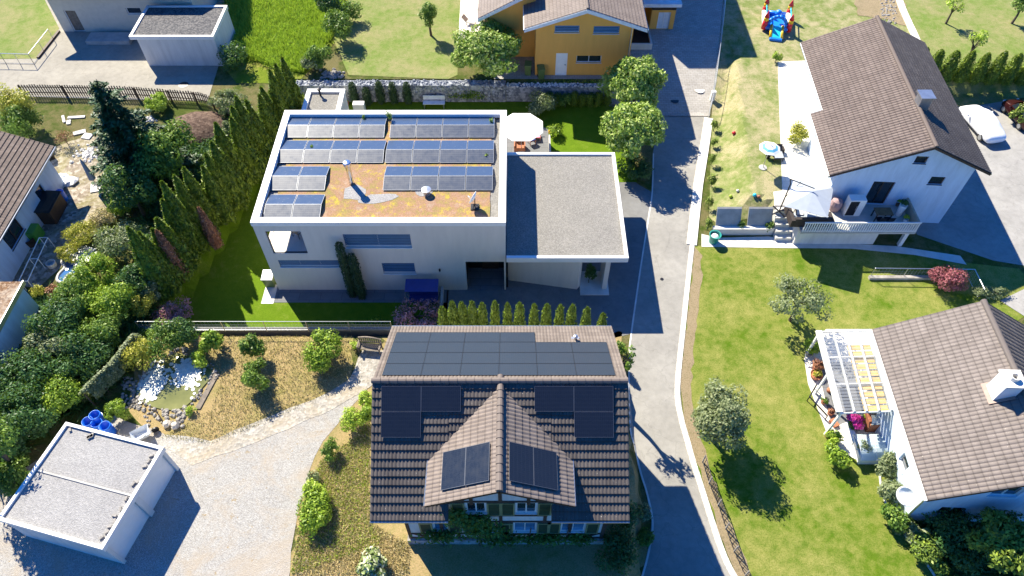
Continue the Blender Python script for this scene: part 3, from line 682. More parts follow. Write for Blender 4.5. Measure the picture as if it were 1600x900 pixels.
# windows and door
WO = (X0, Y0, 0)
window(mh, WO, S, hA, (1,0), blind='blind', depth=.2); window(mh, WO, S, hB, (2,0), blind='blind', depth=.2); window(mh, WO, S, hC, (0,0), blind='blind', depth=.2)
fr = MB(); fr.obox((X0+hL[0], Y0+.1, hL[1]), (.05,0,0), (0,.05,0), (0,0,hL[3]-hL[1])); fr.box(X0+hL[0],Y0+.05,hL[1]-.01,X0+hL[2],Y0+.12,hL[1]+.05); fr.build('loggia_rail', M['dark_metal'], mh)
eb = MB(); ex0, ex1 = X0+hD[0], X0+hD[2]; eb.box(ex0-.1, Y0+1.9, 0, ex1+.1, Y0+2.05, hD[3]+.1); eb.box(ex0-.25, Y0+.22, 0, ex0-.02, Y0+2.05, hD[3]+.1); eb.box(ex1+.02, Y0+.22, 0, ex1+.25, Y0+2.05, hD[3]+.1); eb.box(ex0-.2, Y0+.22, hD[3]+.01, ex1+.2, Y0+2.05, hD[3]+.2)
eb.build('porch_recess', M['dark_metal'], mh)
db = MB(); db.box(ex1-1.5, Y0+1.8, .05, ex1-.4, Y0+1.88, 2.1); d = db.build('door', M['dark_wood'], mh); MB().box(ex1-1.4, Y0+1.72, 1.0, ex1-1.36, Y0+1.79, 1.5).build('handle', M['steel'], d)
MB().box(ex0-.05, Y0-.02, .0, ex1+.1, Y0+1.88, .05).build('doorstep', MG['slate'], mh)
lm = MB(); q = UY(687,420,Y0); lm.lathe((q.x, Y0-.1, q.z), [(.06,-.12),(.07,0),(.04,.1)], 8); lm.build('wall_lamp', M['dark_metal'], mh)
# metal flue, vent and weeds on the roof
b = U(549.5,286,rz+.06); fl = thing('metal_flue', 'tall round stainless steel flue standing on the rusty planted roof', 'flue', b)
f = MB(); f.tube((b.x,b.y,b.z-.1),(b.x,b.y,b.z+1.55),.165,n=16); f.build('pipe', M['chrome'], fl, smooth=False); f = MB(); f.lathe((b.x,b.y,b.z+1.5),[(.24,0),(.25,.02),(.25,.20),(.2,.25),(.02,.27)],18); f.build('cowl', M['chrome'], fl)
b = U(667,303,rz+.05); f = MB(); f.lathe(b,[(.22,0),(.22,.28),(.30,.30),(.30,.38),(.05,.42)],14); o = f.build('roof_vent', M['steel'], org=b); tag(o, 'small round grey roof vent standing on pebbles on the planted roof', 'vent')
def dish(name, label, base, dirv, r, armlen=.6, tripod=True):
    base = Vector(base); d = Vector(dirv).normalized(); t = thing(name, label, 'satellite dish', base); c = base+Vector((0,0,armlen)); a = d.orthogonal().normalized(); bb = d.cross(a)
    m = MB(); rings = 5; n = 20; vs = [c]; 
    for k in range(1, rings+1):
        rr = r*k/rings; vs += [c+(a*math.cos(2*math.pi*i/n)+bb*math.sin(2*math.pi*i/n))*rr+d*(rr*rr*.35/r) for i in range(n)]
    fs = [(0,1+i,1+(i+1)%n) for i in range(n)]+[(1+k*n+i,1+(k+1)*n+i,1+(k+1)*n+(i+1)%n,1+k*n+(i+1)%n) for k in range(rings-1) for i in range(n)]
    m.add(vs, fs); o = m.build('reflector', M['white'], t, smooth=True); so_ = o.modifiers.new('s','SOLIDIFY'); so_.thickness = .02
    s = MB(); s.tube(base, c-d*.03, .03); 
    if tripod:
        for k in range(3): s.tube(base+Vector((.3*math.cos(k*2.1),.3*math.sin(k*2.1),0)), base+Vector((0,0,.3)), .02)
        s.cbox(base.x, base.y, base.z, .5, .5, .06)
    s.build('mast', M['dark_metal'], t); e = c+d*r*1.1-Vector((0,0,.12)); l = MB(); l.tube(c-Vector((0,0,r*.9))+d*.1, e, .012); l.build('arm', M['steel'], t); MB().tube(e, e-d*.12, .035).build('receiver', M['white'], t); return t
dish('satellite_dish', 'white satellite dish on a stand on the planted flat roof', U(742,324,rz+.05), (-.85,.35,.35), .42, .75)

# ------------------------------------------------------------ solar panels
M['cell_front'] = cellmat('silicon_cells_striped', (.03,.045,.08), (.10,.12,.15), .03, .16, 12, 7, .3)
M['cell_mid'] = cellmat('grey_blue_cells', (.028,.036,.05), (.055,.068,.09), .05, .03, 20, 6, .28)
M['cell_back'] = cellmat('silicon_cells_blue', (.05,.075,.13), (.07,.10,.16), .02, .04, 12, 6, .16)
M['cell_black'] = cellmat('black_cells', (.012,.018,.032), (.035,.045,.065), .05, .03, 20, 6, .22)
M['alu'] = plain('anodised_frame', (.42,.44,.47), .4, .6)
M['blackframe'] = plain('black_frame', (.05,.055,.065), .4, .5)
M['greyframe'] = plain('dark_grey_frame', (.17,.18,.20), .4, .5)
_pm = {}
def panel(O, u, v, w, h, label, group, cell, frame, th=.035, fw=.022):
    """O: one corner of the upper face, u/v unit edge directions, size w x h"""
    u, v = Vector(u).normalized(), Vector(v).normalized(); n = u.cross(v)
    O = Vector(O)
    if n.z < 0: O = O+u*w; u = -u; n = u.cross(v)
    r = thing('solar_panel', label, 'solar panel', (0,0,0), 0, group); r.matrix_world = Matrix((( u.x,v.x,n.x,O.x),(u.y,v.y,n.y,O.y),(u.z,v.z,n.z,O.z),(0,0,0,1)))
    k = (round(w,2), round(h,2), cell, frame)
    if k not in _pm:
        f = MB(); f.box(0,0,-th,w,fw,0); f.box(0,h-fw,-th,w,h,0); f.box(0,fw,-th,fw,h-fw,0); f.box(w-fw,fw,-th,w,h-fw,0); a = f.build('frame', M[frame], r, local=True)
        me = bpy.data.meshes.new('cells'); me.from_pydata([(fw,fw,-.006),(w-fw,fw,-.006),(w-fw,h-fw,-.006),(fw,h-fw,-.006),(fw,fw,-th),(w-fw,fw,-th),(w-fw,h-fw,-th),(fw,h-fw,-th)],[],[(0,1,2,3),(7,6,5,4)])
        uvl = me.uv_layers.new(name='UVMap'); 
        for i, q in enumerate([(0,0),(1,0),(1,1),(0,1)]*2): uvl.data[i].uv = q
        me.materials.append(M[cell]); c = bpy.data.objects.new('cells', me); COL.objects.link(c); c.parent = r; _pm[k] = (a.data, me)
    else:
        for nm, me in zip(('frame','cells'), _pm[k]):
            c = bpy.data.objects.new(nm, me); COL.objects.link(c); c.parent = r
    return r
ORD = ['first','second','third','fourth','fifth','sixth','seventh','eighth']
rows = [('back', 181, 195, 214.5, [(449,4),(613.5,4)]), ('second', 219.5, 233.5, 254, [(440.5,4),(606.5,4)]), ('third', 260, 274.5, 297, [(430.5,2),(603.5,4)]), ('front', 304, 319, 342, [(421.5,2)])]
for rn, ya, yb, yc, blocks in rows:
    for bi, (xs, cnt) in enumerate(blocks):
        zl, zh = rz+.13, rz+.36
        A = U(xs, ya, zl); yA = A.y; Bm = U(xs, yb, zh); C = U(xs, yc, zl); x0 = A.x; wdt = 1.66
        endx = {449:606, 613.5:773.5, 440.5:604.5, 606.5:772.5, 430.5:516, 603.5:771, 421.5:508.5}[xs]; wdt = (U(endx, ya, zl).x-x0)/cnt
        for i in range(cnt):
            k = i+(blocks[0][1] if bi else 0); x = x0+i*wdt+.02; w = wdt-.045; tot = sum(c for _, c in blocks)
            row = {'back':'rearmost row', 'second':'second row from rear', 'third':'third row from rear', 'front':'short front row'}[rn]
            pos = ORD[k]+' from left'
            hb = Vector((0, yA-Bm.y, zl-zh)); panel((x, Bm.y+.02, zh), (1,0,0), hb, w, hb.length-.02, f'blue rear-facing solar panel, {pos}, {row} on planted roof', 'solar panels on the flat planted roof', 'cell_back', 'alu', fw=.016)
            hf = Vector((0, C.y-Bm.y, zl-zh)); panel((x, Bm.y-.02, zh), (1,0,0), hf, w, hf.length-.02, f'grey front-facing solar panel, {pos}, {row} on planted roof', 'solar panels on the flat planted roof', 'cell_front', 'alu', fw=.016)

# ------------------------------------------------------------ CARPORT
cx0, cx1, cy0, cy1, ct = X1+.045, 7.25, 28.75, 38.55, 3.62
cp = thing('carport', 'grey gravel flat-roofed carport with white rim beside the modern house', 'carport', ((cx0+cx1)/2, (cy0+cy1)/2, 0))
r_ = MB().box(cx0, cy0+.22, ct-.35, cx1-.22, cy1-.22, ct-.12).build('roof', MG['roofgravel'], cp)
f = MB(); f.box(cx0, cy0, ct-.42, cx1, cy0+.22, ct); f.box(cx0, cy1-.22, ct-.42, cx1, cy1, ct); f.box(cx1-.22, cy0+.22, ct-.42, cx1, cy1-.22, ct); f.build('fascia', M['cap'], cp, bevel=.008)
w_ = MB(); w_.prism([(cx0,29.9),(4.3,29.1),(4.5,29.35),(4.5,38.2),(cx0,38.2)], -.2, ct-.42); w_.build('wall', M['modern_wall'], cp)
MB().box(5.95, 29.05, 0, 6.25, 30.6, ct-.42).build('pillar', M['modern_wall'], cp)
MB().box(4.5, 28.6, -.05, 6.4, 30.6, .09).build('planter_kerb', M['concrete_lt'], cp)

# ------------------------------------------------------------ small flat-roofed shed behind the modern house
sx0, sx1, sy0, sy1 = -16.2, -13.2, 43.2, 47.2
sh = thing('garden_shed', 'small white flat-roofed shed between modern house and stone gabion wall', 'shed', ((sx0+sx1)/2, (sy0+sy1)/2, 0))
MB().box(sx0+.05, sy0+.05, -.1, sx1-.05, sy1-.05, 2.3).build('wall', M['white_wall'], sh)
f = MB(); f.box(sx0,sy0,2.3,sx1,sy0+.35,2.6); f.box(sx0,sy1-.35,2.3,sx1,sy1,2.6); f.box(sx0,sy0+.35,2.3,sx0+.35,sy1-.35,2.6); f.box(sx1-.35,sy0+.35,2.3,sx1,sy1-.35,2.6); f.build('rim', M['cap'], sh)
MB().box(sx0+.35,sy0+.35,2.3,sx1-.35,sy1-.35,2.42).build('roof', MG['roofgravel'], sh)
q = U(501,150,2.4); f = MB(); f.tube((q.x,q.y,2.38),(q.x,q.y,3.0),.08); f.lathe((q.x,q.y,3.0),[(.18,0),(.18,.12),(.05,.16)],10); f.build('vent_pipe', M['dark_metal'], sh)

# ------------------------------------------------------------ GABLED HOUSE BUILDER
def unit(v): return Vector(v).normalized()
def soffit(parent, pts, th, mat, name='roof_deck'):
    m = MB(); m.slab(pts, (0,0,-th)); return m.build(name, mat, parent)
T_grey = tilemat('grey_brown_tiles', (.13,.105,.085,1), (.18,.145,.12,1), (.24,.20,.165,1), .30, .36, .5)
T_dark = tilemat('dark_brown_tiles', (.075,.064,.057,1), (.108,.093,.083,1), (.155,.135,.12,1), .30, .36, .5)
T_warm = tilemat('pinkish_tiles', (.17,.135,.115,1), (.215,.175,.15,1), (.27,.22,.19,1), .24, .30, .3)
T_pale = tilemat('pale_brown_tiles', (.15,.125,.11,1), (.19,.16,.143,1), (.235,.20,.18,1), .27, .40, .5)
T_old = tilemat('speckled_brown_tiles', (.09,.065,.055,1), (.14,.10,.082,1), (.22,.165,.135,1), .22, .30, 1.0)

# ------------------------------------------------------------ HALF-TIMBERED HOUSE
th = thing('half_timbered_house', 'half-timbered house with brown tiled gable roof, green shutters and black solar panels in the foreground', 'house', (-.5, 16.5, HI))
RZ = 9.55; RY = 16.45; ex0, ex1 = -6.28, 5.2
Yf, Zf = 11.32, 6.2; Yb, Zb = 21.35, 6.75
def onf(x, y): return Vector((x, y, Zf+(RZ-Zf)*(y-Yf)/(RY-Yf)))
vF = unit((0, Yf-RY, Zf-RZ)); LF = math.hypot(Yf-RY, Zf-RZ); vB = unit((0, Yb-RY, Zb-RZ)); LB = math.hypot(Yb-RY, Zb-RZ)
dL, dR = UY(700,812,Yf).x-.0, UY(862,812,Yf).x
# cross gable
gA = Vector((-.52, RY, RZ-.03)); gB = U(780,768,9.3); gB.x = -.52; gA.z = 9.45; gB.z = 9.3
eL = U(663,788,7.55); eR = U(899,788,7.55)
nL = (gB-gA).cross(eL-gA); nL = nL if nL.z > 0 else -nL; nR = (gB-gA).cross(eR-gA); nR = nR if nR.z > 0 else -nR
# the part of the front slope left of, right of the dormer: clip below the cross-gable roof planes is hidden by it, but the wall bay must stay open
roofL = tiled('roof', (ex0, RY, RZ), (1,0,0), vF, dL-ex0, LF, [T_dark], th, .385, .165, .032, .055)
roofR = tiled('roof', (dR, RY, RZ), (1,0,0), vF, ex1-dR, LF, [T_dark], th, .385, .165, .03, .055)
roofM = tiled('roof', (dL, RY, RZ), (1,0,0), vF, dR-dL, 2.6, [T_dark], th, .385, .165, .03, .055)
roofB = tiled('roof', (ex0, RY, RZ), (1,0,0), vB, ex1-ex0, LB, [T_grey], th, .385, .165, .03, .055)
ridgecaps('ridge_tiles', (ex0, RY, RZ+.06), (ex1, RY, RZ+.06), T_warm, roofB, .15, .38)
dk = MB()
for a, b_, v0, y0, z0 in ((ex0, dL, vF, Yf, Zf), (dR, ex1, vF, Yf, Zf), (ex0, ex1, vB, Yb, Zb)):
    dk.slab([(a,RY,RZ-.03),(b_,RY,RZ-.03),(b_,y0,z0-.03),(a,y0,z0-.03)], (0,0,-.16))
dk.build('roof_deck', M['dark_wood'], th)
# cross-gable roof: each plane clipped at the valley against the main front slope
nF = Vector((0,0,1)) - vF*vF.z; nF = Vector((0, -(RZ-Zf), (RY-Yf))) ; nF = Vector((0, -(RZ-Zf), RY-Yf)).normalized()
for E, nn in ((eL, nL), (eR, nR)):
    gd = unit(gB-gA); sd_ = (E-gB); sl = unit(sd_-gd*sd_.dot(gd)); Ls = (sd_-gd*sd_.dot(gd)).length
    ridge_len = (gB-gA).length; slack = max(0, sd_.dot(gd))
    clips = [((ex0, RY, RZ-.02), -nF)]
    O = gA
    o = tiled('dormer_roof', O, gd, sl, ridge_len+.02, Ls, [T_warm if E is eL else T_pale], th, .36, .19, .035, .02, clips=clips)
    dm = MB(); dm.slab([gA-Vector((0,0,.05)), gB-Vector((0,0,.05)), gB+sl*Ls-Vector((0,0,.05)), gA+sl*Ls-Vector((0,0,.05))], -nn.normalized()*.12)
    o2 = dm.build('roof_deck', M['dark_wood'], th); bm = bmesh.new(); bm.from_mesh(o2.data); off = rootloc(th)
    bmesh.ops.bisect_plane(bm, geom=bm.verts[:]+bm.edges[:]+bm.faces[:], plane_co=Vector((ex0,RY,RZ-.04))-off, plane_no=-nF, clear_outer=True); bm.to_mesh(o2.data); bm.free()
    # bargeboard and edge flashing
    bb = MB(); bb.tube(gB+sl*Ls+Vector((0,0,.03)), gA+sl*Ls+gd*(ridge_len*.42)+Vector((0,0,.03)), .035, n=6); bb.build('gutter', M['steel'], th)
ridgecaps('ridge_tiles', gA+Vector((0,.3,.07)), gB+Vector((0,0,.07)), T_warm, roofM, .16, .38)
for a, b_ in ((ex0, dL), (dR, ex1)): MB().tube((a,Yf-.05,Zf-.04),(b_,Yf-.05,Zf-.04),.06,n=8).build('gutter', M['steel'], th)
MB().tube((ex0,Yb+.05,Zb-.04),(ex1,Yb+.05,Zb-.04),.06,n=8).build('gutter', M['steel'], th)
q = U(900,523,8.0); yq = q.y; zq = RZ+(Zb-RZ)*(yq-RY)/(Yb-RY)
f = MB(); f.tube((q.x,yq,zq-.1),(q.x,yq,zq+.32),.07,n=10); f.lathe((q.x,yq,zq+.3),[(.11,0),(.11,.06),(.02,.1)],10); f.cbox(q.x,yq,zq+.0,.4,.35,.05); f.build('vent_pipe', M['steel'], roofB)
# walls
TX0, TX1, TY0, TY1 = -5.05, 4.45, 11.95, 20.75
gz = lambda x: 9.2-abs(x+.52)*(9.3-7.55)/(abs(eL.x+.52))
gl, gr = dL+.12, dR-.12
fh_low = [holepx(((676,817),(700,829)), TY0, 0), holepx(((803,817),(837,831)), TY0, 0), holepx(((878,817),(912,831)), TY0, 0), holepx(((745,818),(776,831)), TY0, 0)]
fh_up = [holepx(((727,786),(760,802)), TY0, 0), holepx(((806,786),(838,802)), TY0, 0)]
tw = MB(); zb_ = Zf+.30
zs = fh_up[0][1]-.25
wall(tw, (0,TY0,0), S, [(TX0,HI-.2),(TX1,HI-.2),(TX1,zs),(TX0,zs)], fh_low, .14)
wall(tw, (0,TY0,0), S, [(TX0,zs),(gl,zs),(gl,zb_),(TX0,zb_)]); wall(tw, (0,TY0,0), S, [(gr,zs),(TX1,zs),(TX1,zb_),(gr,zb_)])
wall(tw, (0,TY0,0), S, [(gl,zs),(gr,zs),(gr,gz(gr)-.25),(-.52,8.95),(gl,gz(gl)-.25)], fh_up, .14)
# the gable continues behind as side cheeks, then the other three house walls
tw.box(gl, TY0+.02, zb_, gl+.1, TY0+2.0, gz(gl)-.25); tw.box(gr-.1, TY0+.02, zb_, gr, TY0+2.0, gz(gr)-.25)
pr = lambda z: [(0,HI-.2),(TY1-TY0,HI-.2),(TY1-TY0,Zb+.3),(RY-TY0,RZ-.25),(0,Zf+.3)]
wall(tw, (TX1,TY0,0), (0,1,0), pr(0), [(2,2.6,3.2,4.0),(5.5,2.6,6.7,4.0),(3.6,5.9,4.8,7.1)], .14)
wall(tw, (TX0,TY1,0), (0,-1,0), [(TY1-TY0-p[0],p[1]) for p in pr(0)], [(2,2.6,3.2,4.0),(5.5,2.6,6.7,4.0)], .14)
wall(tw, (TX1,TY1,0), (-1,0,0), [(0,HI-.2),(TX1-TX0,HI-.2),(TX1-TX0,Zb+.25),(0,Zb+.25)], [(2,2.6,3.2,4.0)], .14)
tw.build('wall', M['white_wall'], th)
st = MB(); st.box(TX0-.10, TY0-.12, HI-.25, TX1+.1, TY1+.1, HI+.55); st.build('stone_base', plain('rubble_base', (.33,.31,.29), .95, var=.5, scale=5), th)
for k, h in enumerate(fh_low): window(th, (0,TY0,0), S, h, (1,0), blind=None, gm='skyglass' if k != 0 else 'skyglass', depth=.12, fr=.05)
for h in fh_up: window(th, (0,TY0,0), S, h, (1,0), gm='glass', depth=.12, fr=.07)
def shutter(x0, x1, z0, z1, Y, tilt=0):
    m = MB(); m.box(x0, Y-.05, z0, x1, Y-.005, z1, 0); e = .07
    for a in ((x0,z0,x1,z0+e),(x0,z1-e,x1,z1),(x0,z0+e,x0+e,z1-e),(x1-e,z0+e,x1,z1-e)): m.box(a[0],Y-.075,a[1],a[2],Y-.05,a[3],1)
    for i in range(8):
        z = z0+e+(z1-z0-2*e)*(i+.5)/8; m.box(x0+e,Y-.065,z-.02,x1-e,Y-.05,z+.02,0)
    m.build('shutter', [M['shutter'], M['shutter_frame'] if z0 < 5.5 else M['shutter']], th)
for h in fh_low:
    wv = .62; shutter(h[0]-wv-.05, h[0]-.05, h[1]-.05, h[3]+.05, TY0); shutter(h[2]+.05, h[2]+wv+.05, h[1]-.05, h[3]+.05, TY0)
for h in fh_up:
    wv = .62; shutter(h[0]-wv-.05, h[0]-.05, h[1]-.1, h[3]+.1, TY0); shutter(h[2]+.05, h[2]+wv+.05, h[1]-.1, h[3]+.1, TY0)
tb = MB()
def beam(x0, z0, x1, z1, w=.16, d=.035):
    a = Vector((x0,TY0-d,z0)); b_ = Vector((x1,TY0-d,z1)); v = unit(b_-a); s_ = Vector((-v.z,0,v.x))*w/2
    tb.slab([a-s_, b_-s_, b_+s_, a+s_], (0,d-.003,0))
zl1 = fh_low[1][3]+.22; zl0 = fh_low[1][1]-.2; zu0 = fh_up[0][1]-.22; zu1 = fh_up[0][3]+.2
for z in (HI+.7, zl0, zl1): beam(TX0, z, TX1, z, .15)
for z in (zu0, zu1): beam(gl, z, gr, z, .15, .037)
for x in (TX0+.08, TX0+1.7, gl+.1, -.52, gr-.1, TX1-1.7, TX1-.08): beam(x, HI+.6, x, zb_+(.0 if not gl < x < gr else .9), .16, .040)
for x in (gl+.1, gl+.9, -.52, gr-.9, gr-.1): beam(x, zb_, x, gz(x)-.35, .16, .041)
for a in ((gl+.3,zu1,gl+1.2,zu1+.9),(gr-.3,zu1,gr-1.2,zu1+.9),(-.9,zu0,-.6,zu1),(-.15,zu0,-.45,zu1),(TX0+.3,zl0,TX0+1.0,HI+.7),(TX1-.3,zl0,TX1-1.0,HI+.7)): beam(*a, .13, .043)
for x in (TX1+.035,): 
    for y in (TY0+.1, TY0+3, TY0+6, TY1-.1): tb.box(TX1-.0+.003, y-.08, HI+.5, TX1+.04, y+.08, Zf)
    for z in (HI+.8, 3.9, 5.6): tb.box(TX1+.003, TY0, z-.08, TX1+.038, TY1, z+.08)
tb.build('timber_frame', M['timber'], th)
lb_ = MB(); lb_.obox(UY(855,803,TY0-.5), (.05,0,.0), (.75,-.0,.0), (0,.0,.55)); 
# big black panel field on the back slope
uB = Vector((1,0,0)); rowlen = 1.10
pw = 1.755; zoff = .11; nB = Vector((0, -vB.z, vB.y)); nB = nB if nB.z > 0 else -nB
xL = U(598,583,RZ-.2).x
d0 = .35
for rj in range(4):
    cnt = 4 if rj == 3 else 6
    for i in range(cnt):
        s0 = d0+rj*(rowlen+.02); O = Vector((xL+i*(pw+.012), RY, RZ))+vB*s0+nB*zoff
        rn = ['lowest row beside ridge','second row from ridge','third row from ridge','short row farthest from ridge'][rj]
        panel(O, (1,0,0), vB, pw, rowlen, f'black solar panel, {ORD[i]} from left, {rn}, half-timbered house', 'black solar panels on the half-timbered house', 'cell_mid', 'blackframe', fw=.010)
rl_ = MB()
nFf = Vector((0, vF.z*-1, vF.y)); nFf = nFf if nFf.z > 0 else -nFf
def fpanel(px, py, colname):
    p = Vector((UY(px, py, RY-1).x, 0, 0))
for side, (xa, xb_) in (('left', (598,721)), ('right', (835,957))):
    xw0 = U(xa,604,9.3).x; pwf = (U(xb_,604,9.3).x-xw0)/2-.01; hh = 1.12
    for rj in range(2):
        for i in range(2):
            if rj == 1 and ((side == 'left' and i == 1) or (side == 'right' and i == 0)): continue
            O = Vector((xw0+i*(pwf+.012), RY, RZ))+vF*(.22+rj*(hh+.02))+nFf*.14
            nm = ('upper '+('left' if i == 0 else 'right')) if rj == 0 else 'lower'
            panel(O, (1,0,0), vF, pwf, hh, f'dark solar panel, {nm} one of the three {side} of the dormer', 'black solar panels on the half-timbered house', 'cell_black', 'greyframe', fw=.012)
# panels on the two dormer slopes
for side, E, nn, pts in (('left', eL, nL, ((692,705),(729,698),(765,690),(764,754))), ('right', eR, nR, ((870,704),(832,697),(796,690),(796,757)))):
    gd = unit(gB-gA); sd_ = (E-gB); sl = unit(sd_-gd*sd_.dot(gd)); n_ = nn.normalized(); P0 = gA+n_*.13
    def hit(px, py):
        a, b_, c = ray(px, py); d_ = Vector((a, b_, c)); t_ = (P0-Vector((0,0,CAMH))).dot(n_)/d_.dot(n_); return Vector((0,0,CAMH))+d_*t_
    far, mid, near = hit(*pts[0]), hit(*pts[1]), hit(*pts[2])
    # upper edge line near the ridge runs along gd
    ya = near; wslope = (far-near).dot(sl)/2; hgt = 1.72
    base = near
    for i in range(2):
        O = base+sl*(i*(wslope))
        panel(O, gd, sl, hgt, wslope-.015, f'dark solar panel on {side} dormer slope, {"beside the dormer ridge" if i == 0 else "nearer the dormer eave"}', 'black solar panels on the half-timbered house', 'cell_black', 'greyframe', fw=.012)
# ------------------------------------------------------------ BLUE-LIT GABLED HOUSE (right)
bh_ = thing('gabled_house', 'long brown-tiled gabled house with metal chimney, deck and white walls at upper right', 'house', (26, 42, 0))
zr, zl, ze = 7.35, 4.6, 5.35
RA = U(1463,230,zr); RBk = U(1370,27,zr); LA = U(1297,278,zl); LB_ = U(1257,62,zl); EA = U(1547,267,ze); EB = U(1447,62,ze)
rd = unit(RBk-RA); RL = (RBk-RA).length; side = Vector((rd.y,-rd.x,0))       # side points to +x
wR = (EA-RA).dot(side); wL = -(LA-RA).dot(side)
slR = unit(side*wR+Vector((0,0,ze-zr))); slL = unit(-side*wL+Vector((0,0,zl-zr)))
LR_ = math.hypot(wR, zr-ze); LL = math.hypot(wL, zr-zl)
nt_ = U(1283,163,zl+.4); wN = -(nt_-RA).dot(side); LN = LL*wN/wL*1.0; nlen = (U(1265,178,zl)-RA).dot(rd)
fskew = (LA-RA).dot(rd)
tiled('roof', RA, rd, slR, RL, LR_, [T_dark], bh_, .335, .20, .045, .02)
T_bright = tilemat('sunlight_toned_tiles', (.125,.095,.082,1), (.17,.13,.112,1), (.22,.175,.15,1), .30, .36, .8)  # lighter copy of the roof tiles, sunlight put into the west slope's colour
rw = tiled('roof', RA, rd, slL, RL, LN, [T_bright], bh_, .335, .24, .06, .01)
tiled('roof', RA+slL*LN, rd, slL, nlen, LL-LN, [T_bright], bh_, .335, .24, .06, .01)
ridgecaps('ridge_tiles', RA+Vector((0,0,.06)), RBk+Vector((0,0,.06)), T_bright, rw, .15, .38)
dk = MB(); dz = Vector((0,0,-.04))
dk.slab([RA+dz, RBk+dz, RBk+slR*LR_+dz, RA+slR*LR_+dz], (0,0,-.16)); dk.slab([RA+dz, RBk+dz, RBk+slL*LN+dz, RA+slL*LN+dz], (0,0,-.16)); dk.slab([RA+slL*LN+dz, RA+rd*nlen+slL*LN+dz, RA+rd*nlen+slL*LL+dz, RA+slL*LL+dz], (0,0,-.16)); dk.build('roof_deck', M['dark_wood'], bh_)
for p_, q_ in ((RA+slL*LL, RA+rd*nlen+slL*LL), (RA+rd*nlen+slL*LN, RBk+slL*LN), (RA+slR*LR_, RBk+slR*LR_)): MB().tube(p_+Vector((0,0,-.08)), q_+Vector((0,0,-.08)), .07).build('gutter', M['steel'], bh_)
ov, ovf = .75, .55
Pf = RA+rd*ovf; xR = wR-ov; xL = -(wL-ov); xN = -(wN-.6); pit = (zr-ze)/wR; pitl = (zr-zl)/wL
def OB(a): p = Pf+side*a; return Vector((p.x, p.y, 0))
bw = MB(); cut = .22
def on_gable(px, py):
    a, b_, c = ray(px, py); d_ = Vector((a,b_,c)); n_ = -rd; t_ = (Pf-Vector((0,0,CAMH))).dot(n_)/d_.dot(n_); p = Vector((0,0,CAMH))+d_*t_; return ((p-Pf).dot(side)-xL, p.z)
def gh(*pts):
    q = [on_gable(*p) for p in pts]; xs = [p[0] for p in q]; zs = [p[1] for p in q]; return (min(xs), min(zs), max(xs), max(zs))
gw = [gh((1433,244),(1448,256)), gh((1456,276),(1476,289)), gh((1372,277),(1378,304))]
gw[0] = (gw[0][0], gw[0][1], gw[0][0]+.8, gw[0][3]); gw[1] = (gw[1][0], gw[1][1], gw[1][0]+.95, gw[1][3]); 
dz0 = HI+.15; gw[2] = (gw[2][0]-.1, dz0, gw[2][0]+1.35, dz0+2.1)
GPOLY = [(0,-.3),(xR-xL,-.3),(xR-xL,zr-pit*xR-cut),(-xL,zr-cut),(0,zr-pitl*(-xL)-cut)]
wall(bw, OB(xL), side, GPOLY, gw, .2)
wall(bw, OB(xR), rd, [(0,-.3),(RL-2*ovf,-.3),(RL-2*ovf,zr-pit*xR-cut),(0,zr-pit*xR-cut)], [(3,1,4.4,2.4),(8,1,9.4,2.4)], .2)
pb = lambda a: OB(a)+rd*(RL-2*ovf)
wall(bw, pb(xN), -rd, [(0,-.3),(RL-2*ovf-nlen+.5,-.3),(RL-2*ovf-nlen+.5,zr-pitl*-xN-cut),(0,zr-pitl*-xN-cut)])
wall(bw, OB(xL)+rd*(nlen-.55), -rd, [(0,-.3),(nlen-.55,-.3),(nlen-.55,zr-pitl*-xL-cut),(0,zr-pitl*-xL-cut)])
wall(bw, OB(xN)+rd*(nlen-.55), -side, [(0,-.3),(xN-xL,-.3),(xN-xL,zr-pitl*-xL-cut),(0,zr-pitl*-xN-cut)])
wall(bw, pb(xR), -side, [(0,-.3),(xR-xN,-.3),(xR-xN,zr-pitl*-xN-cut),(xR,zr-cut),(0,zr-pit*xR-cut)])
bw.build('wall', M['shade_blue_wall'], bh_)
for h in gw[:2]: window(bh_, OB(xL), side, h, (0,0), fm='dark_wood')
window(bh_, OB(xL), side, gw[2], (1,0), fm='dark_wood', fr=.09, sill=False, name='patio_door')
for h in ((3,1,4.4,2.4),(8,1,9.4,2.4)): window(bh_, OB(xR), rd, h, (1,0), fm='dark_wood')
# chimney: sheet-metal clad box
cq = U(1441,160,zr+.2); cb_ = MB(); cb_.cbox(cq.x, cq.y, zr-1.0, .75, .75, 1.75, .0); ch = cb_.build('chimney', M['steel'], rw, bevel=.02); MB().cbox(cq.x,cq.y,zr+.75,.95,.95,.12).build('chimney_cap', M['steel'], bh_)
# deck on the raised slope with balustrade, wall below
DK = HI+.1
d0, d1 = U(1247,349,DK), U(1427,349,DK); dy_ = Pf.y; Yd = 32.75
dx0, dx1 = d0.x, U(1424,348,DK).x
dk_ = thing('deck', 'raised pale deck with slatted white balustrade in front of the blue-shaded gable wall', 'deck', ((dx0+dx1)/2, Yd, 0))
MB().box(dx0, Yd, DK-.16, dx1, OB(0).y+.3, DK).build('deck_floor', plain('deck_boards', (.50,.48,.44), .75, var=.12, scale=2), dk_)
MB().box(dx0, Yd+.35, -.1, dx0+(dx1-dx0)*.72, Yd+1.9, DK-.165).build('wall', M['white_wall'], dk_)
MB().box(dx1-.5, Yd+.15, -.05, dx1-.25, Yd+.4, DK-.165).build('pillar', M['white'], dk_)
MB().box(dx1-.12, Yd+.2, DK+.0, dx1, OB(0).y-.1, DK+.85).build('side_panel', plain('beige_screen', (.42,.36,.27), .8), dk_)
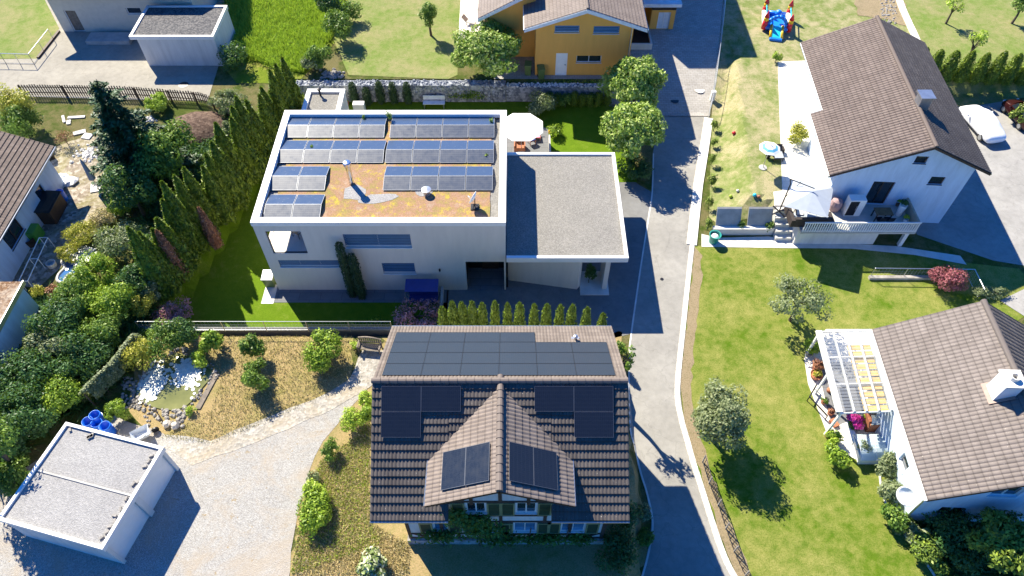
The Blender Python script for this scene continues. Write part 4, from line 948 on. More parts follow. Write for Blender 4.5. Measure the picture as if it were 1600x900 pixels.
bl = MB(); bl.box(dx0, Yd, DK+.86, dx1, Yd+.09, DK+.94); bl.box(dx0, Yd+.01, DK+.08, dx1, Yd+.07, DK+.14); bl.build('handrail', M['cap'], dk_)
sl_ = MB(); k = int((dx1-dx0)/.16)
for i in range(k): x = dx0+(i+.5)*(dx1-dx0)/k; sl_.box(x-.035, Yd+.02, DK+.02, x+.035, Yd+.055, DK+.87)
sl_.build('balustrade_slats', M['cap'], dk_)
q = G(1190,352)
# concrete bank wall and tilted slabs by the driveway, steps up to the patio
rw_ = thing('retaining_wall', 'low concrete retaining wall in the shade between the dry lawn and the path', 'retaining wall', (17, 34.1, 0))
MB().box(14.1, 33.95, -.1, 18.35, 34.28, .62).build('wall', M['concrete_lt'], rw_)
for a, b_, word in (((1117,344),(1152,368),'left'),((1166,344),(1200,368),'right')):
    p0 = UY(a[0], a[1], 34.75); p1 = UY(b_[0], b_[1], 34.2); m = MB(); m.slab([(p0.x,34.25,.5),(p1.x,34.25,.5),(p1.x,34.95,1.62),(p0.x,34.95,1.62)], (0,.12,.08))
    tag(m.build('concrete_slab', M['concrete'], org=((p0.x+p1.x)/2,34.3,.5)), f'{word} one of two leaning grey concrete slabs on the bank beside the turquoise bin', 'slab', 'leaning concrete slabs')
sp = thing('garden_steps', 'pale concrete garden steps leading up to the white patio', 'steps', (19.0, 33.6, 0))
for i in range(5): MB().box(18.4, 33.4+i*.36, -.05, 19.95, 33.4+(i+1)*.36+.02, .3*(i+1)).build('step', M['concrete_lt'], sp)

# ------------------------------------------------------------ BOTTOM RIGHT HOUSE
b2 = thing('gabled_house', 'pale brown-tiled house with square white chimney and pergola at lower right', 'house', (24, 15, 0))
zr2, zl2 = 7.0, 4.05
A2 = U(1533,464,zr2); L2 = U(1363,515,zl2); K2 = U(1450,782,zl2)
r2 = unit(L2-K2); r2.z = 0; len2 = (L2-K2).length; s2 = Vector((r2.y,-r2.x,0)); w2 = (A2-L2).dot(s2)
A2c = L2+s2*w2+Vector((0,0,zr2-zl2)); B2 = A2c-r2*len2; slw = unit(-s2*w2+Vector((0,0,zl2-zr2))); sle = unit(s2*w2+Vector((0,0,zl2-zr2))); LS = math.hypot(w2, zr2-zl2)
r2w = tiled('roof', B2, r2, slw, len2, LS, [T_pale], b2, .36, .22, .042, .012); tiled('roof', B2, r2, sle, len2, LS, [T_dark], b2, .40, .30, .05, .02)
ridgecaps('ridge_tiles', B2+Vector((0,0,.07)), A2c+Vector((0,0,.07)), T_pale, r2w, .16, .4)
dk = MB(); dk.slab([A2c+dz,B2+dz,B2+slw*LS+dz,A2c+slw*LS+dz],(0,0,-.16)); dk.slab([A2c+dz,B2+dz,B2+sle*LS+dz,A2c+sle*LS+dz],(0,0,-.16)); dk.build('roof_deck', M['dark_wood'], b2)
g_ = MB(); g_.obox(K2+Vector((0,0,-.12))-s2*.14, -r2*-len2, s2*.12, (0,0,.12)); g_.build('gutter', M['white'], b2)
MB().tube(K2-s2*.0+r2*.15+Vector((0,0,-.1)), Vector((K2.x,K2.y,0))+s2*.65+r2*.5, .045).build('downpipe', M['steel'], b2)
o2, oF = .55, .5; p2 = (zr2-zl2)/w2; bw = MB()
def Q(a, r): p = L2+s2*a-r2*r; return Vector((p.x,p.y,0))
zw = zl2+p2*o2-.22; W2 = 2*(w2-o2); LN2 = len2-2*oF
gp2 = [(0,-.3),(W2,-.3),(W2,zw),(W2/2,zr2-.24),(0,zw)]
wall(bw, Q(o2, len2-oF), s2, gp2, [(2.6,3.7,4.0,4.8),(1.2,.9,2.6,2.1)], .18); wall(bw, Q(o2, oF), -r2, [(0,-.3),(LN2,-.3),(LN2,zw),(0,zw)], [(1,.2,3,2.3),(6.2,1.6,7.0,2.4)], .18)
wall(bw, Q(o2+W2, len2-oF), r2, [(0,-.3),(LN2,-.3),(LN2,zw),(0,zw)]); wall(bw, Q(o2+W2, oF), -s2, gp2)
bw.build('wall', M['shade_blue_wall'], b2)
window(b2, Q(o2, len2-oF), s2, (2.6,3.7,4.0,4.8), (1,0)); window(b2, Q(o2, len2-oF), s2, (1.2,.9,2.6,2.1), (1,0)); window(b2, Q(o2, oF), -r2, (1,.2,3,2.3), (1,0), sill=False, name='patio_door'); window(b2, Q(o2, oF), -r2, (6.2,1.6,7.0,2.4), (0,0))
def onslope(px, py, P0, n_):
    a, b_, c = ray(px, py); d_ = Vector((a,b_,c)); t_ = (P0-Vector((0,0,CAMH))).dot(n_)/d_.dot(n_); return Vector((0,0,CAMH))+d_*t_
nw2 = r2.cross(slw); nw2 = nw2 if nw2.z > 0 else -nw2
c_ = onslope(1562,612, B2, nw2); m = MB(); m.cbox(c_.x, c_.y, c_.z-.4, .85, .85, 1.55, math.atan2(s2.y,s2.x)); chm = m.build('chimney', M['white'], r2w); 
m = MB(); m.cbox(c_.x,c_.y,c_.z+1.15,1.02,1.02,.1,math.atan2(s2.y,s2.x)); m.lathe((c_.x,c_.y,c_.z+1.25),[(.22,0),(.22,.22),(.16,.22),(.14,.0)],14); m.build('chimney_cap', M['concrete_lt'], b2)
m = MB(); e1 = c_+slw*.9+nw2*.05; m.obox(c_-r2*.58+slw*-.5+nw2*.06, r2*1.16, slw*1.15, nw2*.04); m.build('flashing', plain('copper_pale', (.30,.20,.16), .6), b2)
# big dish on the wall corner
q = Q(o2, len2-oF-.2); dish('satellite_dish', 'large white satellite dish on the house corner above the shrubs', (q.x-.55, q.y+.2, 2.0), (-.75,-.35,.45), .5, .45, False)
# pergola with clear corrugated sheets, boards below on the house side
pg = thing('pergola', 'white pergola with clear roof sheets and yellow boards on the lower right house', 'pergola', (18.2, 20, 0)); pz = 2.75
a_, b_, c_, d_ = U(1283,516,pz), U(1358,514,pz), U(1394,640,pz), U(1316,643,pz)
fr_ = MB()
def lerp(p, q, t): return p+(q-p)*t
for t in (0,.25,.5,.75,1): fr_.obox(lerp(a_,b_,t)-Vector((.035,0,.0)), lerp(d_,c_,t)-lerp(a_,b_,t), (.07,0,0), (0,0,-.14))
fr_.obox(a_-Vector((.3,0,0)), d_-a_, (.22,0,0), (0,0,-.12))
for t in (0,.333,.666,1): fr_.obox(lerp(a_,d_,t)+Vector((0,-.03,-.15)), lerp(b_,c_,t)-lerp(a_,d_,t), (0,.07,0), (0,0,-.1))
fr_.build('frame', M['white'], pg)
for p in (a_, d_, lerp(a_,d_,.5)): MB().box(p.x-.06,p.y-.06,0,p.x+.06,p.y+.06,pz-.14).build('post', M['white'], pg)
M['sheet'] = sheetglass('clear_sheet', (.34,.36,.38), .42)
s_ = MB(); k = 26
for i in range(k): 
    t0, t1 = i/k, (i+.82)/k; A, B = lerp(a_,d_,t0), lerp(b_,c_,t0); C, D = lerp(b_,c_,t1), lerp(a_,d_,t1); up = Vector((0,0,.012)); s_.add([A+up,B+up,C+up,D+up],[(0,1,2,3)])
s_.build('roof_sheet', M['sheet'], pg)
bo = MB()
M['board'] = plain('yellow_boards', (.78,.50,.13), .6, var=.2)
for i in range(10):
    t0 = .17+i*.083; t1 = t0+.062
    A = lerp(a_,d_,t0); B = lerp(b_,c_,t0); C = lerp(b_,c_,t1); D = lerp(a_,d_,t1); z_ = Vector((0,0,-.32))
    A = lerp(A,B,.50); D = lerp(D,C,.50); bo.slab([A+z_,lerp(A,B,.97)+z_,lerp(D,C,.97)+z_,D+z_],(0,0,.03))
bo.build('awning_slats', M['board'], pg)

sheet('pergola_shade_sheet', [(a_.x+.5,a_.y-.6),(b_.x+.2,b_.y-.6),(c_.x+.2,c_.y+.5),(d_.x+.5,d_.y+.6)], MG['slate'], OFF*4)  # dark sheet added to stand for the shade under the pergola roof
# ------------------------------------------------------------ LEFT HOUSES
lh = thing('gabled_house', 'brown-tiled house with white walls cut by the left picture edge', 'house', (-36, 33, HI)); ez = 4.6
ea = U(85,229,ez); eb_ = Vector((ea.x, 24, ez)); rx, rz_ = -37.8, 7.4
slo = unit(Vector((ea.x-rx,0,ez-rz_))); LSo = math.hypot(ea.x-rx, ez-rz_)
q0 = Vector((rx, eb_.y, rz_))
tiled('roof', q0, (0,1,0), slo, ea.y-eb_.y, LSo, [T_old], lh, .30, .22, .02, .04)
tiled('roof', q0, (0,1,0), unit((-(ea.x-rx),0,ez-rz_)), ea.y-eb_.y, LSo, [T_old], lh, .30, .22, .02, .04)
ridgecaps('ridge_tiles', (rx,eb_.y,rz_+.06), (rx,ea.y,rz_+.06), T_old, lh, .14, .36)
MB().tube((ea.x+.05,eb_.y,ez-.05),(ea.x+.05,ea.y,ez-.05),.06).build('gutter', M['steel'], lh)
dk = MB(); dk.slab([(rx,eb_.y,rz_-.05),(rx,ea.y,rz_-.05),(ea.x,ea.y,ez-.05),(ea.x,eb_.y,ez-.05)],(0,0,-.15)); dk.slab([(rx,eb_.y,rz_-.05),(rx,ea.y,rz_-.05),(2*rx-ea.x,ea.y,ez-.05),(2*rx-ea.x,eb_.y,ez-.05)],(0,0,-.15)); dk.build('roof_deck', M['dark_wood'], lh)
wx = ea.x-.55; wy1 = ea.y-.5; wy0 = 25.6; bw = MB(); wp = UX(24,356,wx)
hw = (wp.y-wy0-.1, 2.6, wp.y-wy0+1.5, 3.9)
wh = UX(8,378,wx); hw = (abs(wh.y-wy0), 2.7, abs(wh.y-wy0)+1.9, 3.9)
hd_ = (hw[2]+2.6, HI, hw[2]+3.5, HI+2.0)
wall(bw, (wx,wy0,0), (0,1,0), [(0,HI-.3),(wy1-wy0,HI-.3),(wy1-wy0,ez+.1),(0,ez+.1)], [hw, hd_], .15)
wall(bw, (wx,wy1,0), (-1,0,0), [(0,HI-.3),(2*(wx-rx),HI-.3),(2*(wx-rx),ez+.1),(wx-rx,rz_-.25),(0,ez+.1)])
wall(bw, (2*rx-wx,wy0,0), (1,0,0), [(0,HI-.3),(2*(wx-rx),HI-.3),(2*(wx-rx),ez+.1),(wx-rx,rz_-.25),(0,ez+.1)])
wall(bw, (2*rx-wx,wy1,0), (0,-1,0), [(0,HI-.3),(wy1-wy0,HI-.3),(wy1-wy0,ez+.1),(0,ez+.1)])
bw.build('wall', M['shade_blue_wall'], lh)
window(lh, (wx,wy0,0), (0,1,0), hw, (1,0), fm='dark_wood'); window(lh, (wx,wy0,0), (0,1,0), hd_, (0,0), fm='dark_wood', sill=False, name='door')
l2 = thing('flat_roofed_house', 'flat-roofed building with mossy brown roof and white wall at left edge', 'building', (-33, 21, HI)); cz = 4.25
ca = U(35,440,cz); M['moss'] = gravelmat('mossy_roof', (.13,.07,.04), (.22,.13,.07), (.36,.27,.19), 9, (.45,.40,.33,1), .6)
MB().box(-42, 14, cz-.25, ca.x, ca.y, cz).build('roof', M['moss'], l2); MB().box(ca.x+.005, 14, cz-.27, ca.x+.06, ca.y+.06, cz+.05).build('roof_edge', M['steel'], l2)
MB().box(-41.8, 14.2, HI-.3, ca.x-.12, ca.y-.15, cz-.255).build('wall', M['shade_blue_wall'], l2)

# ------------------------------------------------------------ TOP LEFT HOUSE AND FLAT BOX GARAGE
tl = thing('house', 'white house with dark red eaves behind the concrete yard, top left', 'house', (-35, 63, HI))
f0 = G(128,52); Yw = f0.y+.2; xa_, xb_ = UY(76,5,Yw).x, UY(300,5,Yw).x
bw = MB(); hh = [(.9,HI,1.9,HI+2.05), (abs(UY(193,7,Yw).x-xa_), HI+1.7, abs(UY(216,7,Yw).x-xa_), HI+2.3)]
wall(bw, (xa_,Yw,0), S, [(0,HI-.3),(xb_-xa_,HI-.3),(xb_-xa_,5.3),(0,5.3)], hh, .2)
wall(bw, (xa_,Yw+9,0), (0,-1,0), [(0,HI-.3),(9,HI-.3),(9,5.3),(4.5,7.9),(0,5.3)]); wall(bw, (xb_,Yw,0), (0,1,0), [(0,HI-.3),(9,HI-.3),(9,5.3),(4.5,7.9),(0,5.3)]); wall(bw, (xb_,Yw+9,0), (-1,0,0), [(0,HI-.3),(xb_-xa_,HI-.3),(xb_-xa_,5.3),(0,5.3)])
bw.build('wall', plain('cream_wall', (.62,.56,.46), .85, var=.06), tl)
window(tl, (xa_,Yw,0), S, hh[0], (0,0), gm='old_wood', fm='white', sill=False, name='door'); window(tl, (xa_,Yw,0), S, hh[1], (0,0))
tiled('roof', (xa_-.7, Yw+4.5, 8.15), S, unit((0,-5.4,-2.85)), xb_-xa_+1.4, math.hypot(5.4,2.85), [T_dark], tl); tiled('roof', (xa_-.7, Yw+4.5, 8.15), S, unit((0,5.4,-2.85)), xb_-xa_+1.4, math.hypot(5.4,2.85), [T_dark], tl)
MB().slab([(xa_-.7,Yw+4.5,8.1),(xb_+.7,Yw+4.5,8.1),(xb_+.7,Yw-.9,5.25),(xa_-.7,Yw-.9,5.25)],(0,0,-.18)).build('eaves', plain('dark_red_eaves', (.10,.025,.02), .6), tl)
MB().box(UY(137,50,Yw-1).x, Yw-2.0, HI-.1, UY(205,50,Yw-1).x, Yw-.6, HI+.35).build('stone_ledge', M['concrete'], tl)
bx = thing('garage', 'white box garage with dark gravel roof beside the concrete yard', 'garage', (-28, 54, HI)); tz = 4.35
p0, p1, p2_, p3 = U(201,57,tz), U(333,57,tz), U(354,8,tz), U(229,8,tz)
gx0, gx1, gy0, gy1 = p0.x, p1.x, p0.y, (p2_.y+p3.y)/2
MB().box(gx0+.5, gy0+.1, HI-.3, gx1-.06, gy1-.1, tz-.3).build('wall', M['white_wall'], bx)
m = MB(); m.box(gx0,gy0,tz-.3,gx1,gy0+.2,tz); m.box(gx0,gy1-.2,tz-.3,gx1,gy1,tz); m.box(gx0,gy0+.2,tz-.3,gx0+.2,gy1-.2,tz); m.box(gx1-.2,gy0+.2,tz-.3,gx1,gy1-.2,tz); m.build('roof_rim', M['cap'], bx)
MB().box(gx0+.2,gy0+.2,tz-.28,gx1-.2,gy1-.2,tz-.1).build('roof', gravelmat('dark_gravel', (.07,.07,.075), (.12,.12,.12), (.2,.19,.18), 9), bx)

# ------------------------------------------------------------ DOUBLE GARAGE, bottom left
dg = thing('double_garage', 'white double garage with pale gravel flat roof at lower left of the gravel yard', 'garage', (-22, 14, HI)); tz = 4.0
c4 = [U(95,658,tz), U(253,697,tz), U(163,860,tz), U(3,813,tz)]
cen = sum(c4, Vector())/4; ux = unit((c4[1]-c4[0])+(c4[2]-c4[3])); uy = Vector((-ux.y,ux.x,0)); hx = ((c4[1]-c4[0]).length+(c4[2]-c4[3]).length)/4; hy = ((c4[0]-c4[3]).length+(c4[1]-c4[2]).length)/4
ang = math.atan2(ux.y, ux.x)
def loc2(a, b): p = cen+ux*a+uy*b; return p
def obx(m, a0, b0, z0, a1, b1, z1, mi=0): p = loc2(a0,b0); m.obox((p.x,p.y,z0), ux*(a1-a0), uy*(b1-b0), (0,0,z1-z0), mi)
m = MB(); obx(m, -hx+.07, -hy+.07, HI-.3, hx-.5, hy-.07, tz-.32); obx(m, hx-.5, -hy+.07, HI-.3, hx-.07, -hy+.25, tz-.32); obx(m, hx-.5, hy-.25, HI-.3, hx-.07, hy-.07, tz-.32); obx(m, hx-.5, -.15, HI-.3, hx-.07, .15, tz-.32); m.build('wall', M['white_wall'], dg)
for s_ in (-1, 1): m = MB(); obx(m, hx-.3, min(s_*.16, s_*(hy-.26)), HI, hx-.22, max(s_*.16, s_*(hy-.26)), tz-.34); m.build('garage_door', M['white'], dg)
m = MB(); 
for a in ((-hx,-hy,hx,-hy+.16),(-hx,hy-.16,hx,hy),(-hx,-hy+.16,-hx+.16,hy-.16),(hx-.16,-hy+.16,hx,hy-.16)): obx(m, a[0],a[1],tz-.32,a[2],a[3],tz)
m.build('roof_rim', M['cap'], dg); m = MB(); obx(m, -hx+.16, -.045, tz-.2, hx-.16, .045, tz-.07); m.build('roof_divider', M['concrete'], dg)
m = MB(); obx(m, -hx+.16,-hy+.16,tz-.3,hx-.16,hy-.16,tz-.12); m.build('roof', MG['garagegravel'], dg)
m = MB(); g = random.Random(8)
for i in range(12): p = loc2(hx-.35+g.uniform(-.1,.1), g.uniform(-hy+.4,hy-.4)); m.cbox(p.x,p.y,tz-.12,.22,.1,.1,g.uniform(0,3)) 
for i in range(6): p = loc2(g.uniform(-hx+.3,-hx+1.8), hy-.35+g.uniform(-.15,.1)); m.cbox(p.x,p.y,tz-.12,.2,.12,.1,g.uniform(0,3))
o = m.build('roof_bricks', M['stone'], dg); o['kind'] = 'stuff'

# ------------------------------------------------------------ ORANGE HOUSE
oh = thing('orange_house', 'orange house with pale blue trimmed gable and shuttered windows at top centre', 'house', (5, 56, HI))
w0 = G(905,118); Yo = w0.y
xl, xr = UY(837,70,Yo).x, UY(988,60,Yo).x
zle = UY(836,36,Yo-.3).z; zre = UY(992,40,Yo-.3).z; ze_ = (zle+zre)/2; apx = UY(918,14,Yo-.5); zap = apx.z
ow = MB(); oholes = [holepx(((867,40),(905,51)),Yo,xl), holepx(((928,41),(967,53)),Yo,xl), holepx(((901,87),(939,98)),Yo,xl), (UY(869,86,Yo).x-xl, HI+.02, UY(887,86,Yo).x-xl, HI+2.1)]
GW = xr-xl; wall(ow, (xl,Yo,0), S, [(0,HI-.3),(GW,HI-.3),(GW,ze_),(GW/2,zap-.1),(0,ze_)], oholes, .16)
wall(ow, (xr,Yo,0), (0,1,0), [(0,HI-.3),(11,HI-.3),(11,ze_),(0,ze_)]); wall(ow, (xl,Yo+11,0), (0,-1,0), [(0,HI-.3),(11,HI-.3),(11,ze_),(0,ze_)]); wall(ow, (xr,Yo+11,0), (-1,0,0), [(0,HI-.3),(GW,HI-.3),(GW,ze_),(GW/2,zap-.1),(0,ze_)])
Yo2 = Yo+2.6; xl2 = UY(765,50,Yo2).x; zl3 = UY(765,18,Yo2).z
wall(ow, (xl2,Yo2,0), S, [(0,HI-.3),(xl-xl2,HI-.3),(xl-xl2,zl3+2.2),(0,zl3)]); wall(ow, (xl2,Yo2+8,0), (0,-1,0), [(0,HI-.3),(8,HI-.3),(8,zl3),(0,zl3)], [(5.5,HI+.05,7.3,HI+2.2)], .16)
ow.build('wall', M['orange_wall'], oh)
for h in oholes[:2]: window(oh, (xl,Yo,0), S, h, (0,0), fm='blue_trim', blind='blind')
window(oh, (xl,Yo,0), S, oholes[2], (1,0), fm='blue_trim'); 
d_ = window(oh, (xl,Yo,0), S, oholes[3], (0,0), fm='white', gm='white', sill=False, name='door', depth=.06); MB().cbox(xl+oholes[3][2]-.15, Yo-.03, HI+1.0, .12, .06, .04).build('handle', M['steel'], d_)
window(oh, (xl2,Yo2+8,0), (0,-1,0), (5.5,HI+.05,7.3,HI+2.2), (1,0), sill=False, name='patio_door')
apz = zap+.15; gxm = (xl+xr)/2; ovh = .95; ezo = ze_-ovh*(zap-ze_)/(GW/2)+.25; LSo = math.hypot(GW/2+ovh, apz-ezo); yfr = Yo-.75
vl = unit((-(GW/2+ovh),0,ezo-apz)); vr = unit((GW/2+ovh,0,ezo-apz))
ro = tiled('roof', (gxm,yfr,apz), (0,1,0), vl, 12.5, LSo, [T_warm], oh, .30,.24,.02,.03); tiled('roof', (gxm,yfr,apz), (0,1,0), vr, 12.5, LSo, [T_warm], oh, .30,.24,.02,.03)
ridgecaps('ridge_tiles', (gxm,yfr,apz+.05), (gxm,yfr+12.5,apz+.05), T_warm, ro, .13, .36)
f = MB(); A = Vector((gxm,yfr-.06,apz-.03))
for v_ in (vl, vr): f.slab([A, A+v_*LSo, A+v_*LSo+Vector((0,0,-.28)), A+Vector((0,0,-.3))], (0,.05,0)); 
for v_ in (vl, vr): f.slab([A+Vector((0,.06,-.02)), A+v_*LSo+Vector((0,.06,-.02)), A+v_*LSo+Vector((0,12.4,-.02)), A+Vector((0,12.4,-.02))], (0,0,-.14))
f.build('bargeboard', M['blue_trim'], oh)
for v_ in (vl, vr): MB().tube(A+v_*LSo+Vector((0,.0,-.05)), A+v_*LSo+Vector((0,12.4,-.05)), .07).build('gutter', M['cap'], oh)
MB().path([(xr+.12,Yo-.1,ze_-.1),(xr-.15,Yo-.12,ze_-.5),(xr-.15,Yo-.12,HI)], .05).build('downpipe', M['steel'], oh)
m = MB(); m.cbox(xl+.4,Yo-.3,ze_+.1,.12,.6,.16); m.cbox(xr-.4,Yo-.3,ze_+.1,.12,.6,.16); m.cbox(gxm,Yo-.3,zap-.25,.12,.6,.16); m.build('purlins', M['white'], oh)
# lower left wing roof
za, zb2 = zl3+.1-.3, zl3+2.2; 
tiled('wing_roof', (xl-.0, Yo2-.7, zb2+.1), (0,1,0), unit((xl2-.9-xl,0,za-zb2-.1)), 9.5, math.hypot(xl2-.9-xl, za-zb2-.1), [T_warm], oh, .30,.24,.02,.03)
f = MB(); f.slab([(xl,Yo2-.75,zb2+.06),(xl2-.9,Yo2-.75,za-.04),(xl2-.9,Yo2-.75,za-.3),(xl,Yo2-.75,zb2-.22)],(0,.05,0)); f.slab([(xl,Yo2-.7,zb2+.05),(xl2-.9,Yo2-.7,za-.05),(xl2-.9,Yo2+8.8,za-.05),(xl,Yo2+8.8,zb2+.05)],(0,0,-.12)); f.build('bargeboard', M['blue_trim'], oh)
# roof panels barely in frame on the wing
q = UY(795,3,Yo2+.4); 
# annex with pale garage door
an = thing('annex', 'small orange annex with pale blue door and flat white-edged roof beside the paved drive', 'annex', (12, 58, HI))
g0 = G(1035,46); Ya = g0.y; ax0, ax1 = UY(1015,40,Ya).x, UY(1052,40,Ya).x; zt = UY(1035,15,Ya).z
m = MB(); zA = UY(1035,16,Ya).z; hdoor = (UY(1028,30,Ya).x-ax0, .9, UY(1047,30,Ya).x-ax0, zA-.25)
gz_ = TH(ax0, Ya); hdoor = (hdoor[0], gz_+.03, hdoor[2], zA-.2)
wall(m, (ax0,Ya,0), S, [(0,0),(ax1-ax0,0),(ax1-ax0,zA),(0,zA)], [hdoor], .12); m.box(ax0,Ya+.3,0,ax0+.1,Ya+5,zA); m.box(ax1-.1,Ya+.3,0,ax1,Ya+5,zA); m.box(ax0+.1,Ya+4.9,0,ax1-.1,Ya+5,zA); wall(m, (ax1,Ya,0), (0,1,0), [(0,0),(.3,0),(.3,zA),(0,zA)]); m.build('wall', M['orange_wall'], an)
window(an, (ax0,Ya,0), S, hdoor, (1,0), gm='blue_trim', fm='white', sill=False, name='door')
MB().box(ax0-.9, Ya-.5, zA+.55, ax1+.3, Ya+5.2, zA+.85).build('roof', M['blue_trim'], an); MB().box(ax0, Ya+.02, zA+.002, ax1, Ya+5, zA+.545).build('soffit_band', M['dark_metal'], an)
yb_ = max(Ya+5.3, 60.8); MB().box(ax0-4.5, yb_, 0, ax1-.3, yb_+9, 12.2).build('unseen_shadow_block', M['orange_wall'], an)  # unseen tall block behind the annex, added to cast the drive shadow
lw = thing('cellar_steps', 'dark sunken cellar entrance with pale rim against the orange house', 'steps', (xr+1.4, Yo+1, 1))
m = MB(); ca_, cb2 = G(990,77), G(1018,78); m.box(xr+.1, ca_.y-.1, .9, cb2.x, ca_.y+.08, 1.75); m.box(cb2.x-.15, ca_.y+.08, .9, cb2.x, ca_.y+3.5, 1.75); m.build('rim', M['concrete_lt'], lw); MB().box(xr+.1, ca_.y+.08, .9, cb2.x-.15, ca_.y+3.5, 1.55).build('pit_cover', M['dark_metal'], lw)
# ------------------------------------------------------------ PLANTS
def quads(C, Nn, size, aspect, rng, mb_v, mb_f, up=None, align=None):
    """leaf quads: centres C, normals Nn; align = optional long-axis directions"""
    n = len(C); Nn = Nn/np.linalg.norm(Nn, axis=1)[:,None]
    if align is None:
        r = rng.normal(size=(n,3)); A = r-(r*Nn).sum(1)[:,None]*Nn
    else:
        A = align+rng.normal(size=(n,3))*.25; A = A-(A*Nn).sum(1)[:,None]*Nn
    A /= np.linalg.norm(A, axis=1)[:,None]; B = np.cross(Nn, A)
    s = size*rng.uniform(.6, 1.35, n)[:,None]; a = A*s; b = B*s*aspect
    V = np.stack([C-a, C-b*.9+a*.05, C+a, C+b*.9+a*.05], 1).reshape(-1,3)
    base = sum(len(x) for x in mb_v); F = np.arange(n*4).reshape(-1,4)+base
    mb_v.append(V); mb_f.append(F)
def meshfrom(name, Vs, Fs, mats, parent=None, mi=None):
    V = np.concatenate(Vs); F = np.concatenate(Fs); me = bpy.data.meshes.new(name)
    me.vertices.add(len(V)); me.vertices.foreach_set('co', V.astype(np.float32).ravel())
    me.loops.add(F.size); me.loops.foreach_set('vertex_index', F.astype(np.int32).ravel())
    me.polygons.add(len(F)); me.polygons.foreach_set('loop_start', np.arange(0, F.size, 4, dtype=np.int32)); me.polygons.foreach_set('loop_total', np.full(len(F), 4, dtype=np.int32))
    for m in mats: me.materials.append(m)
    if mi is not None: me.polygons.foreach_set('material_index', np.concatenate(mi).astype(np.int32))
    me.update(calc_edges=True); o = bpy.data.objects.new(name, me); COL.objects.link(o)
    if parent: o.parent = parent
    return o
def ballpts(n, rng): v = rng.normal(size=(n,3)); return v/np.linalg.norm(v, axis=1)[:,None]
def crown(rng, n, ctr, rad, leaf, clumps=14, cr=.38, droop=0, shell=.55):
    """leaves in uneven clumps spread through an ellipsoid"""
    ctr = np.array(ctr); rad = np.array(rad); Vs, Fs = [], []
    cd = ballpts(clumps, rng); cd[:,2] = np.where(cd[:,2] < -.35, -cd[:,2]*.5, cd[:,2])
    cc = cd*rng.uniform(.45, .82, clumps)[:,None]; cw = cr*rng.uniform(.65, 1.3, clumps)
    k = rng.choice(clumps, n, p=(cw**2)/(cw**2).sum()); d = ballpts(n, rng); r = rng.uniform(shell, 1, n)**.6*rng.uniform(.85, 1.1, n)
    P_ = cc[k]+d*(cw[k]*r)[:,None]; out = P_/np.maximum(.05, np.linalg.norm(P_, axis=1))[:,None]
    Nn = d*.55+out*.35+rng.normal(size=(n,3))*.45; Nn[:,2] = np.abs(Nn[:,2])*.8+.15
    C = ctr+P_*rad; quads(C, Nn, leaf, .55, rng, Vs, Fs)
    return Vs, Fs
def limbs(rng, base, top, r, ctr, rad, k=6, name='trunk', mat='bark', parent=None):
    m = MB(); b = Vector(base); t = Vector(top); mid = b.lerp(t, .5)+Vector((rng.uniform(-.08,.08), rng.uniform(-.08,.08), 0))
    m.tube(b-Vector((0,0,.15)), mid, r*1.15, r*.85, 8); m.tube(mid, t, r*.85, r*.6, 8)
    for i in range(k):
        d = ballpts(1, rng)[0]; d[2] = abs(d[2])*.6+.15; e = Vector(ctr)+Vector(d*np.array(rad)*.62); q = b.lerp(t, rng.uniform(.65, 1)); m.tube(q, e, r*.45, r*.12, 6)
    return m.build(name, M[mat], parent, local=True)
seedn = [100]
def rs():
    seedn[0] += 1; return np.random.default_rng(seedn[0])
def at(px, py, h=0):                        # ground spot whose point h above ground shows at this picture position
    g0 = G(px, py)
    for _ in range(6):
        zz = TH(g0.x, g0.y)+h; p = U(px, py, zz); g0 = Vector((p.x, p.y, TH(p.x, p.y)))
    return g0
def tree(label, px, py, H, R, mat, n=5000, leaf=.11, trunk=.3, name='tree', cat='tree', clumps=18, cr=.36, group=None, rxy=None, hc=None):
    R *= 1.12
    """px,py: where the crown's middle shows"""
    rng = rs(); hc = hc or (H*(1+trunk)/2); b = at(px, py, hc); t = thing(name, label, cat, b, 0, group)
    rz_ = (H*(1-trunk))/2; rad = (R if not rxy else rxy[0], R if not rxy else rxy[1], rz_); ctr = (0,0,H-rz_)
    limbs(rng, (0,0,0), (0,0,H*.55), .05+H*.018, ctr, rad, 9, parent=t)
    Vs, Fs = crown(rng, n, ctr, rad, leaf, clumps, cr); o = meshfrom('crown', Vs, Fs, [M[mat]], t); return t
def bush(label, px, py, H, R, mat, n=1500, leaf=.08, name='shrub', cat='shrub', clumps=12, cr=.45, group=None, ry=None, hc=None, loc=None):
    rng = rs(); b = Vector(loc) if loc is not None else at(px, py, hc if hc is not None else H*.55); t = thing(name, label, cat, b, 0, group)
    rad = (R, ry or R, H*.52); ctr = (0,0,H*.5); limbs(rng, (0,0,0), (0,0,H*.4), .03, ctr, rad, 6, 'stem', parent=t)
    Vs, Fs = crown(rng, n, ctr, rad, leaf, clumps, cr, shell=.3); meshfrom('foliage', Vs, Fs, [M[mat]], t); return t
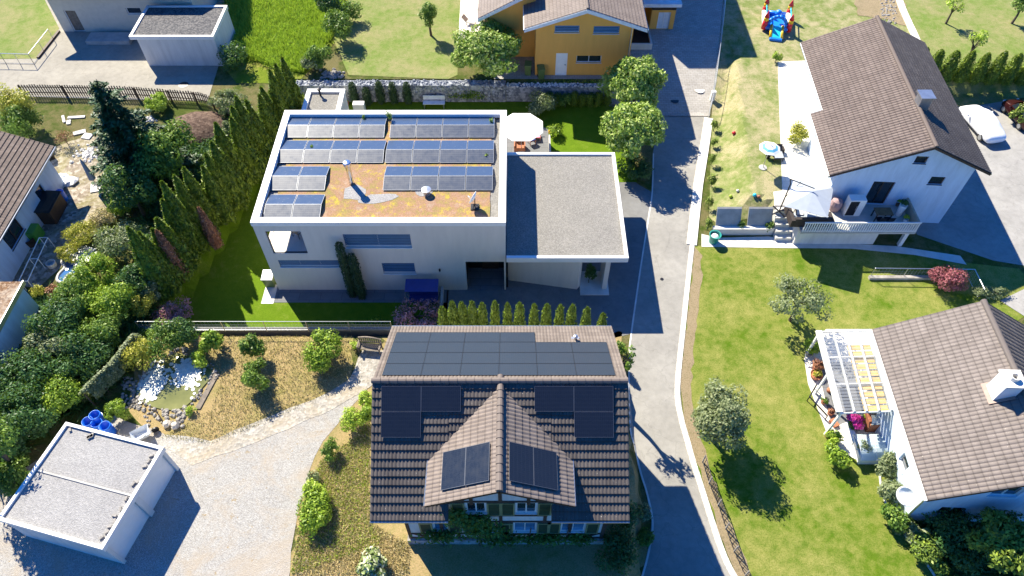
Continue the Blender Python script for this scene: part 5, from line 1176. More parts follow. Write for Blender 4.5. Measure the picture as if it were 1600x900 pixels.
def column(rng, H, R, mat, n, leaf, pointed=.7, flat_top=0, brown=None, taper=.55):
    """upright conifer foliage: profile r(t)"""
    Vs, Fs = [], []; t = rng.uniform(0, 1, n)**.85; rr = R*np.clip((1-t)**pointed, 0, 1)*(.75+.25*np.minimum(1, t*6)); 
    ph = rng.uniform(0, 2*np.pi, n); lob = 1+.13*np.sin(ph*5+t*9)+.10*np.sin(ph*9-t*17); rr = rr*lob*rng.uniform(.72, 1.02, n)
    C = np.stack([rr*np.cos(ph), rr*np.sin(ph), t*H], 1); Nn = np.stack([np.cos(ph), np.sin(ph), np.full(n,.35)], 1)+rng.normal(size=(n,3))*.65
    al = np.stack([np.cos(ph)*.35, np.sin(ph)*.35, np.ones(n)], 1); quads(C, Nn, leaf, .38, rng, Vs, Fs, align=al); return Vs, Fs
def conifer(label, loc, H, R, mat, n=1500, leaf=.10, name='thuja', cat='conifer', group=None, pointed=.6, lean=0):
    rng = rs(); t = thing(name, label, cat, loc, rng.uniform(0, 6), group); m = MB(); m.tube((0,0,-.1),(0,0,H*.75), .05+H*.01, .02, 6); m.build('trunk', M['bark'], t, local=True)
    Vs, Fs = column(rng, H, R, mat, n, leaf, pointed); core = MB(); core.lathe((0,0,0.1), [(R*.62, 0),(R*.68, H*.2),(R*.5, H*.5),(R*.28, H*.75),(.02, H*.93)], 9)
    o = meshfrom('foliage', Vs, Fs, [M[mat]], t); core.build('inner_foliage', M[mat], o, local=True); return t
def place(proto, loc, rz, s, label=None):
    c = copytree(proto); c.location = loc; c.rotation_euler = (0,0,rz); c.scale = (s[0], s[0], s[1])
    if label: c['label'] = label
    return c

# tall thuja hedge between the west garden and the modern house
hl = [(U(437,93,5.9+0).x, U(437,93,5.9).y)]
hp = [(-16.9,46.6),(-17.6,44.9),(-18.3,43.0),(-18.8,41.0),(-19.2,39.2),(-19.5,37.4),(-19.8,35.6),(-20.3,33.8),(-20.9,32.0),(-21.4,30.4),(-21.9,28.9),(-22.4,27.6)]
hed = [Vector((p[0], p[1], 0)) for p in hp]; pts = []
for a, b in zip(hed[:-1], hed[1:]):
    pts += [a.lerp(b, 0), a.lerp(b, .5)]
g = random.Random(11)
protos = [conifer('tall green thuja in the long hedge west of the modern house', (0,0,0), 5.9, 1.1, 'lf_thuja', 4200, .16, group='thujas of the long tall hedge', pointed=.8) for _ in range(3)]
dead = conifer('tall thuja with brown dead foliage in the long hedge west of the modern house', (0,0,0), 4.6, .6, 'lf_brown', 1500, .11, group='dead thujas in the tall hedge')
used = set(); NUM = ['first','second','third','fourth','fifth','sixth','seventh','eighth','ninth','tenth','eleventh','twelfth','thirteenth','fourteenth','fifteenth','sixteenth','seventeenth','eighteenth','nineteenth','twentieth','twenty-first','twenty-second','twenty-third','twenty-fourth']
for i, p in enumerate(pts):
    gx, gy = p.x+g.uniform(-.3,.25)-.35, p.y+g.uniform(-.3,.3); z = min(TH(gx, gy), 1.0); k = i % 3; s = (g.uniform(.9,1.12), g.uniform(.78,1.12)*(1.05 if p.y > 35 else .95))
    lab = f'tall green thuja, {NUM[i]} from the top end of the long hedge'
    if k in used: place(protos[k], (gx,gy,z-.1), g.uniform(0,6), s, lab)
    else: protos[k].location = (gx,gy,z-.1); used.add(k); protos[k]['label'] = lab
for j, (px, py) in enumerate([(262,395),(318,345),(352,268),(300,300),(272,345)]):
    q = U(px, py, 3.4); l = (q.x+.1, q.y, 0.9)
    lab = f'brown dead thuja in the long hedge, {["lowest but one, nearest the jungle","middle one","uppermost, nearest the house","second lowest","lowest, by the hedge foot"][j]}'
    if j == 0: dead.location = l; dead['label'] = lab
    else: place(dead, l, g.uniform(0,6), (.9, g.uniform(.6,.85)), lab)
# five dark columnar yews against the gabion wall, one pair on the modern house front
yew = conifer('dark columnar yew in front of the stone gabion wall', (0,0,0), 2.0, .42, 'lf_column', 1300, .07, 'columnar_yew', group='columnar yews along the gabion wall', pointed=.22)
for i, (px, py, hh) in enumerate([(556,155,1.05),(576,157,.8),(597,155,1.05),(617,155,1.0),(639,155,1.0)]):
    q = U(px, py+2, 0); l = (q.x, q.y-.3, 0)
    lab = ['leftmost dark columnar yew before the gabion wall','shortest columnar yew, second from left before the gabion wall','middle one of five columnar yews before the gabion wall','fourth columnar yew from the left before the gabion wall','rightmost of the five dark columnar yews before the gabion wall'][i]
    if i == 0: yew.location = l; yew['label'] = lab
    else: place(yew, l, i, (1, hh), lab)
q = UY(549,452,Y0-.55); conifer('taller of two slim dark conifers against the modern house front', (q.x, Y0-.5, 0), 5.2, .34, 'lf_column', 3000, .075, 'columnar_yew', pointed=.12)
q = UY(562,452,Y0-.6); conifer('shorter of two slim dark conifers against the modern house front', (q.x+.05, Y0-.6, 0), 4.3, .34, 'lf_column', 2600, .075, 'columnar_yew', pointed=.12)
# row of young light thujas along the drive behind the half-timbered house
yt = conifer('x', (0,0,0), 2.5, .42, 'lf_thuja2', 1300, .085, 'young_thuja', group='young thujas in a row behind the tiled ridge', pointed=.35)
xsr = [(690,490,.8),(706,482,1),(721,483,1),(737,482,1),(753,484,1),(773,481,1.05),(793,484,.95),(812,484,.95),(835,486,.95),(855,486,.95),(876,487,.9),(895,487,.95),(918,491,.9),(943,500,.7)]
for i, (px, py, hh) in enumerate(xsr):
    q = U(px, py-6, 2.45*hh+.0); l = (q.x, 24.35+.0, TH(q.x, 24.35)-.0); zt = U(px, py-12, 0); 
    l = (UY(px, py-10, 24.6).x, 24.6, 0.2 if True else 0); topz = UY(px, py-10, 24.6).z
    lab = f'light green young thuja, {["first","second","third","fourth","fifth","sixth","seventh","eighth","ninth","tenth","eleventh","twelfth","thirteenth","last"][i]} from the left in the row of fourteen'
    sc_ = (topz-.2)/2.5
    if i == 0: yt.location = l; yt['label'] = lab; yt.scale = (1,1,sc_)
    else: place(yt, l, i*1.3, (g.uniform(.9,1.1), sc_), lab)
# low clipped hedge under the second gabion wall
ch = conifer('x', (0,0,0), 1.25, .42, 'lf_thuja', 800, .07, 'hedge_plant', 'hedge plant', 'clipped hedge plants under the low wall', pointed=.15)
for i, px in enumerate([858,871,897,910,922,934,948]):
    q = U(px, 166, 0); l = (q.x, 48.5, 0); lab = f'small clipped hedge plant, {ORD[i]} from the left under the low stone wall'
    if i == 0: ch.location = l; ch['label'] = lab
    else: place(ch, l, i, (1, g.uniform(.85,1.1)), lab)
# hedge beside the parked cars, upper right
hr = conifer('x', (0,0,0), 3.0, .75, 'lf_thuja', 1700, .10, 'thuja', group='thujas beside the parked cars', pointed=.45)
for i in range(10):
    x = 33.6+i*1.25; y = 50.6+.0*i-i*.08; l = (x, y+.2, .9); lab = f'dark thuja, {["first","second","third","fourth","fifth","sixth","seventh","eighth","ninth","tenth"][i]} from the left in the hedge beside the parked cars'
    if i == 0: hr.location = l; hr['label'] = lab
    else: place(hr, l, i, (g.uniform(.95,1.1), g.uniform(.9,1.1)), lab)
bush('lime green shrub at the right picture edge beside the dark red car', 1597, 178, 1.8, .8, 'lf_thuja2', 1200, .09)
# young hedge shrubs in kerb pockets by the blue-lit house lawn
ks = None
for i, (px, py) in enumerate([(1118,196),(1117,222),(1113,250),(1112,283),(1108,318),(1107,352)]):
    lab = f'{["first","second","third","fourth","fifth","sixth"][i]} small shrub from the top in the row along the lawn kerb'
    q = at(px, py, .5)
    if ks is None: ks = bush(lab, px, py, 1.1, .38, 'lf_thuja2', 420, .07, group='small shrubs along the lawn kerb')
    else: place(ks, q, i, (g.uniform(.85,1.1), g.uniform(.8,1.1)), lab)
bush('left one of two small plants between the leaning slabs and steps', 1158, 352, .9, .35, 'lf_mid', 400, .07); bush('right one of two small plants, between slabs and steps', 1203, 352, .9, .38, 'lf_mid', 450, .07)

# spruce and the shaded jungle of the west garden
def spruce(label, base, H, R, n=9000, mat='lf_blue'):
    rng = rs(); t = thing('spruce', label, 'conifer', base); m = MB(); m.tube((0,0,-.2),(0,0,H*.97), .16, .02, 8); m.build('trunk', M['bark'], t, local=True)
    Vs, Fs = [], []; lv = 22; br = MB()
    for k in range(lv):
        z = H*(.10+.88*k/lv); r = R*(1-(k/lv))**.8+.12; nb = 10 if k < 16 else 6
        for j in range(nb):
            a = rng.uniform(0, 6.28); L = r*rng.uniform(.7, 1.2); s = np.linspace(.12, 1, 6); dz_ = -.18*L+rng.uniform(-.12,.1)
            br.tube((0,0,z),(math.cos(a)*L,math.sin(a)*L,z+dz_),.03,.008,4)
            cnt = int(44*L)+14; tt = rng.uniform(.15, 1, cnt); w = (1-tt)*L*.28+.08; off = rng.uniform(-1, 1, cnt)*w
            C = np.stack([np.cos(a)*tt*L-np.sin(a)*off, np.sin(a)*tt*L+np.cos(a)*off, z+tt*dz_+rng.normal(size=cnt)*.05], 1)
            Nn = np.stack([rng.normal(size=cnt)*.4, rng.normal(size=cnt)*.4, np.ones(cnt)], 1)
            al = np.stack([np.cos(a)+(-np.sin(a))*np.sign(off)*.9, np.sin(a)+np.cos(a)*np.sign(off)*.9, np.zeros(cnt)], 1); quads(C, Nn, .18, .38, rng, Vs, Fs, align=al)
    o = meshfrom('crown', Vs, Fs, [M[mat]], t); br.build('branch_wood', M['bark'], o, local=True); return t
sb_ = G(236,282); zt = None
tz_ = UY(150,118,sb_.y).z
bx_ = U(150,118,11.0); spruce('tall dark blue-green spruce left of the long hedge', (sb_.x, sb_.y, HI), max(8.0, min(13, UY(150,118,sb_.y).z-HI)), 3.5)
tree('broad dark-leaved tree beside the tall spruce', 258, 238, 5.2, 2.0, 'lf_mid', 7000, .12, .15, 'broadleaf_tree', clumps=26, cr=.33)
tree('dark yew-like tree in shade below the spruce', 205, 300, 4.4, 1.7, 'lf_dark', 4500, .11, .1, 'broadleaf_tree')
G_ = [ # label, px, py, H, R, mat, n, leaf
 ('rounded grey-green shrub above the round garden pool', 190, 378, 2.8, 2.0, 'lf_grey', 5200, .10),
 ('dark tall shrub beside the hedge foot, right of the grey-green shrub', 232, 400, 2.8, 1.2, 'lf_dark', 2600, .10),
 ('bright mid-green shrub right of the round garden pool', 150, 425, 2.6, 1.9, 'lf_bright', 4600, .10),
 ('big green shrub below the round garden pool', 118, 468, 2.6, 1.9, 'lf_mid', 5200, .10),
 ('green shrub in the middle of the west jungle', 175, 468, 2.6, 1.7, 'lf_bright', 4200, .10),
 ('dark shrub left of the pink maple', 208, 440, 2.4, 1.4, 'lf_dark', 3000, .10),
 ('pale green shrub between jungle and hedge foot', 232, 450, 1.9, .9, 'lf_grey', 1600, .08),
 ('yellowish shrub just left of the pink maple', 222, 470, 1.9, 1.1, 'lf_yellow', 1500, .08),
 ('dark green shrub by the corner of the flat-roofed building', 88, 505, 2.8, 1.9, 'lf_dark', 4200, .11),
 ('green shrub with pale leaves in the lower jungle', 75, 540, 2.7, 1.7, 'lf_grey', 3800, .11),
 ('dark shrub at the foot of the white wall, left edge', 38, 585, 3.0, 2.0, 'lf_dark', 4600, .11),
 ('dark green shrub left of the white double garage', 30, 650, 3.0, 2.0, 'lf_dark', 4800, .11),
 ('mid-green bushy plant above the double garage corner', 92, 620, 2.4, 1.7, 'lf_bright', 3800, .10),
 ('dark mass of shrub left of the vine-covered hedge', 125, 560, 2.7, 1.8, 'lf_dark', 4200, .11),
 ('small green shrub right of the dark lower jungle', 160, 515, 2.4, 1.5, 'lf_mid', 3000, .10),
 ('olive shrub between the arching hedge and the lily pond', 220, 548, 2.4, 1.4, 'lf_yellow', 1500, .09),
 ('green shrub above the lily pond', 262, 530, 2.3, 1.5, 'lf_mid', 3200, .09),
 ('dark shrub near the fence right above the pond', 283, 520, 2.0, 1.2, 'lf_dark', 2000, .09),
 ('dark green shrub at the lower left edge of the garage', 8, 700, 2.8, 1.5, 'lf_dark', 3000, .11),
 ('green shrub touching the garage wall at left edge', 12, 745, 2.2, 1.3, 'lf_mid', 2200, .10),
 ('bright green grassy shrub right above the blue barrels', 180, 640, 1.3, .8, 'lf_bright', 1200, .08),
 ('yellow-flowering shrub on the west terrace', 128, 365, 1.4, 1.5, 'lf_yellow', 2600, .07),
 ('low yellow shrub left above the round pool', 105, 395, 1.0, .9, 'lf_yellow', 1300, .07),
 ('feathery pale grass shrub beside the yellow shrub', 158, 340, 1.1, 1.0, 'lf_straw', 1300, .08),
 ('bright green shrub beside the west terrace stones', 188, 322, 1.8, 1.0, 'lf_bright', 1800, .09),
 ('reddish feathery plant below the round pool', 82, 455, .9, .6, 'lf_brown', 700, .06),
 ('yellow-green plant beside the reddish feathery one', 60, 455, 1.0, .55, 'lf_yellow', 600, .07),
 ('lime grass bush leaning over the picket fence', 243, 160, 1.5, 1.15, 'lf_lime', 2600, .10),
 ('round olive hedge bush at the fence end', 352, 158, 1.8, 1.7, 'lf_grey', 3400, .09),
 ('small olive bush beside the soil heap', 357, 200, 1.2, .65, 'lf_grey', 900, .07),
 ('olive tuft at the lower edge of the soil heap', 328, 243, 1.0, .7, 'lf_grey', 800, .07),
 ('yellow-green big shrub left of the picket fence', 22, 165, 4.0, 1.9, 'lf_yellow', 3200, .11),
 ('green shrub behind the brown-tiled roof, left edge', 30, 190, 3.0, 1.7, 'lf_mid', 3000, .11),
 ('bare brownish bush by the roof corner', 100, 215, 1.5, .9, 'lf_brown', 500, .06),
]
for k_, (lab, px, py, H_, R_, mt, n_, lf) in enumerate(G_): bush(lab, px, py, H_*(.92+.16*((k_*7)%3)/2), R_*.9, mt, int(n_*1.5), lf*.78, clumps=22, cr=.34)
tree('pink-leaved ornamental maple at the hedge foot', 268, 492, 2.2, 1.15, 'lf_pink', 2600, .08, .2, 'pink_maple')
# arching clipped hedge running down to the barrels
vh = thing('arched_hedge', 'narrow pale green clipped hedge running diagonally through the jungle', 'hedge', G(165,575)); rng = rs(); Vs, Fs = [], []
pa = [at(210,522,1.6), at(195,540,1.6), at(170,572,1.6), at(150,590,1.6), at(128,612,1.6)]
for a, b in zip(pa[:-1], pa[1:]):
    n_ = 900; t_ = rng.uniform(0,1,n_)[:,None]; C = np.array(a)[None]*(1-t_)+np.array(b)[None]*t_; ph = rng.uniform(0, np.pi, n_); w = rng.uniform(.8,1.05,n_)
    C = C-np.array(rootloc(vh))+np.stack([np.cos(ph)*.35*w, np.cos(ph)*.12*w, .5+1.2*np.sin(ph)*w], 1); quads(C, np.stack([np.cos(ph), np.zeros(n_), np.sin(ph)+.2],1)+rng.normal(size=(n_,3))*.3, .09, .5, rng, Vs, Fs)
meshfrom('foliage', Vs, Fs, [M['lf_grey']], vh); m = MB(); 
for p in pa: m.tube(p-Vector((0,0,.1)), p+Vector((0,0,1.3)), .04)
m.build('stems', M['bark'], vh)
# garden of the half-timbered house
for lab, px, py, H_, R_, mt, n_, lf in [
 ('upper round bush of the two-tier pair in the dry garden', 394, 541, 1.7, .75, 'lf_mid', 2200, .08), ('lower round bush of the two-tier pair in the dry garden', 405, 582, 1.9, 1.0, 'lf_mid', 2800, .08),
 ('large bright round bush by the garden bench', 508, 545, 2.1, 1.35, 'lf_bright', 4800, .08), ('small bush on the fence left of the garden bench', 548, 515, 1.3, .5, 'lf_bright', 700, .07),
 ('low leafy bush on the fence above the garden bench', 585, 511, .8, .9, 'lf_bright', 800, .07), ('small yellow-green plant beside the garden bench', 553, 540, .6, .35, 'lf_lime', 300, .06),
 ('upright bright grass clump right of the pond', 327, 535, 1.7, .8, 'lf_bright', 1600, .10), ('yellow-green grass clump at the pond edge', 312, 560, 1.0, .6, 'lf_lime', 800, .09),
 ('round lime bush against the tiled roof edge, upper one', 572, 622, 1.4, .55, 'lf_lime', 1200, .07), ('round lime bush beside the tiled house, middle one', 553, 657, 1.2, .8, 'lf_lime', 1900, .07),
 ('lime bush squeezed between the middle bush and the roof', 572, 645, 1.5, .5, 'lf_bright', 1000, .07), ('small dark-green bush at the gravel border', 514, 702, 1.1, .6, 'lf_mid', 1200, .07),
 ('tiny grey-green bush above the long hedge clump', 489, 748, .8, .45, 'lf_grey', 600, .06), ('white-flowering yucca-like plant at the bottom edge', 583, 884, .9, .85, 'lf_white', 1500, .13),
 ('tiny shrub patch at the lily pond foot', 298, 641, .5, .35, 'lf_lime', 300, .06)]:
    bush(lab, px, py, H_, R_, mt, n_, lf, clumps=14, cr=.42)
bush('long feathery yellow-green hedge clump along the gravel border', 491, 797, 1.3, .85, 'lf_bright', 4200, .08, ry=1.75, clumps=26, cr=.32)
bush('upper end of the long feathery clump at the gravel border', 488, 765, 1.0, .55, 'lf_lime', 1200, .07)
tree('dark red maple in the shade behind the tiled roof', 652, 492, 2.2, 1.5, 'lf_pink', 2200, .08, .2, 'red_maple', clumps=10)
# ivy on the timber house front
iv = thing('climbing_vine', 'green vine climbing the front wall below the dormer', 'vine', (-1.5, TY0-.4, HI)); rng = rs(); Vs, Fs = [], []
for px, py, rx_, rz2, n_ in ((735,815,1.0,.55,900),(715,808,.5,.7,400),(755,828,.9,.5,600),(690,838,1.0,.35,500),(780,842,1.2,.3,600),(850,842,1.3,.25,600),(905,842,.7,.22,350)):
    q = UY(px, py, TY0-.25); C = np.array(q-rootloc(iv))+rng.normal(size=(n_,3))*np.array([rx_*.45, .13, rz2*.45]); quads(C, rng.normal(size=(n_,3))*.5+np.array([0,-.5,.5]), .085, .7, rng, Vs, Fs)
meshfrom('foliage', Vs, Fs, [M['lf_vine']], iv); m = MB(); 
for x in (-3.4,-1.6,.8,2.6): m.tube((x,TY0-.2,HI),(x+.1,TY0-.08,HI+2.2),.03)
m.build('stems', M['bark'], iv)
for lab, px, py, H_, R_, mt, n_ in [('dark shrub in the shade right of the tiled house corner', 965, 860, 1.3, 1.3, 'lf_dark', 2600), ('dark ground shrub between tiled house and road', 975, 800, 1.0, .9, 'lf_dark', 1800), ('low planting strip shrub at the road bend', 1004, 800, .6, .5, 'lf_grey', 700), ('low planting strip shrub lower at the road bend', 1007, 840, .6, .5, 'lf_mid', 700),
    ('small plant by the gable corner beside the road, upper', 972, 547, .7, .3, 'lf_bright', 300), ('small plant by the gable corner beside the road, lower', 977, 573, .8, .35, 'lf_bright', 350)]: bush(lab, px, py, H_, R_, mt, n_, .08)
# pair of plane trees, big bush by the orange house
tree('upper one of two bright round plane trees beside the road', 994, 132, 5.6, 2.6, 'lf_plane', 13000, .13, .16, 'plane_tree', clumps=75, cr=.23)
tree('lower one of two bright round plane trees beside the road', 989, 202, 5.2, 2.5, 'lf_plane', 13000, .13, .16, 'plane_tree', clumps=75, cr=.23)
tree('large pale green bush-like tree before the orange house', 764, 97, 4.2, 2.9, 'lf_plane', 13000, .13, .06, 'broadleaf_tree', clumps=60, cr=.24)
bush('olive shrub beside the white octagonal parasol', 848, 160, 1.7, 1.3, 'lf_grey', 2200, .09); bush('blue-green shrub in front of the clipped hedge', 883, 157, 1.3, .7, 'lf_mid', 900, .08); bush('small shaded shrub on the back lawn', 866, 205, .9, .8, 'lf_bright', 900, .08)
bush('brown-tinged plants at the gabion wall foot', 735, 148, 1.1, 1.6, 'lf_mid', 1300, .08, ry=.5); bush('dark trimmed shrub under the lower plane tree', 992, 262, 1.6, 1.3, 'lf_dark', 2600, .09)
bush('small dark shrub under the carport corner', 922, 428, 1.8, .45, 'lf_dark', 1000, .08)
tree('small conical young tree on the north lawn', 671, 27, 3.2, .95, 'lf_mid', 2400, .09, .12, 'young_tree', clumps=14)
for lab, px, py, H_, R_, mt, n_ in [('dark bush at the meadow edge near the lawn', 500, 88, 2.2, 1.3, 'lf_mid', 2800), ('leafy bush higher along the meadow edge', 528, 40, 2.8, 1.4, 'lf_mid', 3200), ('dark green bush at the top of the meadow edge', 515, 8, 2.8, 1.4, 'lf_dark', 2800), ('bush above the stones at the wall end', 492, 120, 1.6, .9, 'lf_grey', 1200), ('bush at the upper picture edge by the lawn', 548, 15, 2.0, 1.0, 'lf_mid', 1400), ('dark shrubs between box garage and hedge', 372, 85, 2.0, 1.6, 'lf_dark', 2200)]: bush(lab, px, py, H_, R_, mt, n_, .10)
# east lawn trees
tree('large grey-green tree on the lawn beside the road', 1126, 654, 4.3, 1.75, 'lf_grey', 11000, .085, .12, 'broadleaf_tree', clumps=36, cr=.30, rxy=(1.65,2.4))
tree('airy grey-green olive tree on the lawn', 1252, 467, 3.8, 1.75, 'lf_grey', 3600, .085, .2, 'olive_tree', clumps=26, cr=.26)
bush('red barberry bush inside the wire fence corner', 1487, 438, 1.6, 1.5, 'lf_red', 4200, .075, ry=1.1); bush('pale flowering plants beside the barberry', 1548, 455, .7, 1.3, 'lf_grey', 1300, .07, ry=.5)
tree('thin young tree on the upper right lawn', 1527, 64, 3.0, .8, 'lf_lime', 420, .10, .45, 'young_tree', clumps=7, cr=.4); tree('thin sapling at the upper right edge', 1493, 8, 2.6, .8, 'lf_lime', 420, .09, .4, 'young_tree', clumps=6); tree('dark tree corner at the top right edge', 1598, 8, 3.0, 1.0, 'lf_mid', 1200, .1, .2, 'broadleaf_tree')
bush('round yellowish bush on the white patio edge', 1246, 208, 1.4, .95, 'lf_yellow', 1900, .08); bush('small bush at the patio corner', 1213, 88, .9, .5, 'lf_bright', 600, .07)
for lab, px, py, H_, R_, mt, n_ in [('leafy shrub at the pergola corner', 1272, 540, 1.3, .6, 'lf_bright', 1200), ('round bright bush at the terrace edge', 1311, 711, 1.2, .72, 'lf_bright', 2000), ('smaller round bush above it on the terrace edge', 1305, 685, 1.0, .5, 'lf_bright', 1100), ('lavender-grey shrub below the glass cold frame', 1384, 728, 1.5, .75, 'lf_grey', 2000),
  ('grey-green shrub in the middle of the wall border', 1392, 765, 1.5, .8, 'lf_grey', 2100), ('green flowering shrub below the satellite dish', 1405, 808, 1.3, .8, 'lf_mid', 2000), ('silvery shrub with white blossom at the lawn border', 1418, 832, 1.0, .6, 'lf_grey', 1200), ('white blossom bush beside the spreading conifer', 1440, 832, 1.0, .5, 'lf_white', 500),
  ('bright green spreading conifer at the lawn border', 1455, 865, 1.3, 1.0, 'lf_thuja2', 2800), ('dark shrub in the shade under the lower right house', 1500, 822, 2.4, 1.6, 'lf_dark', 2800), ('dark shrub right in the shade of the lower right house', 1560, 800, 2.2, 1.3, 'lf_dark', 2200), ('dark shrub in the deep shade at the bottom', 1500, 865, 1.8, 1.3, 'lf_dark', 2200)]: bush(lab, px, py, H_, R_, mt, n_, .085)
tree('bushy conifer lit by the sun at the lower right corner', 1572, 848, 4.2, 1.7, 'lf_thuja2', 6500, .12, .08, 'conifer_tree', 'conifer', clumps=30, cr=.27)
bush('purple-green creeping plants at the terrace hedge', 1337, 660, .9, .5, 'lf_dark', 700, .07)
tree('thin sparse tree by the gable corner casting leafy shade on the road', 972, 560, 4.8, .75, 'lf_mid', 420, .10, .3, 'young_tree', clumps=9, cr=.3)
# weeds on the flat roof
for i, (px, py, hh, lab) in enumerate([(609,188,.95,'tall green weed between the two solar blocks'), (768,192,.5,'small weed at the top right solar panel'), (760,243,.35,'tiny pale weed on the second panel row'), (488,230,.4,'thin weed among the left solar panels'), (570,185,.4,'thin weed on the rear left solar panels')]):
    q = U(px, py+3, rz+.05); bush(lab, 0, 0, hh, .12+.1*hh, 'lf_bright', 90 if i else 260, .05, 'weed', 'weed', 5, loc=q)
# blades: meadow, dry garden, rough edges
def blades(name, poly_px, n, h, mat, cat, label, seed, w=.02, lean=.5):
    rng = np.random.default_rng(seed); P_ = [G(*p) for p in poly_px]; xs = [p.x for p in P_]; ys = [p.y for p in P_]; pts = []
    def inside(x, y):
        ins = False; j = len(P_)-1
        for i in range(len(P_)):
            if (P_[i].y > y) != (P_[j].y > y) and x < (P_[j].x-P_[i].x)*(y-P_[i].y)/(P_[j].y-P_[i].y)+P_[i].x: ins = not ins
            j = i
        return ins
    while len(pts) < n:
        x, y = rng.uniform(min(xs), max(xs)), rng.uniform(min(ys), max(ys))
        if inside(x, y): pts.append((x, y, TH(x, y)))
    B = np.array(pts); a = rng.uniform(0, 6.28, n); hh = h*rng.uniform(.5, 1.3, n); d = np.stack([np.cos(a), np.sin(a), np.zeros(n)], 1)*w
    l = np.stack([rng.normal(size=n)*lean, rng.normal(size=n)*lean, np.ones(n)], 1)*hh[:,None]
    V = np.stack([B-d, B+d, B+l+d*.3, B+l-d*.3], 1).reshape(-1,3); o = meshfrom(name, [V], [np.arange(n*4).reshape(-1,4)], [M[mat]]); tag(o, label, cat, kind='stuff')
blades('meadow_grass', [(350,-20),(545,-20),(520,60),(475,115),(430,110),(365,80)], 26000, .55, 'lf_lime', 'grass', 'tall sunlit meadow grass between garage and hedge', 5, .035)
blades('dry_grass', [(250,522),(450,522),(556,524),(548,588),(515,615),(400,668),(330,694),(250,685),(330,640),(345,590),(335,560)], 12000, .12, 'lf_straw', 'grass', 'short parched grass in the dry garden', 6, .02)
blades('dry_grass', [(560,680),(578,620),(578,815),(640,850),(640,899),(455,899),(470,800),(500,720)], 14000, .13, 'lf_straw', 'grass', 'short parched grass left of the tiled house', 7, .02)
blades('green_grass', [(560,680),(578,640),(578,815),(600,850),(455,899),(470,800),(500,720)], 6000, .12, 'lf_lime', 'grass', 'green tufts among the parched grass', 8, .02)
blades('jungle_undergrowth', [(60,470),(240,470),(240,520),(215,560),(160,620),(130,640),(60,660),(-10,780),(-20,600),(60,520)], 16000, .45, 'lf_dark', 'ground cover', 'dark leafy undergrowth below the garden shrubs', 9, .09, 1.2)
blades('hedge_undergrowth', [(240,270),(330,200),(390,160),(330,300),(250,420),(215,400)], 9000, .35, 'lf_dark', 'ground cover', 'shaded ground cover along the tall hedge', 10, .08, 1.2)
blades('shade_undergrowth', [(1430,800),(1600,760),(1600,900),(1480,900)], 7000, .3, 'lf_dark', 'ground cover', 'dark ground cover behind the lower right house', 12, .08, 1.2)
tree('leafy tree at the left edge shading the double garage roof', -22, 690, 5.5, 1.5, 'lf_mid', 2600, .11, .3, 'broadleaf_tree', clumps=16)
# ------------------------------------------------------------ WALLS, FENCES, RAILINGS
M['gabion'] = gravelmat('gabion_stones', (.14,.16,.19), (.26,.28,.31), (.46,.48,.50), 5)
def single(m, name, mat, label, cat, org, group=None, bevel=0, **k):
    o = m.build(name, mat, org=org, bevel=bevel, **k); return tag(o, label, cat, group)
gw_ = thing('gabion_wall', 'long grey stone-filled gabion wall behind the modern house', 'wall', (-9, 49.4, 0)); m = MB(); g = random.Random(2)
ga, gb = UY(462,125,49.3).x, UY(790,125,49.3).x; m.box(ga, 48.95, -.1, gb, 49.65, HI+.12); m.build('stone_fill', M['gabion'], gw_)
m = MB(); 
for i in range(620):
    x = g.uniform(ga, gb); y = g.choice([48.95, g.uniform(48.95,49.65)]); z = HI+.12 if y > 48.96 else g.uniform(.1, HI+.1); m.rock((x,y,z), g.uniform(.06,.13), g)
o = m.build('loose_stones', M['gabion'], gw_); o['kind'] = 'stuff'
m = MB(); x = ga
while x < gb: m.tube((x,48.90,0),(x,48.90,HI+.16),.012,n=4); m.tube((x,48.90,HI+.16),(x,49.68,HI+.16),.012,n=4); x += 1.0
m.build('wire_cage', M['steel'], gw_)
g2 = thing('gabion_wall', 'lower gabion wall strip topped with weeds before the orange house', 'wall', (4, 49.4, 0)); m = MB(); gc = UY(945,143,49.3).x
m.box(gb+.05, 49.0, -.1, gc, 49.5, HI-.05); m.build('stone_fill', M['gabion'], g2); m = MB()
for i in range(160): m.rock((g.uniform(gb+.1,gc), g.uniform(49.0,49.5), HI-.05), g.uniform(.05,.11), g)
o = m.build('loose_stones', M['pale_stone'], g2); o['kind'] = 'stuff'
blades('wall_weeds', [(835,134),(945,136),(945,141),(835,139)], 900, .3, 'lf_lime', 'grass', 'weeds growing on top of the low gabion wall', 21, .03)
# picket fence, top left
pf = thing('picket_fence', 'weathered brown wooden picket fence along the concrete yard', 'fence', G(200,155)); pth = dense([G(40,150), G(130,151), G(200,153), G(270,158), G(320,163), G(350,178), G(372,196)], 4)
m = MB(); rl_ = [MB(), MB()]; ps = []
for a, b in zip(pth[:-1], pth[1:]):
    L = (b-a).length; k = max(1, int(L/.19)); d = unit(b-a); an = math.atan2(d.y, d.x)
    for i in range(k):
        p = a.lerp(b, i/k); z = TH(p.x, p.y); m.cbox(p.x, p.y, z+.05, .10, .03, 1.05+g.uniform(-.04,.04), an)
    for ri_, hz in enumerate((.35, .85)): rl_[ri_].obox(Vector((a.x,a.y,TH(a.x,a.y)+hz))+Vector((-d.y,d.x,0))*-.05, b-a, Vector((-d.y,d.x,0))*.035, (0,0,.07))
m.build('pickets', M['old_wood'], pf); [r_i.build('rail', M['dark_wood'], pf) for r_i in rl_]
for i in range(0, len(pth), 3): MB().cbox(pth[i].x, pth[i].y-.08, TH(pth[i].x,pth[i].y)-.1, .1,.1,1.2).build('post', M['dark_wood'], pf)
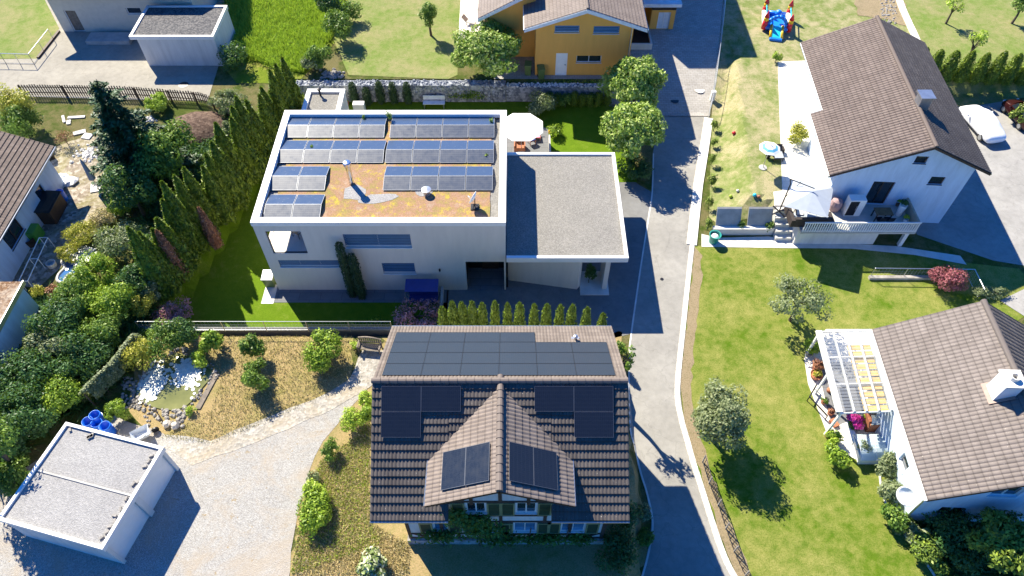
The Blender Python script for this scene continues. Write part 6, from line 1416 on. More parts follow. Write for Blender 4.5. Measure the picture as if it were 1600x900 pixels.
def wirefence(name, label, pts, h, sp, mat='steel', z=None, mesh=True, toprail=.02, base=False):
    P_ = [Vector(p) for p in pts]; t = thing(name, label, 'fence', P_[0])
    m = MB(); w = MB(); px_ = MB()
    for a, b in zip(P_[:-1], P_[1:]):
        L = (b-a).length; k = max(1, round(L/sp))
        for i in range(k+1):
            p = a.lerp(b, i/k); MB().tube((p.x,p.y,p.z-.1),(p.x,p.y,p.z+h),.025,n=6).build('post', M[mat], t)
        m.tube(a+Vector((0,0,h)), b+Vector((0,0,h)), toprail, n=6); MB().tube(a+Vector((0,0,.08)), b+Vector((0,0,.08)), toprail*.6, n=5).build('bottom_rail', M[mat], t)
        if mesh:
            n_ = int(L/.22)
            for i in range(n_): p = a.lerp(b, (i+.5)/n_); w.tube((p.x,p.y,p.z+.08),(p.x,p.y,p.z+h),.0045,n=3,caps=False)
            for j in range(1, int(h/.2)): w.tube(a+Vector((0,0,j*.2)), b+Vector((0,0,j*.2)), .0045, n=3, caps=False)
    m.build('top_rail', M[mat], t)
    if mesh: w.build('wire_mesh', M[mat], t)
    return t
zf = lambda p, z=None: Vector((p.x, p.y, TH(p.x,p.y) if z is None else z))
wirefence('wire_fence', 'thin wire fence between the vivid lawn and the dry garden', [Vector((-22.6,24.75,HI)), Vector((-7.3,24.75,HI))], .95, 2.4)
MB_ = MB(); MB_.box(-22.6, 24.9, -.05, -6.4, 25.0, HI+.015); single(MB_, 'garden_wall', plain('dark_concrete', (.2,.2,.19), .9), 'low grey retaining wall under the thin wire fence', 'wall', (-14,24.9,0))
wirefence('wire_fence', 'silver tube railing around the lawn beside the concrete yard', [zf(G(84,62)), zf(G(54,101)), zf(G(10,100)), zf(G(-30,100))], 1.0, 1.6, mesh=False, toprail=.035)
single(MB().obox(zf(G(93,50))-Vector((.1,0,.05)), zf(G(60,92))-zf(G(93,50)), (.2,0,0), (0,0,.22)), 'lawn_edging', M['dark_wood'], 'dark edging kerb of the top left lawn', 'edging', G(75,70))
wirefence('wire_fence', 'tall wire fence between the paved drive and the dry lawn', [zf(G(1106,186)), zf(G(1113,150)), zf(G(1122,80)), zf(G(1130,10)), zf(G(1136,-40))], 1.35, 2.2, toprail=.025)
wirefence('wire_fence', 'grey angled wire fence around the barberry, lower right house', [U(1359,433,0), U(1512,435,0), U(1527,466,0)], .95, 2.2, toprail=.03)
single(MB().box(U(1357,436,0).x, U(1357,436,0).y-.1, -.05, U(1460,436,0).x, U(1357,436,0).y+.15, .22), 'stone_edging', M['stone'], 'low stone edging below the angled wire fence', 'edging', U(1400,436,0))
dr = thing('iron_railing', 'dark picket railing along the lower right side of the road', 'railing', U(1120,810,0)); m = MB(); pth = dense([U(1094,722,0),U(1104,755,0),U(1118,790,0),U(1130,826,0),U(1143,862,0),U(1160,900,0),U(1180,940,0)], 4)
rl2 = MB(); r3 = [MB(), MB()]
for a, b in zip(pth[:-1], pth[1:]):
    a = a+Vector((.12,0,0)); b = b+Vector((.12,0,0)); k = max(1, int((b-a).length/.16))
    for i in range(k): p = a.lerp(b, i/k); m.tube((p.x,p.y,.05),(p.x,p.y,.85),.02,n=4)
    for ri_, hz in enumerate((.12,.82)): r3[ri_].tube(a+Vector((0,0,hz)), b+Vector((0,0,hz)), .022, n=5)
m.build('pickets', M['dark_metal'], dr); [r_i.build('rail', M['dark_metal'], dr) for r_i in r3]
for i in range(0, len(pth), 4): p = pth[i]; MB().cbox(p.x+.12,p.y,-.05,.06,.06,.9).build('post', M['stone'], dr)

# ------------------------------------------------------------ POND, POOL, STONES
pd = [G(*p) for p in ((292,556),(318,572),(334,585),(318,606),(300,628),(278,641),(252,640),(228,632),(214,618),(222,596),(240,578),(262,560),(275,552))]
M['pond'] = None; mt_, nt_p, bp = newmat('pond_water'); cw_ = noise(nt_p, coords(nt_p,'Position'), .8, 4); nt_p.links.new(ramp(nt_p, cw_, [(.3,(.12,.13,.035)),(.7,(.22,.22,.07))]), bp.inputs['Base Color']); bp.inputs['Roughness'].default_value = .08; M['pond'] = mt_
pdd = [p.to_3d() for p in [Vector(q[:2]) for q in pd]]
tag(MB().prism([(p.x,p.y) for p in dense(pd+[pd[0]],3)[:-1]], HI+.05, HI+.075).build('pond_water', M['pond']), kind='structure')
cenp = sum(pd, Vector())/len(pd)
m = MB(); rr_ = random.Random(5)
for i in range(900):
    side_ = i % 2; q = G(*( (243+rr_.gauss(0,9), 600+rr_.gauss(0,11)) if side_ else (293+rr_.gauss(0,11), 586+rr_.gauss(0,10)) )); 
    if side_: q = G(240+rr_.gauss(0,8)+ (600-(yy:=600+rr_.gauss(0,12)))*-.35*-1, yy)
    r_ = rr_.uniform(.06,.13); z = HI+.085+rr_.uniform(0,.02); t0 = rr_.uniform(0,6); tl_ = Vector((rr_.gauss(0,.1),rr_.gauss(0,.1),1)).normalized()
    pts_ = [Vector((q.x+r_*math.cos(t0+a*.9), q.y+r_*math.sin(t0+a*.9), z+rr_.uniform(0,.02))) for a in range(7)]; m.add(pts_, [tuple(range(7))])
M['lily'] = plain('pale_lily_pads', (.66,.69,.60), .25, var=.15, scale=9)
tag(m.build('water_lilies', M['lily']), 'pale glaring water lily pads covering the pond', 'water lilies', kind='stuff')
m = MB()
for a, b in zip(pd, pd[1:]+pd[:1]):
    for k in range(9): p = a.lerp(b, rr_.random())+(a.lerp(b,.5)-cenp).normalized()*rr_.uniform(.0,.45); m.rock((p.x,p.y,HI+.05), rr_.uniform(.05,.13), rr_)
for i in range(90): p = G(rr_.uniform(190,225), rr_.uniform(590,640)); m.rock((p.x,p.y,HI+.02), rr_.uniform(.04,.11), rr_)
for i in range(60): p = G(rr_.uniform(225,300), rr_.uniform(640,668)); m.rock((p.x,p.y,HI+.02), rr_.uniform(.05,.16), rr_)
tag(m.build('pond_stones', M['stone']), 'rough grey stones heaped around the lily pond', 'stones', kind='stuff')
for px, py, w in ((262,664,'left'),(275,667,'right')): p = G(px,py); single(MB().rock((p.x,p.y,HI+.12), .24, rr_), 'boulder', plain('cream_boulder_'+w,(.60,.54,.44),.9), f'{w} of the two pale boulders below the lily pond', 'boulder', (p.x,p.y,HI), 'pale boulders below the pond')
p0, p1 = G(338,585), G(308,640); single(MB().obox((p0.x-.1,p0.y,HI-.02), Vector((p1.x-p0.x,p1.y-p0.y,0)), (.3,0,0), (0,0,.1)), 'plank', M['old_wood'], 'grey plank lying along the right edge of the lily pond', 'plank', p0)
p0, p1 = G(248,647), G(258,663); single(MB().tube((p0.x,p0.y,HI+.45),(p1.x,p1.y,HI+.05),.03), 'stick', M['dark_wood'], 'dark stick leaning below the lily pond', 'stick', p1)
# round pool with curved pale rim and overexposed leaves
pc = G(122,408); pool = thing('garden_pool', 'small rounded garden pool with curved stone rim in the west garden', 'pool', pc)
rimp = [G(*p) for p in ((147,402),(143,392),(128,388),(110,392),(100,402),(99,413),(103,420),(94,430),(91,440),(100,443),(104,436),(112,430),(130,432),(144,418))]
m = MB(); m.prism([(p.x,p.y) for p in rimp], HI+.03, HI+.1); m.build('water', glassmat('pool_water',(.05,.13,.30),.05), pool)
m = MB(); pp = dense(rimp+[rimp[0]],3); m.path([(p.x,p.y,HI+.12) for p in pp], .09, 6); m.build('rim', M['pale_stone'], pool)
m = MB()
for i in range(170): q = G(rr_.gauss(130,9), rr_.gauss(410,9)); m.add([(q.x+.11*math.cos(a),q.y+.11*math.sin(a),HI+.12+rr_.uniform(0,.02)) for a in (0,.9,1.8,2.7,3.6,4.5,5.4)], [tuple(range(7))])
o = m.build('lily_pads', M['lily'], pool); o['kind'] = 'stuff'
q = G(83,416); single(MB().lathe(q, [(.28,0),(.30,.35),(.26,.36),(.25,.1)],16), 'round_pot', M['pale_stone'], 'round stone pot left of the garden pool', 'pot', q)
# soil heap
hp_ = G(310,203); vs = []; m = MB(); nx_ = 16; rg = np.random.default_rng(4)
for j in range(nx_+1):
    for i in range(nx_+1):
        a, b = -1+2*i/nx_, -1+2*j/nx_; r_ = math.hypot(a, b); vs.append((hp_.x+a*2.7+a*b*.3, hp_.y+b*2.3, HI-.05+max(0,(1-r_**2))*.9+(rg.uniform(-.06,.06) if r_ < .95 else 0)))
m.add(vs, [(j*(nx_+1)+i, j*(nx_+1)+i+1, (j+1)*(nx_+1)+i+1, (j+1)*(nx_+1)+i) for j in range(nx_) for i in range(nx_)]); o = single(m, 'soil_heap', M['soil'], 'dark heap of dug soil below the picket fence', 'soil heap', hp_, smooth=True)
# slabs and stones lying in the north part of the west garden
for i, (px, py, l) in enumerate([(100,187,'narrow upright pale board on the rough ground'),(108,192,'short pale board right of the upright one'),(120,184,'long pale board lying flat below the fence'),(125,208,'broad pale slab on the rough ground by the spruce'),(137,214,'pale slab touching the spruce branches')]):
    p = G(px,py); single(MB().cbox(p.x,p.y,p.z+.02,[.2,.3,1.3,.9,.7][i],[.9,.5,.25,.4,.6][i],.08,[.5,.3,.1,.4,-.2][i]), 'board', M['pale_stone'], l, 'board', p)
m = MB()
for i in range(130): p = G(rr_.gauss(140,9), rr_.gauss(240,5)); m.rock((p.x,p.y,p.z), rr_.uniform(.05,.16), rr_)
for i in range(60): p = G(rr_.gauss(215,15), rr_.gauss(187,3)); m.rock((p.x,p.y,p.z), rr_.uniform(.05,.18), rr_)
tag(m.build('stones', M['pale_stone']), 'loose pale stones on the west terrace', 'stones', kind='stuff')
m = MB()
for i in range(70): p = G(rr_.gauss(520,8), rr_.gauss(118,3)); m.rock((p.x,p.y,p.z), rr_.uniform(.08,.2), rr_)
for i in range(110): p = G(rr_.uniform(1375,1400), rr_.uniform(0,38)); m.rock((p.x,p.y,p.z), rr_.uniform(.05,.14), rr_)
tag(m.build('rubble', M['stone']), 'rubble stones at the wall end and the path', 'rubble', kind='stuff')
single(MB().prism([(p.x,p.y) for p in dense([G(1000,905),G(985,875),G(990,850),G(996,800),G(992,770)],2)]+[(p.x-.5,p.y) for p in dense([G(1000,905),G(985,875),G(990,850),G(996,800),G(992,770)],2)][::-1], .0, .02), 'x', M['stone'], 'grey gravel drain strip beside the tiled house', 'drain', G(992,850)).name = 'drain_strip'

# ------------------------------------------------------------ VEHICLES
def car(name, label, front, rear, wid, paint, covered=False, cabin_h=1.45):
    front, rear = Vector(front), Vector(rear); c = (front+rear)/2; d = unit(front-rear); L = (front-rear).length
    t = thing(name, label, 'car', (c.x,c.y,TH(c.x,c.y)), math.atan2(d.y, d.x)); hw_ = wid/2
    # stations along x: (x, half width low, belt height, roof height, roof half width)
    if covered:
        st = [(-.5,.80,.55,.60,.60),(-.46,.95,.75,.86,.70),(-.30,1.0,.88,1.02,.72),(-.18,1.0,.92,1.36,.70),(.05,1.0,.92,1.45,.70),(.17,1.0,.90,1.32,.72),(.30,1.0,.86,.98,.78),(.44,.97,.74,.84,.78),(.5,.82,.55,.62,.62)]
    else:
        st = [(-.5,.84,.62,.68,.66),(-.485,.94,.80,1.02,.74),(-.42,1.0,.92,1.52,.72),(-.20,1.0,.94,1.66,.74),(.05,1.0,.94,1.64,.73),(.20,1.0,.94,1.10,.80),(.24,1.0,.92,1.02,.82),(.42,.98,.84,.92,.80),(.5,.84,.58,.66,.66)]
    vs = []; 
    for x, w, zb, zr_, rw in st:
        X = x*L; W = w*hw_; R_ = rw*hw_
        vs += [(X,-W*.92,.22),(X,-W,.45),(X,-W*.985,zb),(X,-R_,zr_-.03),(X,-R_*.6,zr_),(X,R_*.6,zr_),(X,R_,zr_-.03),(X,W*.985,zb),(X,W,.45),(X,W*.92,.22)]
    n_ = 10; fs = [(i*n_+j, i*n_+(j+1)%n_, (i+1)*n_+(j+1)%n_, (i+1)*n_+j) for i in range(len(st)-1) for j in range(n_)]+[tuple(range(n_)), tuple(range((len(st)-1)*n_, len(st)*n_))[::-1]]
    m = MB(); m.add(vs, fs); o = m.build('body', paint, t, local=True, smooth=True); bm = bmesh.new(); bm.from_mesh(o.data); bmesh.ops.recalc_face_normals(bm, faces=bm.faces); bm.to_mesh(o.data); bm.free()
    s = o.modifiers.new('s','SUBSURF'); s.levels = s.render_levels = 2
    for x in (-.31, .31):
        for y in (-1, 1):
            w = MB(); w.tube((x*L,y*(hw_-.02),.31),(x*L,y*(hw_-.22),.31),.31,n=18); tw_ = w.build('wheel', M['black'], t, local=True); MB().tube((x*L,y*(hw_-.01),.31),(x*L,y*(hw_-.06),.31),.19,n=14).build('rim', M['steel'], tw_, local=True)
    for y in (-1, 1): m = MB(); m.ball((.14*L, y*(hw_+.10), .98),(.10,.13,.09),8,5); m.build('wing_mirror', paint if not covered else M['white'], t, local=True, smooth=True)
    if not covered:
        m = MB(); m.add([(.235*L,-.66*hw_,1.04),(.235*L,.66*hw_,1.04),(.085*L,.60*hw_,1.60),(.085*L,-.60*hw_,1.60)],[(0,1,2,3)]); m.build('windscreen', M['glass'], t, local=True)
        for y in (-1,1): m = MB(); m.add([(-.40*L,y*.93*hw_,1.04),(.17*L,y*.93*hw_,1.04),(.08*L,y*.80*hw_,1.5),(-.38*L,y*.80*hw_,1.5)],[(0,1,2,3)]); m.build('side_window', M['glass'], t, local=True)
        m = MB(); m.add([(-.475*L,-.70*hw_,1.06),(-.475*L,.70*hw_,1.06),(-.435*L,.62*hw_,1.48),(-.435*L,-.62*hw_,1.48)],[(0,1,2,3)]); m.build('rear_window', M['glass'], t, local=True)
        for y in (-.7,.7): MB().ball((.465*L,y*hw_,.70),(.08,.16,.08),8,5).build('headlight', M['white'], t, local=True); MB().box(-.497*L,y*hw_-.12,.75,-.475*L,y*hw_+.12,.95).build('tail_light', M['red'], t, local=True)
        MB().box(-.503*L,-.26,.55,-.490*L,.26,.67).build('number_plate', M['white'], t, local=True)
        MB().box(-.2*L,-.5*hw_,1.63,.02*L,.5*hw_,1.66).build('sunroof', M['glass'], t, local=True)
    return t
M['cover'] = plain('silver_car_cover', (.80,.81,.83), .35, .0, var=.05, scale=5)
car('covered_car', 'car under a silvery white cover parked beside the gabled house', (37.2,47.7,0), (37.95,43.4,0), 1.85, M['cover'], True)
M['car_red'] = plain('dark_red_paint', (.045,.012,.012), .18, .3, var=.05)
car('small_car', 'dark red compact car parked in the hedge shade, upper right', (41.0,48.4,0), (41.5,44.9,0), 1.65, M['car_red'])

# ------------------------------------------------------------ PARASOLS
def parasol(label, top, R, n, mat, ph=0, drop=.45, pole=True, alt=None, name='parasol', group=None, base=None):
    top = Vector(top); zg = TH(top.x, top.y) if base is None else base; t = thing(name, label, 'parasol', (top.x, top.y, zg)); 
    cs = []
    for i in range(n):
        a0, a1 = ph+2*math.pi*i/n, ph+2*math.pi*(i+1)/n; m = MB(); rows_ = 4
        for k in range(rows_):
            f0, f1 = k/rows_, (k+1)/rows_; q = []
            for f, a in ((f0,a0),(f1,a0),(f1,a1),(f0,a1)): q.append(top+Vector((R*f*math.cos(a), R*f*math.sin(a), -drop*f**1.15)))
            m.add(q, [(0,1,2,3)])
        cs.append((m, i, [k for k in range(rows_)]))
    allm = MB()
    for m, i, _ in cs:
        for j, f in enumerate(m.f): allm.add([m.v[x] for x in f], [(0,1,2,3)], 1 if (alt and j == 2) else 0)
    o = allm.build('canopy', [M[mat], M[alt or mat]], t); s = o.modifiers.new('s','SOLIDIFY'); s.thickness = .02
    rb = MB()
    for i in range(n): a = ph+2*math.pi*i/n; rb.tube(top+Vector((0,0,-.06)), top+Vector((R*math.cos(a)*.97, R*math.sin(a)*.97, -drop-.04)), .012, n=4)
    rb.build('ribs', M['steel'], t)
    if pole: MB().tube((top.x,top.y,zg),(top.x,top.y,top.z+.08),.03).build('pole', M['steel'], t); MB().lathe((top.x,top.y,zg),[(.3,0),(.3,.06),(.06,.1)],14).build('base', M['concrete'], t)
    return t
q = U(815,190,2.9); parasol('large white octagonal parasol on the modern house terrace', q, 1.75, 8, 'white_fabric', .39, .5)
q = U(1205,226,HI+2.2); parasol('small white and aqua striped parasol at the patio edge', q, .78, 8, 'white_fabric', .2, .35, alt='aqua_fabric')
# cantilever parasol with square canopy
pz_ = HI+2.75; cc_ = U(1265,303,pz_); pt = thing('cantilever_parasol', 'large grey square cantilever parasol over the sofa on the patio', 'parasol', (cc_.x-2.6,cc_.y-.4,HI))
crn = [U(1222,285,pz_-.45), U(1301,292,pz_-.45), U(1294,341,pz_-.45), U(1226,322,pz_-.45)]
crn = [U(1240,281,pz_-.5), U(1302,294,pz_-.5), U(1293,340,pz_-.5), U(1226,323,pz_-.5)]
m = MB(); tp = U(1271,299,pz_)
for i in range(4):
    a, b = crn[i], crn[(i+1)%4]; md = (a+b)/2-Vector((0,0,-.05)); m.add([tp,a,md],[(0,1,2)]); m.add([tp,md,b],[(0,1,2)])
o = m.build('canopy', M['grey_fabric'], pt); s = o.modifiers.new('s','SOLIDIFY'); s.thickness = .02
m = MB(); 
for a in crn: m.tube(tp-Vector((0,0,.05)), a-Vector((0,0,.04)), .014, n=4)
m.build('ribs', M['steel'], pt)
pb_ = U(1217,331,DK-.1); pa_ = Vector((pb_.x+.05, pb_.y, pz_+.1)); b0 = U(1217,331,HI)
m = MB(); m.tube((b0.x,b0.y,HI),(b0.x,b0.y,pz_-.1),.045); m.path([(b0.x,b0.y,pz_-.15),(b0.x-.1,b0.y+.1,pz_+.25),tuple(tp+Vector((0,0,.25)))], .035); m.tube((b0.x,b0.y,HI+1.4),(b0.x+.7,b0.y+.1,pz_+.05),.022); m.build('pole', M['dark_metal'], pt)
m = MB(); 
for a in (.5,2.07): m.cbox(b0.x,b0.y,HI+.02,1.2,.08,.06,a)
m.build('cross_foot', M['dark_metal'], pt)
# folded parasol on the west terrace
q = G(153,293); tp = UY(129,245,q.y); fpn = thing('folded_parasol', 'closed grey-blue parasol standing on a square base, west terrace', 'parasol', q)
m = MB(); m.tube(q, (q.x,q.y,q.z+.9), .03); m.build('pole', M['steel'], fpn); m = MB(); m.lathe(q+Vector((0,0,.75)), [(.10,0),(.24,.12),(.20,.5),(.15,1.0),(.10,1.6),(.03,1.95)], 10); m.build('canopy', M['grey_fabric'], fpn)
m = MB(); m.cbox(q.x,q.y,q.z,.95,.95,.08,.3); m.build('base', M['pale_stone'], fpn)
q = G(175,303); single(MB().lathe(q, [(.35,0),(.36,.12),(.2,.13)],14), 'stone_disc', M['pale_stone'], 'round pale stone disc right of the closed parasol', 'stone disc', q)

# ------------------------------------------------------------ FURNITURE
def legs4(parent, xs, ys, z0, z1, mat, r=.03, name='leg'):
    for x in xs:
        for y in ys: MB().cbox(x, y, z0, r*2, r*2, z1-z0).build(name, M[mat], parent, local=True)
def chair(name, label, loc, rz, mat='old_wood', cush=None, group=None, w=.52, cat='chair'):
    t = thing(name, label, cat, loc, rz, group); MB().box(-w/2,-.25,.42,w/2,.25,.46).build('seat', M[mat], t, local=True)
    MB().obox((-w/2,.22,.46),(w,0,0),(0,.04,0),(0,.12,.5)).build('backrest', M[mat], t, local=True); legs4(t, (-w/2+.03,w/2-.03), (-.22,.22), 0, .42, mat, .02)
    if cush: MB().box(-w/2+.03,-.22,.46,w/2-.03,.22,.53).build('cushion', M[cush], t, local=True)
    return t
def table(name, label, loc, rz, w, d, h, top, leg, group=None):
    t = thing(name, label, 'table', loc, rz, group); m = MB(); k = 6
    for i in range(k): m.box(-w/2, -d/2+i*d/k+.004, h-.05, w/2, -d/2+(i+1)*d/k-.004, h)
    m.build('tabletop', M[top], t, local=True); legs4(t, (-w/2+.08,w/2-.08), (-d/2+.08,d/2-.08), 0, h-.05, leg); return t
q = U(1381,330,DK+.75); table('deck_table', 'brown wooden table with dark legs on the raised deck', (q.x,q.y,DK), 0, 1.15, .72, .75, 'wood', 'dark_metal')
for i, (dx, w) in enumerate(((-.3,'left'),(.28,'right'))): chair('stool', f'{w} dark chair tucked under the front of the deck table', (q.x+dx,q.y-.5,DK), math.pi, 'dark_metal', group='dark chairs at the deck table', w=.42)
# cabinet with dark front on the deck, planters and pots
cb3 = U(1334,300,DK+1.3); t = thing('outdoor_cabinet', 'tall white and dark outdoor cabinet against the gable wall', 'cabinet', (cb3.x, OB(0).y-.6, DK))
cy_ = OB(0).y-.75; m = MB().box(cb3.x-.55, cy_-.3, DK, cb3.x+.55, cy_+.3, DK+1.5); m.build('body', M['white'], t); MB().box(cb3.x-.5, cy_-.325, DK+.1, cb3.x+.1, cy_-.303, DK+1.4).build('door', M['dark_metal'], t); m = MB(); m.box(cb3.x+.02, cy_-.35, DK+.6, cb3.x+.05, cy_-.326, DK+1.0); m.build('handle', M['steel'], t)
def potted(label, loc, rp, hp2, R, H_, mat, pot='terracotta', n=350, leaf=.06, name='potted_plant', square=False, group=None):
    rng = rs(); t = thing(name, label, 'potted plant', loc, 0, group); m = MB()
    if square: m.box(-rp,-rp,0,rp,rp,hp2)
    else: m.lathe((0,0,0), [(rp*.7,0),(rp,hp2),(rp*.88,hp2),(rp*.8,hp2*.85)], 14)
    m.build('pot', M[pot], t, local=True); Vs, Fs = crown(rng, n, (0,0,hp2+H_*.5), (R,R,H_*.55), leaf, 8, .5, shell=.3); meshfrom('foliage', Vs, Fs, [M[mat]], t); return t
q = U(1401,298,DK+.9); potted('tall white planter with dark round shrub on the deck', (q.x, OB(0).y-.9, DK), .26, .95, .28, .4, 'lf_dark', 'white')
q = U(1405,315,DK+.4); potted('small yellow-green pot plant by the beige deck screen', (q.x,q.y,DK), .15, .3, .2, .3, 'lf_lime', n=200)
q = U(1421,344,DK+.4); potted('bright pot plant at the deck corner', (q.x-.1,q.y+.2,DK), .16, .3, .24, .3, 'lf_lime', 'white', n=260)
q = U(1305,322,DK+.3); single(MB().lathe((q.x,q.y,DK),[(.35,0),(.42,.5),(.35,.85),(.2,.95),(.05,1.0)],14), 'covered_pot', plain('mauve_cover',(.36,.24,.24),.8), 'mauve covered round barrel between parasol and cabinet', 'barrel', (q.x,q.y,DK))
# rattan sofa under the parasol
q = U(1269,343,DK+.4); t = thing('rattan_sofa', 'dark rattan sofa with pale cushions under the grey square parasol', 'sofa', (q.x,q.y,DK)); x_, y_ = q.x, q.y
MB().box(x_-1.25,y_-.1,DK,x_+1.2,y_+.6,DK+.32).build('seat', M['rattan'], t); MB().box(x_-1.25,y_-.32,DK,x_+1.2,y_-.1,DK+.75).build('backrest', M['rattan'], t); MB().box(x_-1.5,y_-.32,DK,x_-1.26,y_+1.4,DK+.62).build('armrest', M['rattan'], t); MB().box(x_+1.21,y_-.32,DK,x_+1.4,y_+.6,DK+.55).build('armrest', M['rattan'], t)
for i in range(3): MB().box(x_-1.2+i*.8,y_-.08,DK+.325,x_-1.2+i*.8+.76,y_+.58,DK+.44).build('cushion', M['grey_fabric'], t)
q = U(1247,330,DK+.5); chair('rattan_armchair', 'dark rattan armchair left under the grey square parasol', (q.x+.1,q.y,DK), 1.4, 'rattan', 'white_fabric', w=.7)
q = U(1277,327,DK+.4); table('coffee_table', 'low dark table before the rattan sofa', (q.x,q.y+.3,DK), 0, .9, .6, .4, 'rattan', 'rattan')
# loungers by the striped parasol
def lounger(label, loc, rz, w=.62, L=1.3, group=None, mat='rattan', name='sun_lounger', cush=None):
    t = thing(name, label, 'sun lounger', loc, rz, group); m = MB(); m.box(-w/2,-L/2,.28,w/2,L*.15,.34); m.build('seat', M[mat], t, local=True); m = MB(); m.obox((-w/2,L*.16,.30),(w,0,0),(0,L*.32,.42),(0,-.03,.05)); m.build('backrest', M[mat], t, local=True); legs4(t, (-w/2+.05,w/2-.05), (-L/2+.08,L*.12), 0, .28, mat, .025)
    if cush: MB().box(-w/2+.05,-L/2+.05,.345,w/2-.05,L*.13,.39).build('cushion', M[cush], t, local=True)
    return t
q = G(1214,248); lounger('dark garden chair with footrest below the striped parasol', (q.x,q.y+.2,HI), 0, .75, 1.2, cush='grey_fabric'); q = G(1199,247); potted('dark pot with dry plant left of the garden chair', q, .2, .35, .3, .3, 'lf_brown', 'dark_metal')
single(MB().cbox(U(1215,238,HI).x, U(1215,238,HI).y, HI, .8,.45,.42), 'side_box', M['rattan'], 'dark low box directly under the striped parasol', 'box', U(1215,238,HI), bevel=.02)
q = G(1263,163); single(MB().cbox(q.x,q.y,q.z+.03,.45,.95,.04,.25), 'door_mat', plain('grey_mat',(.42,.40,.37),.9), 'grey mat lying on the white patio', 'mat', q)
a_, b_ = G(1254,122), G(1262,97); lg = thing('ladder', 'grey ladder leaning from the white patio towards the tiled eave', 'ladder', a_); m = MB(); A = Vector(a_)+Vector((0,0,.05)); B = UX(1264,94,A.x+.9); B = A+Vector((.9,1.2,1.5))
for dx in (-.17,.17): m.tube(A+Vector((dx,0,0)), B+Vector((dx,0,0)), .03, n=6)
for i in range(8): p = A.lerp(B,(i+.5)/8); m.tube(p-Vector((.17,0,0)), p+Vector((.17,0,0)), .018, n=5)
m.build('rails', M['steel'], lg)
# terrace by the modern house
q = U(812,222,.7); t = thing('wooden_crate', 'brown wicker armchair at the corner of the white octagonal parasol', 'chair', (q.x,q.y,0)); t.name = 'wicker_armchair'; MB().cbox(q.x,q.y,.02,.7,.7,.38).build('seat', M['terracotta'], t); MB().box(q.x-.35,q.y+.36,.02,q.x+.35,q.y+.46,.8).build('backrest', M['terracotta'], t)
for s_ in (-1,1): MB().box(q.x+s_*.36-(.0 if s_>0 else .08),q.y-.35,.02,q.x+s_*.36+(.08 if s_>0 else 0),q.y+.35,.6).build('armrest', M['terracotta'], t)
q = U(838,206,.5); lounger('garden lounger draped with a pink towel on the modern house terrace', (q.x,q.y,0), .1, .6, 1.2, mat='terracotta', cush='pink')
q = U(831,217,.5); chair('garden_chair', 'garden chair with blue cushion between wicker armchair and pink towel', (q.x,q.y,0), .4, 'terracotta', 'blue_plastic')
single(MB().box(2.85,38.9,0,2.97,43.6,1.0), 'terrace_screen', M['concrete'], 'low grey wall edging the terrace of the modern house', 'wall', (2.9,41,0)); q = U(845,205,1.2); single(MB().lathe((2.9,q.y,1.0),[(.05,0),(.09,.1),(.07,.25),(.02,.3)],10), 'garden_lamp', M['yellow'], 'small yellow lamp on the low grey terrace wall', 'lamp', (2.9,q.y,1.0))
q = U(678,160,.45); t = thing('garden_bench', 'blue-grey slatted bench in the shade before the gabion wall', 'bench', (q.x,q.y,0)); m = MB(); 
for i in range(4): m.box(q.x-.9,q.y-.25+i*.13,.42,q.x+.9,q.y-.14+i*.13,.46)
m.build('seat', M['blue_trim'], t); m = MB(); m.box(q.x-.9,q.y+.30,.5,q.x+.9,q.y+.34,.9); m.build('backrest', M['blue_trim'], t)
for s_ in (-.8,.8): MB().box(q.x+s_-.04,q.y-.25,0,q.x+s_+.04,q.y+.34,.42).build('leg', M['steel'], t)
for px, lab in ((510,'terracotta pot with green plant at the gabion foot, behind the shed'),(546,'flat terracotta bowl at the gabion foot behind the modern house')): q = U(px,134,.3); potted(lab, (q.x,48.5,0), .28, .3, .25, .3, 'lf_bright', n=180)
q = U(562,171,.4); single(MB().cbox(q.x,q.y,0,.9,.5,1.05), 'white_box', M['white'], 'white box peeking over the rear edge of the modern house', 'box', (q.x,q.y,0))
# swing bench
q = U(664,456,.2); sx_, sy_ = q.x, 28.0; t = thing('swing_seat', 'blue canopied swing seat against the modern house front', 'swing seat', (sx_,sy_,.03)); w = 1.05
m = MB(); m.obox((sx_-w,sy_-.45,1.72),(2*w,0,0),(0,.95,.12),(0,0,.03)); m.build('canopy', M['blue_plastic'], t); MB().box(sx_-w+.12,sy_-.3,.45,sx_+w-.12,sy_+.2,.55).build('seat', M['blue_plastic'], t); MB().obox((sx_-w+.12,sy_+.2,.5),(2*w-.24,0,0),(0,.05,0),(0,.15,.55)).build('backrest', M['blue_plastic'], t)
for s_ in (-1,1): m = MB(); X_ = sx_+s_*w; m.tube((X_,sy_-.7,.03),(X_,sy_,1.75),.03); m.tube((X_,sy_+.6,.03),(X_,sy_,1.75),.03); m.tube((X_,sy_-.7,.08),(X_,sy_+.6,.08),.02); m.build('side_frame', M['steel'], t)
MB().tube((sx_-w,sy_,1.75),(sx_+w,sy_,1.75),.025).build('top_bar', M['steel'], t)
single(MB().box(UY(688,450,28).x-.08,25.3,0,UY(688,450,28).x+.08,28.9,.55), 'drive_wall', M['concrete'], 'low dark wall between swing seat and driveway', 'wall', (-4.2,27,0))
